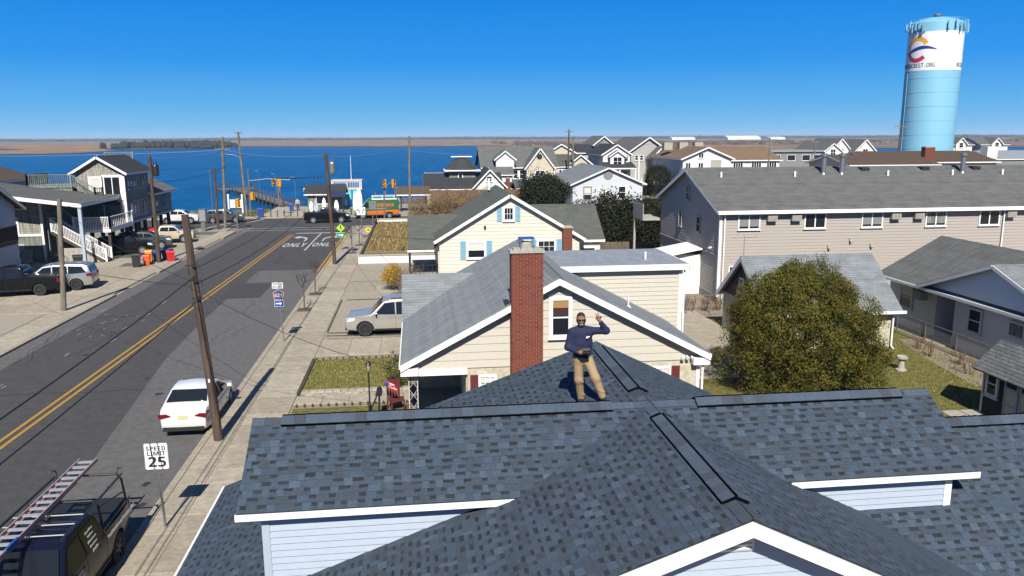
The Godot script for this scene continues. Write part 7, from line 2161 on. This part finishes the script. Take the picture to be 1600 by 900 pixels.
	d = pickup_dims(4.9, 1.72, 1.8)
	t = vehicle("pickup", "tan old pickup nosing out below the cedar house", "truck", V(-24.6, .11, -81.0), .2, d, M.car_tan, {})
	mb = MB.new(); mb.box(V(-2.3, 1.2, -.75), V(-.9, 1.5, .75)); part(t, "red_bed_load", mb, M.red)
	d = suv_dims(4.5, 1.66, 1.86)
	vehicle("suv", "white SUV parked by the grass left of the corner", "car", V(-28.6, .1, -99.6), .05, d, M.car_white, {})
	vehicle("suv", "dark SUV waiting on the cross street behind the grey cabinet", "car", V(-23.6, .01, -100.6), .08, d, M.car_grey, {})
	d = pickup_dims(5.5, 1.8, 1.95)
	t = vehicle("pickup", "black pickup driving through the crossing", "truck", V(-11.0, .01, -98.6), .04, d, M.car_black, {})
	mb = MB.new(); mb.box(V(-2.5, 1.24, -.8), V(-.95, 1.285, .8)); part(t, "bed_cover", mb, M.black_plastic)
	# lettered van
	d = {"L": 5.6, "W": 2.0, "H": 2.65, "belt": 1.3, "tum": .06, "sill": .35, "R": .38, "arch": [1.75, -1.6],
		"top": [2.78, .5, 2.78, .9, 2.6, 1.15, 1.9, 1.35, 1.3, 2.2, .95, 2.6, .5, 2.65, -2.65, 2.65, -2.76, 2.5, -2.78, .6],
		"side": [[1.75, 1.4, 1.3, 2.1, .75, 2.1, .75, 1.4]], "cross": [["windscreen", 1.84, 1.43, 1.36, 2.12], ["rear_window", -2.77, 2.3, -2.78, 1.5]],
		"seams": [.6, 1.85], "handles": [.7], "tail": [-2.77, 1.0, -2.7, 1.0, -2.7, 1.4, -2.76, 1.4], "head": [2.75, .8, 2.6, 1.05, 2.3, 1.1, 2.35, .9], "tinset": .0, "taily": 1.2, "hinset": .08, "heady": .9, "mirror": 1.6, "plate": .75}
	t = vehicle("van", "green and orange lettered van with roof rack on the cross street", "van", V(-5.2, .01, -103.2), PI + .04, d, M.car_green, {})
	flank(t, "orange_stripe", P2([-2.74, .5, -2.05, .5, -2.05, .86, -1.15, .86, -1.15, .5, 1.2, .5, 1.2, .95, -2.74, 1.1]), d, M.car_orange, .008)
	flank(t, "white_roof_band", P2([-2.6, 2.42, .6, 2.42, .6, 2.56, -2.6, 2.56]), d, M.white, .008)
	for s in [-1, 1]:
		var bs = Basis(V(s, 0, 0), UPV, V(0, 0, s))
		words(t, "Censea", .75, Transform3D(bs, V(-.9, 1.78, s * (d.W * .5 + .012))), M.car_orange, "lettering", .006, "Droid Serif", 700, true)
		mb = MB.new(); mb.bx(V(-.5, 1.28, s * (d.W * .5 + .006)), V(1.6, .16, .006)); part(t, "pale_panel", mb, M.sage)
	for x in [-2.3, -.8, .4]:
		mb = MB.new(); mb.box(V(x, 2.6, -.85), V(x + .1, 2.85, .85)); part(t, "rack_bar", mb, M.white)
	for s in [-1, 1]:
		mb = MB.new(); mb.tube([V(-2.4, 2.82, s * .8), V(.6, 2.82, s * .8)], [.035, .035], 6); part(t, "rack_rail", mb, M.white)

# crown of leaf-sized faces gathered in clumps
func leafy(mb: MB, o: Vector3, rad: Vector3, clumps: int, leaves: int, size: float, cols: Array, seed_: int, shell = .55, lump = .2, flat = 0.0):
	var r = RandomNumberGenerator.new(); r.seed = seed_
	var f = FastNoiseLite.new(); f.seed = seed_; f.frequency = 1.3
	for i in clumps:
		var d = V(r.randfn(), r.randfn(), r.randfn()).normalized()
		if d.y < -flat and flat > 0.0: d.y = -d.y * .3
		var k = (1.0 + lump * f.get_noise_3d(d.x, d.y, d.z) * 2.0) * pow(r.randf_range(pow(shell, 3.0), 1.0), .3333)
		var c = o + V(d.x * rad.x, d.y * rad.y, d.z * rad.z) * k
		var cs = size * r.randf_range(2.0, 4.0)
		var base: Color = cols[r.randi() % cols.size()]
		var tone = r.randf_range(.75, 1.25)
		for j in leaves:
			var e = V(r.randfn(), r.randfn(), r.randfn()) * cs * .5
			var p = c + e
			var nn = (d + V(r.randfn(), r.randfn(), r.randfn()) * .8).normalized()
			var a = nn.cross(V(r.randfn(), r.randfn(), r.randfn())).normalized()
			var b = nn.cross(a)
			var s = size * r.randf_range(.6, 1.2)
			mb.col = base * tone * r.randf_range(.8, 1.2)
			mb.trin(p - a * s * .5, p + a * s * .5, p + b * s * .35, nn, nn, nn)
			mb.trin(p - a * s * .5, p - b * s * .35, p + a * s * .5, nn, nn, nn)
func limb(mb: MB, p: Vector3, d: Vector3, L: float, rad: float, depth: int, r: RandomNumberGenerator, spread: float, upw: float, kids = 3):
	var pts = [p]; var rd = [rad]
	var q = p; var dir = d
	for i in 3:
		dir = (dir + V(r.randfn(), r.randfn(), r.randfn()) * .13 + UPV * upw).normalized()
		q += dir * L / 3.0
		pts.append(q); rd.append(rad * (1.0 - .18 * (i + 1)))
	mb.tube(pts, rd, 6 if depth > 1 else 4, false)
	if depth == 0: return
	for k in kids:
		var nd = (dir + V(r.randfn(), r.randfn() * .6, r.randfn()) * spread).normalized()
		limb(mb, pts[2 + (k % 2)], nd, L * r.randf_range(.55, .8), rad * .5, depth - 1, r, spread, upw, kids)
func tree_leafy(nm, label, cat, base: Vector3, trunk_h: float, crown_o: Vector3, rad: Vector3, clumps: int, leaves: int, size: float, cols: Array, seed_: int, op = {}):
	var t = thing(nm, label, cat, base, 0.0, op.get("group", ""))
	var r = RandomNumberGenerator.new(); r.seed = seed_
	var mb = MB.new()
	limb(mb, V(0, -.1, 0), UPV, trunk_h, op.get("tr", .12), op.get("depth", 3), r, .7, .05, 4)
	part(t, "trunk", mb, M.bark)
	mb = MB.new(); leafy(mb, crown_o, rad, clumps, leaves, size, cols, seed_, op.get("shell", .55), op.get("lump", .2), op.get("flat", 0.0))
	# lobes stand out from the crown and shade one another
	for i in op.get("lobes", 0):
		var a = i * 2.39996; var y = lerpf(-.75, 1.0, (i + .5) / op.lobes)
		var w = sqrt(maxf(0.0, 1.0 - y * y)) if y > 0 else lerpf(1.0, .92, -y)
		var lr = r.randf_range(.55, 1.0)
		var c = crown_o + V(cos(a) * w * rad.x, y * rad.y, sin(a) * w * rad.z) * r.randf_range(.86, 1.08)
		leafy(mb, c, V(lr, lr * .75, lr), 95, 30, size, cols, seed_ + 200 + i, .75, .3)
	if op.get("taper", false):
		for i in mb.v.size():
			var y = clampf((mb.v[i].y - .4) / 5.0, 0, 1); var k = 1.07 - .42 * y * y
			mb.v[i] = V(crown_o.x + (mb.v[i].x - crown_o.x) * k, mb.v[i].y, crown_o.z + (mb.v[i].z - crown_o.z) * k)
	if op.get("cone", false):
		for i in mb.v.size():
			var y = clampf((mb.v[i].y - (crown_o.y - rad.y)) / (2.0 * rad.y), 0, 1); var k = 1.15 - .75 * y
			mb.v[i] = V(crown_o.x + (mb.v[i].x - crown_o.x) * k, mb.v[i].y, crown_o.z + (mb.v[i].z - crown_o.z) * k)
	part(t, "crown", mb, M.leaf)
func bare_tree(nm, label, base: Vector3, L: float, rad: float, depth: int, seed_: int, group = "", upw = .12):
	var t = thing(nm, label, "tree", base, 0.0, group)
	var r = RandomNumberGenerator.new(); r.seed = seed_
	var mb = MB.new(); mb.tube([V(0, -.1, 0), V(.02, L * .5, 0), V(0, L, 0)], [rad, rad * .85, rad * .8], 8); part(t, "trunk", mb, M.bark_pale)
	mb = MB.new()
	for k in 5: limb(mb, V(0, L * r.randf_range(.85, 1.0), 0), V(r.randfn(), 1.2, r.randfn()).normalized(), L * .42, rad * .5, depth, r, .55, upw, 3)
	part(t, "crown", mb, M.bark)
func bare_shrub(nm, label, base: Vector3, w: float, h: float, stems: int, seed_: int, mat: Material, group = ""):
	var t = thing(nm, label, "shrub", base, 0.0, group)
	var r = RandomNumberGenerator.new(); r.seed = seed_
	var mb = MB.new()
	for k in stems:
		var a = r.randf() * TAU
		limb(mb, V(cos(a), 0, sin(a)) * r.randf() * w * .4, V(cos(a) * .5 * r.randf(), 1.0, sin(a) * .5 * r.randf()).normalized(), h * r.randf_range(.4, .6), .018, 2, r, .45, .06, 3)
	part(t, "stems", mb, mat)
func build_plants():
	var bronze = [Color(.088, .088, .012), Color(.125, .113, .014), Color(.062, .072, .011), Color(.125, .09, .015), Color(.04, .048, .010)]
	var t = tree_leafy("round_evergreen", "large dense round evergreen with bronze-green leaves in the back yard", "tree", V(15.55, .12, -29.6), 1.6, V(-.1, 2.5, 0), V(2.62, 2.5, 2.5), 1100, 30, .075, bronze, 41, {"tr": .17, "shell": .6, "lump": .2, "lobes": 44, "taper": true})
	var dark = [Color(.016, .021, .008), Color(.022, .026, .009), Color(.012, .017, .007), Color(.03, .028, .010)]
	var spots = [[13.6, -64.5, 2.3, 1.7, "dark cedar left of the row behind the ivory house"], [16.4, -66, 2.6, 2.0, "dark cedar second in the row behind the ivory house"], [19.2, -67, 2.4, 1.9, "dark cedar third in the row behind the ivory house"], [21.8, -69, 2.2, 1.7, "dark cedar last in the row beside the beige building"]]
	for i in spots.size():
		var s = spots[i]
		tree_leafy("dark_cedar", s[4], "tree", V(s[0], .1, s[1]), 1.2, V(0, s[2], 0), V(s[3], s[2], s[3]), 900, 18, .2, dark, 60 + i, {"group": "dark cedars behind the ivory house", "shell": .4, "lump": .3})
	tree_leafy("dark_cedar", "dark bushy cedar between the reed fence and the pale blue house", "tree", V(16.9, .1, -104), 1.4, V(0, 2.6, 0), V(3.0, 2.5, 2.4), 1100, 18, .25, dark, 71, {"shell": .6, "lump": .3})
	tree_leafy("clipped_shrub", "round clipped dark shrub right of the pale blue house", "shrub", V(37.6, .1, -121), .8, V(0, 3.3, 0), V(2.0, 2.3, 2.0), 900, 18, .16, dark, 73, {"shell": .85, "lump": .05})
	tree_leafy("small_shrub", "small green shrub at the left corner by the cabinet", "shrub", V(-24.4, .1, -86), .3, V(0, .6, 0), V(1.1, .65, 1.0), 90, 12, .12, dark, 75, {})
	tree_leafy("small_shrub", "low dark shrub beside the tan pickup", "shrub", V(-23.4, .1, -84), .3, V(0, .55, 0), V(.9, .6, .8), 80, 12, .12, bronze, 76, {})
	tree_leafy("small_shrub", "leafy shrub at the corner of the cream porch", "shrub", V(-1.05, .12, -31.6), .3, V(0, .7, 0), V(.5, .75, .9), 90, 12, .07, dark, 77, {})
	# forsythia: yellow side and brown side
	tree_leafy("forsythia", "bright yellow flowering forsythia beside the brown shrub", "shrub", V(-1.75, .12, -52.8), .6, V(0, 1.0, 0), V(.75, .7, .7), 420, 16, .07, [Color(.5, .30, .01), Color(.4, .26, .02), Color(.28, .17, .03)], 78, {"tr": .03, "depth": 2})
	bare_shrub("bare_shrub", "brown leafless shrub beside the yellow forsythia", V(-.75, .12, -51.6), 1.6, 1.9, 46, 79, M.twig)
	var tan = [Color(.24, .155, .08), Color(.19, .12, .06), Color(.14, .095, .05), Color(.29, .20, .10)]
	for i in 7:
		tree_leafy("bare_hedge", ["tan twiggy bush at the left end of the hedge before the reed fence", "second tan twiggy bush of the hedge", "third tan twiggy bush of the hedge", "fourth tan twiggy bush of the hedge", "fifth tan twiggy bush of the hedge", "sixth tan twiggy bush of the hedge", "tan twiggy bush at the right end of the hedge by the ridge"][i], "shrub", V(.1 + i * 1.35, .05, -93.2 + (i % 2) * .8), 1.6, V(0, 1.75 + i * .06, 0), V(1.2, 1.75 + i * .07, 1.1), 300, 14, .11, tan, 90 + i, {"group": "bare hedge before the reed fence", "tr": .04, "shell": .4, "lump": .4})
	var st = [[-6.9, -47.4, "bare young street tree nearest the truck route sign"], [-6.85, -52.3, "bare young street tree second from the truck route sign"], [-5.9, -71.0, "bare young street tree beyond the dark transformer pole"], [-5.6, -76.2, "bare young street tree beside the lane sign"]]
	for i in 4: bare_tree("street_tree", st[i][2], V(st[i][0], .12, st[i][1]), 1.5, .05, 2, 110 + i, "young bare street trees")
	for i in 4:
		var mb = MB.new(); sheet(mb, [st[i][0] - .4, st[i][1] + .5, st[i][0] + .4, st[i][1] + .5, st[i][0] + .4, st[i][1] - .5, st[i][0] - .4, st[i][1] - .5], .128)
		ground_piece("tree_pit", mb, M.soil)
	for i in 5:
		bare_shrub("dry_plant", ["dry stalks beside the fence step", "dry stalks second along the wire fence", "dry stalks third along the wire fence", "dry stalks fourth along the wire fence", "dry stalks nearest the shed"][i], V(23.9 - (i % 2) * .4, .13, -34.2 + i * 1.35), .5, .8, 9, 130 + i, M.reed, "dry stalks along the wire fence")
	for i in 3:
		bare_shrub("dry_plant", ["brown dry shrub at the end of the concrete drive", "brown dry shrub second at the drive fence", "brown dry shrub against the beige building"][i], V(15.9 + i * .8, .13, -43.9), .8, 1.0, 14, 140 + i, M.reed, "dry shrubs at the drive end")

# signed-distance figure: tapered capsules joined smoothly, meshed as surface nets
func blob(bones: Array, cell: float, pad = .06) -> MB:
	var lo = V(1e9, 1e9, 1e9); var hi = -lo
	for b in bones:
		var rm = maxf(b[2], b[3]) + pad
		for p in [b[0], b[1]]:
			lo = lo.min(p - V(rm, rm, rm)); hi = hi.max(p + V(rm, rm, rm))
	var nx = int((hi.x - lo.x) / cell) + 2; var ny = int((hi.y - lo.y) / cell) + 2; var nz = int((hi.z - lo.z) / cell) + 2
	var fld = PackedFloat32Array(); fld.resize(nx * ny * nz); fld.fill(9.0)
	var near = PackedFloat32Array(); near.resize(nx * ny * nz); near.fill(9.0)
	var who = PackedInt32Array(); who.resize(nx * ny * nz)
	for bi in bones.size():
		var b = bones[bi]
		var A: Vector3 = b[0]; var B: Vector3 = b[1]; var ra: float = b[2]; var rb: float = b[3]; var k: float = b[5]
		var sq: Vector3 = b[6] if b.size() > 6 else Vector3.ONE
		var rm = maxf(ra, rb) + pad
		var i0 = ((A.min(B) - V(rm, rm, rm) - lo) / cell).floor(); var i1 = ((A.max(B) + V(rm, rm, rm) - lo) / cell).ceil()
		var ab = (B - A) * sq; var l2 = maxf(ab.length_squared(), 1e-8)
		for z in range(maxi(0, int(i0.z)), mini(nz, int(i1.z) + 1)):
			for y in range(maxi(0, int(i0.y)), mini(ny, int(i1.y) + 1)):
				for x in range(maxi(0, int(i0.x)), mini(nx, int(i1.x) + 1)):
					var p = (lo + V(x, y, z) * cell - A) * sq
					var t = clampf(p.dot(ab) / l2, 0.0, 1.0)
					var d = (p - ab * t).length() - lerpf(ra, rb, t)
					var id = (z * ny + y) * nx + x
					if d < near[id]:
						near[id] = d; who[id] = bi
					var f = fld[id]
					var h = maxf(k - absf(f - d), 0.0) / k
					fld[id] = minf(f, d) - h * h * k * .25
	var vid = {}
	var vp = PackedVector3Array(); var vn = PackedVector3Array(); var vcx = PackedColorArray()
	var off = [[0, 0, 0], [1, 0, 0], [0, 1, 0], [1, 1, 0], [0, 0, 1], [1, 0, 1], [0, 1, 1], [1, 1, 1]]
	var edg = [[0, 1], [2, 3], [4, 5], [6, 7], [0, 2], [1, 3], [4, 6], [5, 7], [0, 4], [1, 5], [2, 6], [3, 7]]
	var sx = 1; var sy = nx; var sz = nx * ny
	for z in nz - 1:
		for y in ny - 1:
			for x in nx - 1:
				var id = z * sz + y * sy + x
				var m = 0; var cn = [0.0, 0.0, 0.0, 0.0, 0.0, 0.0, 0.0, 0.0]
				for c in 8:
					var q = fld[id + off[c][0] * sx + off[c][1] * sy + off[c][2] * sz]
					cn[c] = q
					if q < 0: m += 1
				if m == 0 or m == 8: continue
				var s = Vector3.ZERO; var w = 0
				for e in edg:
					var a = cn[e[0]]; var b = cn[e[1]]
					if (a < 0) != (b < 0):
						var t = a / (a - b)
						var pa = V(off[e[0]][0], off[e[0]][1], off[e[0]][2]); var pb = V(off[e[1]][0], off[e[1]][1], off[e[1]][2])
						s += pa.lerp(pb, t); w += 1
				vid[id] = vp.size()
				vp.append(lo + (V(x, y, z) + s / w) * cell)
				var g = V((cn[1] + cn[3] + cn[5] + cn[7]) - (cn[0] + cn[2] + cn[4] + cn[6]), (cn[2] + cn[3] + cn[6] + cn[7]) - (cn[0] + cn[1] + cn[4] + cn[5]), (cn[4] + cn[5] + cn[6] + cn[7]) - (cn[0] + cn[1] + cn[2] + cn[3]))
				vn.append(g.normalized())
				vcx.append(bones[who[id]][4])
	var mb = MB.new()
	for z in range(1, nz - 1):
		for y in range(1, ny - 1):
			for x in range(1, nx - 1):
				var id = z * sz + y * sy + x
				var a = fld[id] < 0
				for ax in 3:
					var step = [sx, sy, sz][ax]
					if a == (fld[id + step] < 0): continue
					var u = [sy, sz, sx][ax]; var w = [sz, sx, sy][ax]
					var q = [id, id - u, id - u - w, id - w]
					if not (vid.has(q[0]) and vid.has(q[1]) and vid.has(q[2]) and vid.has(q[3])): continue
					var i = [vid[q[0]], vid[q[1]], vid[q[2]], vid[q[3]]]
					if not a: i.reverse()
					for tr in [[0, 1, 2], [0, 2, 3]]:
						for k in [0, 2, 1]:
							mb.v.append(vp[i[tr[k]]]); mb.n.append(vn[i[tr[k]]]); mb.c.append(vcx[i[tr[k]]])
	return mb
func joined(a: MB, b: MB) -> MB:
	a.v.append_array(b.v); a.n.append_array(b.n); a.c.append_array(b.c)
	return a
func hand(o: Vector3, fwd: Vector3, palm: Vector3, thumb_side: float, sc: Color, curls: Array, spread: Array) -> MB:
	# o wrist, fwd towards fingers, palm = direction the palm faces
	var side = fwd.cross(palm).normalized() * thumb_side
	var k = .012
	var b = [[o, o + fwd * .03, .026, .03, sc, .02], [o + fwd * .03 + side * .016, o + fwd * .085 + side * .02, .022, .02, sc, k], [o + fwd * .03 - side * .016, o + fwd * .082 - side * .022, .022, .018, sc, k], [o + fwd * .04, o + fwd * .09, .02, .018, sc, k]]
	for i in 4:
		var s = .03 - i * .02
		var L = [.07, .08, .074, .058][i]
		var d = (fwd + side * spread[i]).normalized()
		var p = o + fwd * (.088 - absf(i - 1.3) * .004) + side * s
		var r = .0095 - i * .0004
		var a = 0.0
		for j in 3:
			a += curls[i] * [.7, 1.0, .8][j]
			var dd = (d * cos(a) + palm * sin(a)).normalized()
			var q = p + dd * L * [.44, .32, .24][j]
			b.append([p, q, r, r * .92, sc, .004]); p = q; r *= .92
	var tp = o + fwd * .03 + side * .03
	var t1 = tp + (fwd * .5 + side * .8 + palm * .2).normalized() * .035
	var c = curls[4]
	var t2 = t1 + (fwd * .8 + side * (.5 - c) + palm * (.3 + c)).normalized() * .032
	var t3 = t2 + (fwd * .8 + side * (.3 - c * 1.4) + palm * (.3 + c)).normalized() * .024
	b.append([tp, t1, .013, .0115, sc, .012]); b.append([t1, t2, .0115, .0105, sc, .004]); b.append([t2, t3, .0105, .009, sc, .004])
	return blob(b, .004, .012)
func head(o: Vector3, sc: Color) -> MB:
	# face towards +z, o = centre of the head
	var lip = Color(.20, .07, .055)
	var beard = Color(.012, .009, .008)
	var teeth = Color(.5, .48, .45)
	var b = [
		[o + V(0, .035, -.015), o + V(0, .02, -.01), .092, .09, sc, .03, V(1.12, .95, .93)],
		[o + V(0, -.03, .02), o + V(0, -.07, .03), .066, .05, sc, .03],
		[o + V(0, -.02, .088), o + V(0, .025, .082), .016, .009, sc, .012],
		[o + V(-.012, -.024, .085), o + V(.012, -.024, .085), .011, .011, sc, .008],
		[o + V(-.035, .03, .072), o + V(.035, .03, .072), .014, .014, sc, .02],
		[o + V(-.04, -.01, .062), o + V(-.03, -.02, .068), .02, .016, sc, .02], [o + V(.04, -.01, .062), o + V(.03, -.02, .068), .02, .016, sc, .02],
		[o + V(-.082, .01, -.01), o + V(-.086, -.025, -.004), .013, .01, sc, .006, V(1.6, 1, .8)], [o + V(.082, .01, -.01), o + V(.086, -.025, -.004), .013, .01, sc, .006, V(1.6, 1, .8)],
		[o + V(0, -.1, .06), o + V(0, -.082, .062), .03, .03, beard, .02],
		[o + V(-.055, -.03, .03), o + V(-.03, -.09, .055), .022, .026, beard, .02], [o + V(.055, -.03, .03), o + V(.03, -.09, .055), .022, .026, beard, .02],
		[o + V(-.034, -.046, .075), o + V(.034, -.046, .075), .010, .010, beard, .006],
		[o + V(-.019, -.061, .081), o + V(.019, -.061, .081), .005, .0055, teeth, .003],
		[o + V(-.026, -.073, .079), o + V(.026, -.073, .079), .0075, .0075, lip, .003],
		[o + V(0, -.07, -.02), o + V(0, -.16, -.035), .052, .056, sc, .02]]
	return blob(b, .005, .03)
func build_person():
	var at = V(3.12, 5.09, -14.59)
	var p = thing("person", "person in navy quarter-zip and khaki trousers standing on the roof making a V sign", "person", at)
	p.rotation.y = -.1
	p.scale = V(1.05, 1.05, 1.05)
	var navy = Color(.0045, .009, .048); var khaki = Color(.32, .22, .12); var skin = Color(.23, .108, .066); var shoe = Color(.012, .012, .013)
	var k = .05
	var L = {"hipl": V(-.07, .90, -.02), "hipr": V(.10, .90, -.02), "kneel": V(-.055, .48, -.01), "kneer": V(.235, .57, .20), "anl": V(.0, .07, -.13), "anr": V(.37, .21, .22),
		"shl": V(-.20, 1.40, -.01), "shr": V(.17, 1.42, -.01), "ell": V(-.265, 1.12, .02), "elr": V(.43, 1.44, .07), "wrl": V(-.085, 1.075, .23), "wrr": V(.295, 1.64, .13)}
	var b = [
		[V(.015, .94, -.02), V(0, .90, -.02), .135, .14, khaki, k, V(.9, 1, 1.15)],
		[L.hipl, L.kneel, .102, .08, khaki, k], [L.kneel, L.anl + V(0, .03, 0), .08, .07, khaki, k],
		[L.hipr, L.kneer, .102, .08, khaki, k], [L.kneer, L.anr + V(-.01, .03, 0), .08, .07, khaki, k],
		[V(.01, .98, -.01), V(-.01, 1.18, -.01), .145, .165, navy, k, V(.88, 1, 1.2)],
		[V(-.01, 1.18, -.01), V(-.01, 1.36, -.02), .17, .165, navy, k, V(.85, 1, 1.18)],
		[V(-.14, 1.40, -.02), V(.11, 1.41, -.02), .085, .085, navy, k],
		[V(-.015, 1.44, -.02), V(-.02, 1.50, -.015), .075, .066, navy, .03],
		[L.shl, L.ell, .074, .062, navy, k], [L.ell, L.wrl + V(-.03, 0, -.035), .062, .044, navy, k],
		[L.shr, L.elr, .074, .064, navy, k], [L.elr, L.wrr + V(.03, -.035, -.01), .064, .045, navy, k],
		[L.wrl + V(-.04, 0, -.04), L.wrl, .03, .027, skin, .01], [L.wrr + V(.03, -.04, -.01), L.wrr, .03, .027, skin, .01],
		[L.anl + V(0, -.02, -.04), L.anl + V(-.015, -.032, .13), .045, .042, shoe, .015], [L.anr + V(0, -.02, -.04), L.anr + V(.04, -.032, .13), .045, .042, shoe, .015]]
	# soft folds of the cloth at elbow, waist and knees
	for f in [[V(-.05, .50, .07), V(.03, .44, .06)], [V(.2, .60, .27), V(.3, .55, .27)], [V(-.05, .2, -.06), V(.07, .17, -.06)], [V(.29, .36, .28), V(.4, .32, .27)], [V(-.12, 1.03, .12), V(.1, 1.0, .13)], [V(-.1, 1.1, .14), V(.13, 1.06, .12)]]:
		b.append([f[0], f[1], .013, .01, khaki if f[0].y < .9 else navy, .03])
	var mb = blob(b, .014, .07)
	mb = joined(mb, head(V(-.025, 1.625, .0), skin))
	mb = joined(mb, hand(L.wrr, V(-.45, .89, .05).normalized(), V(.2, .05, 1).normalized(), 1.0, skin, [.05, .04, 1.15, 1.2, .7], [.14, -.22, -.1, -.15]))
	mb = joined(mb, hand(L.wrl, V(.72, .12, .65).normalized(), V(-.55, .55, .62).normalized(), -1.0, skin, [.75, .8, .85, .9, .35], [.05, 0, -.03, -.08]))
	part(p, "body", mb, M.person)
	var h = MB.new()
	# cropped hair shell
	var ho = V(-.025, 1.625, 0)
	var hb = blob([[ho + V(0, .05, -.03), ho + V(0, .035, -.035), .086, .088, Color(1, 1, 1), .02, V(1.05, .92, .92)], [ho + V(-.03, .10, .035), ho + V(.03, .10, .035), .022, .022, Color(1, 1, 1), .03]], .006, .02)
	part(p, "hair", hb, M.hair)
	h = MB.new()
	for s in [-1, 1]:
		h.prism(P2([-.036, .016, .036, .016, .033, -.016, .01, -.022, -.03, -.016]), ho + V(s * .038, .018, .088), V(1, 0, -.18 * s).normalized(), UPV, 0, .006)
		h.beam(ho + V(s * .072, .024, .08), ho + V(s * .088, .02, -.01), .006, .01)
	h.bx(ho + V(0, .026, .096), V(.02, .007, .006))
	part(p, "sunglasses", h, M.shades)
	# collar and chest emblem
	h = MB.new(); h.lathe([Vector2(.082, 1.445), Vector2(.08, 1.52), Vector2(.074, 1.525), Vector2(.074, 1.45)], 20, V(-.02, 0, -.015)); part(p, "collar", h, M.canvas_navy)
	h = MB.new(); h.prism(P2([-.022, -.014, .0, -.026, .014, -.014, .05, -.002, .05, .010, .01, .014, -.014, .022]), V(.07, 1.345, .175), V(.97, .2, -.1).normalized(), UPV, 0, .006); part(p, "chest_emblem", h, M.sign_white)
	h = MB.new(); h.lathe([Vector2(.136, .95), Vector2(.14, .985), Vector2(.13, .99)], 24, V(.01, 0, -.015), Basis(V(1.08, 0, 0), UPV, V(0, 0, .86))); part(p, "waistband", h, M.canvas_navy)
	for f in [L.anl, L.anr]:
		h = MB.new(); h.bx(f + V(.005, -.075, .045), V(.095, .02, .27)); part(p, "shoe_sole", h, M.black_plastic)
	# controller in the hand
	var c = thing("remote_controller", "small dark drone controller held in the person's hand", "controller", at + p.basis * V(.045, 1.10, .315), -.1)
	h = MB.new(); h.bx(Vector3.ZERO, V(.15, .035, .09), Basis(Vector3.RIGHT, .5)); part(c, "body", h, M.black_plastic)
	h = MB.new(); h.bx(V(0, .055, .01), V(.13, .01, .06), Basis(Vector3.RIGHT, .8)); part(c, "phone", h, M.car_grey)
	for s in [-1, 1]:
		h = MB.new(); h.tube([V(s * .05, .01, .03), V(s * .05, .045, .045)], [.006, .009], 8); part(c, "stick", h, M.black_metal)
	# walker on the pier path
	var w = thing("person", "small figure in a pale top walking on the pier path", "person", V(-16.8, .1, -114.5))
	var pale = Color(.45, .45, .5); var dk = Color(.03, .03, .04)
	mb = blob([[V(0, .95, 0), V(0, .9, 0), .14, .14, dk, .05], [V(-.08, .9, 0), V(-.1, .48, .06), .09, .07, dk, .05], [V(-.1, .48, .06), V(-.1, .08, -.05), .07, .05, dk, .05], [V(.08, .9, 0), V(.1, .48, .1), .09, .07, dk, .05], [V(.1, .48, .1), V(.1, .08, .15), .07, .05, dk, .05], [V(0, 1.0, 0), V(0, 1.4, 0), .15, .17, pale, .05], [V(-.2, 1.4, 0), V(-.26, 1.1, .02), .07, .06, pale, .05], [V(-.26, 1.1, .02), V(-.22, .85, .12), .055, .04, pale, .03], [V(.2, 1.4, 0), V(.27, 1.1, -.04), .07, .06, pale, .05], [V(.27, 1.1, -.04), V(.25, .86, .06), .055, .04, pale, .03], [V(0, 1.5, 0), V(0, 1.56, .01), .06, .06, skin, .03], [V(0, 1.68, .01), V(0, 1.63, .02), .1, .085, skin, .03], [V(-.1, .05, -.05), V(-.1, .04, .1), .045, .04, dk, .02], [V(.1, .05, .15), V(.1, .04, .3), .045, .04, dk, .02]], .03, .08)
	part(w, "body", mb, M.person)
	mb = blob([[V(0, 1.71, -.02), V(0, 1.68, -.03), .1, .1, Color(1, 1, 1), .02]], .03, .05); part(w, "hair", mb, M.hair)

func _ready():
	rng.seed = 77
	setup_view()
	make_materials()
	build_ground()
	build_near_house()
	cream_house()
	shutter_house()
	vent_house()
	condo()
	cottage()
	hip_house()
	garden_shed()
	far_houses()
	left_houses()
	water_tower()
	build_cars()
	build_poles()
	build_signs()
	build_signals()
	build_waterfront()
	build_small_things()
	build_plants()
	build_person()
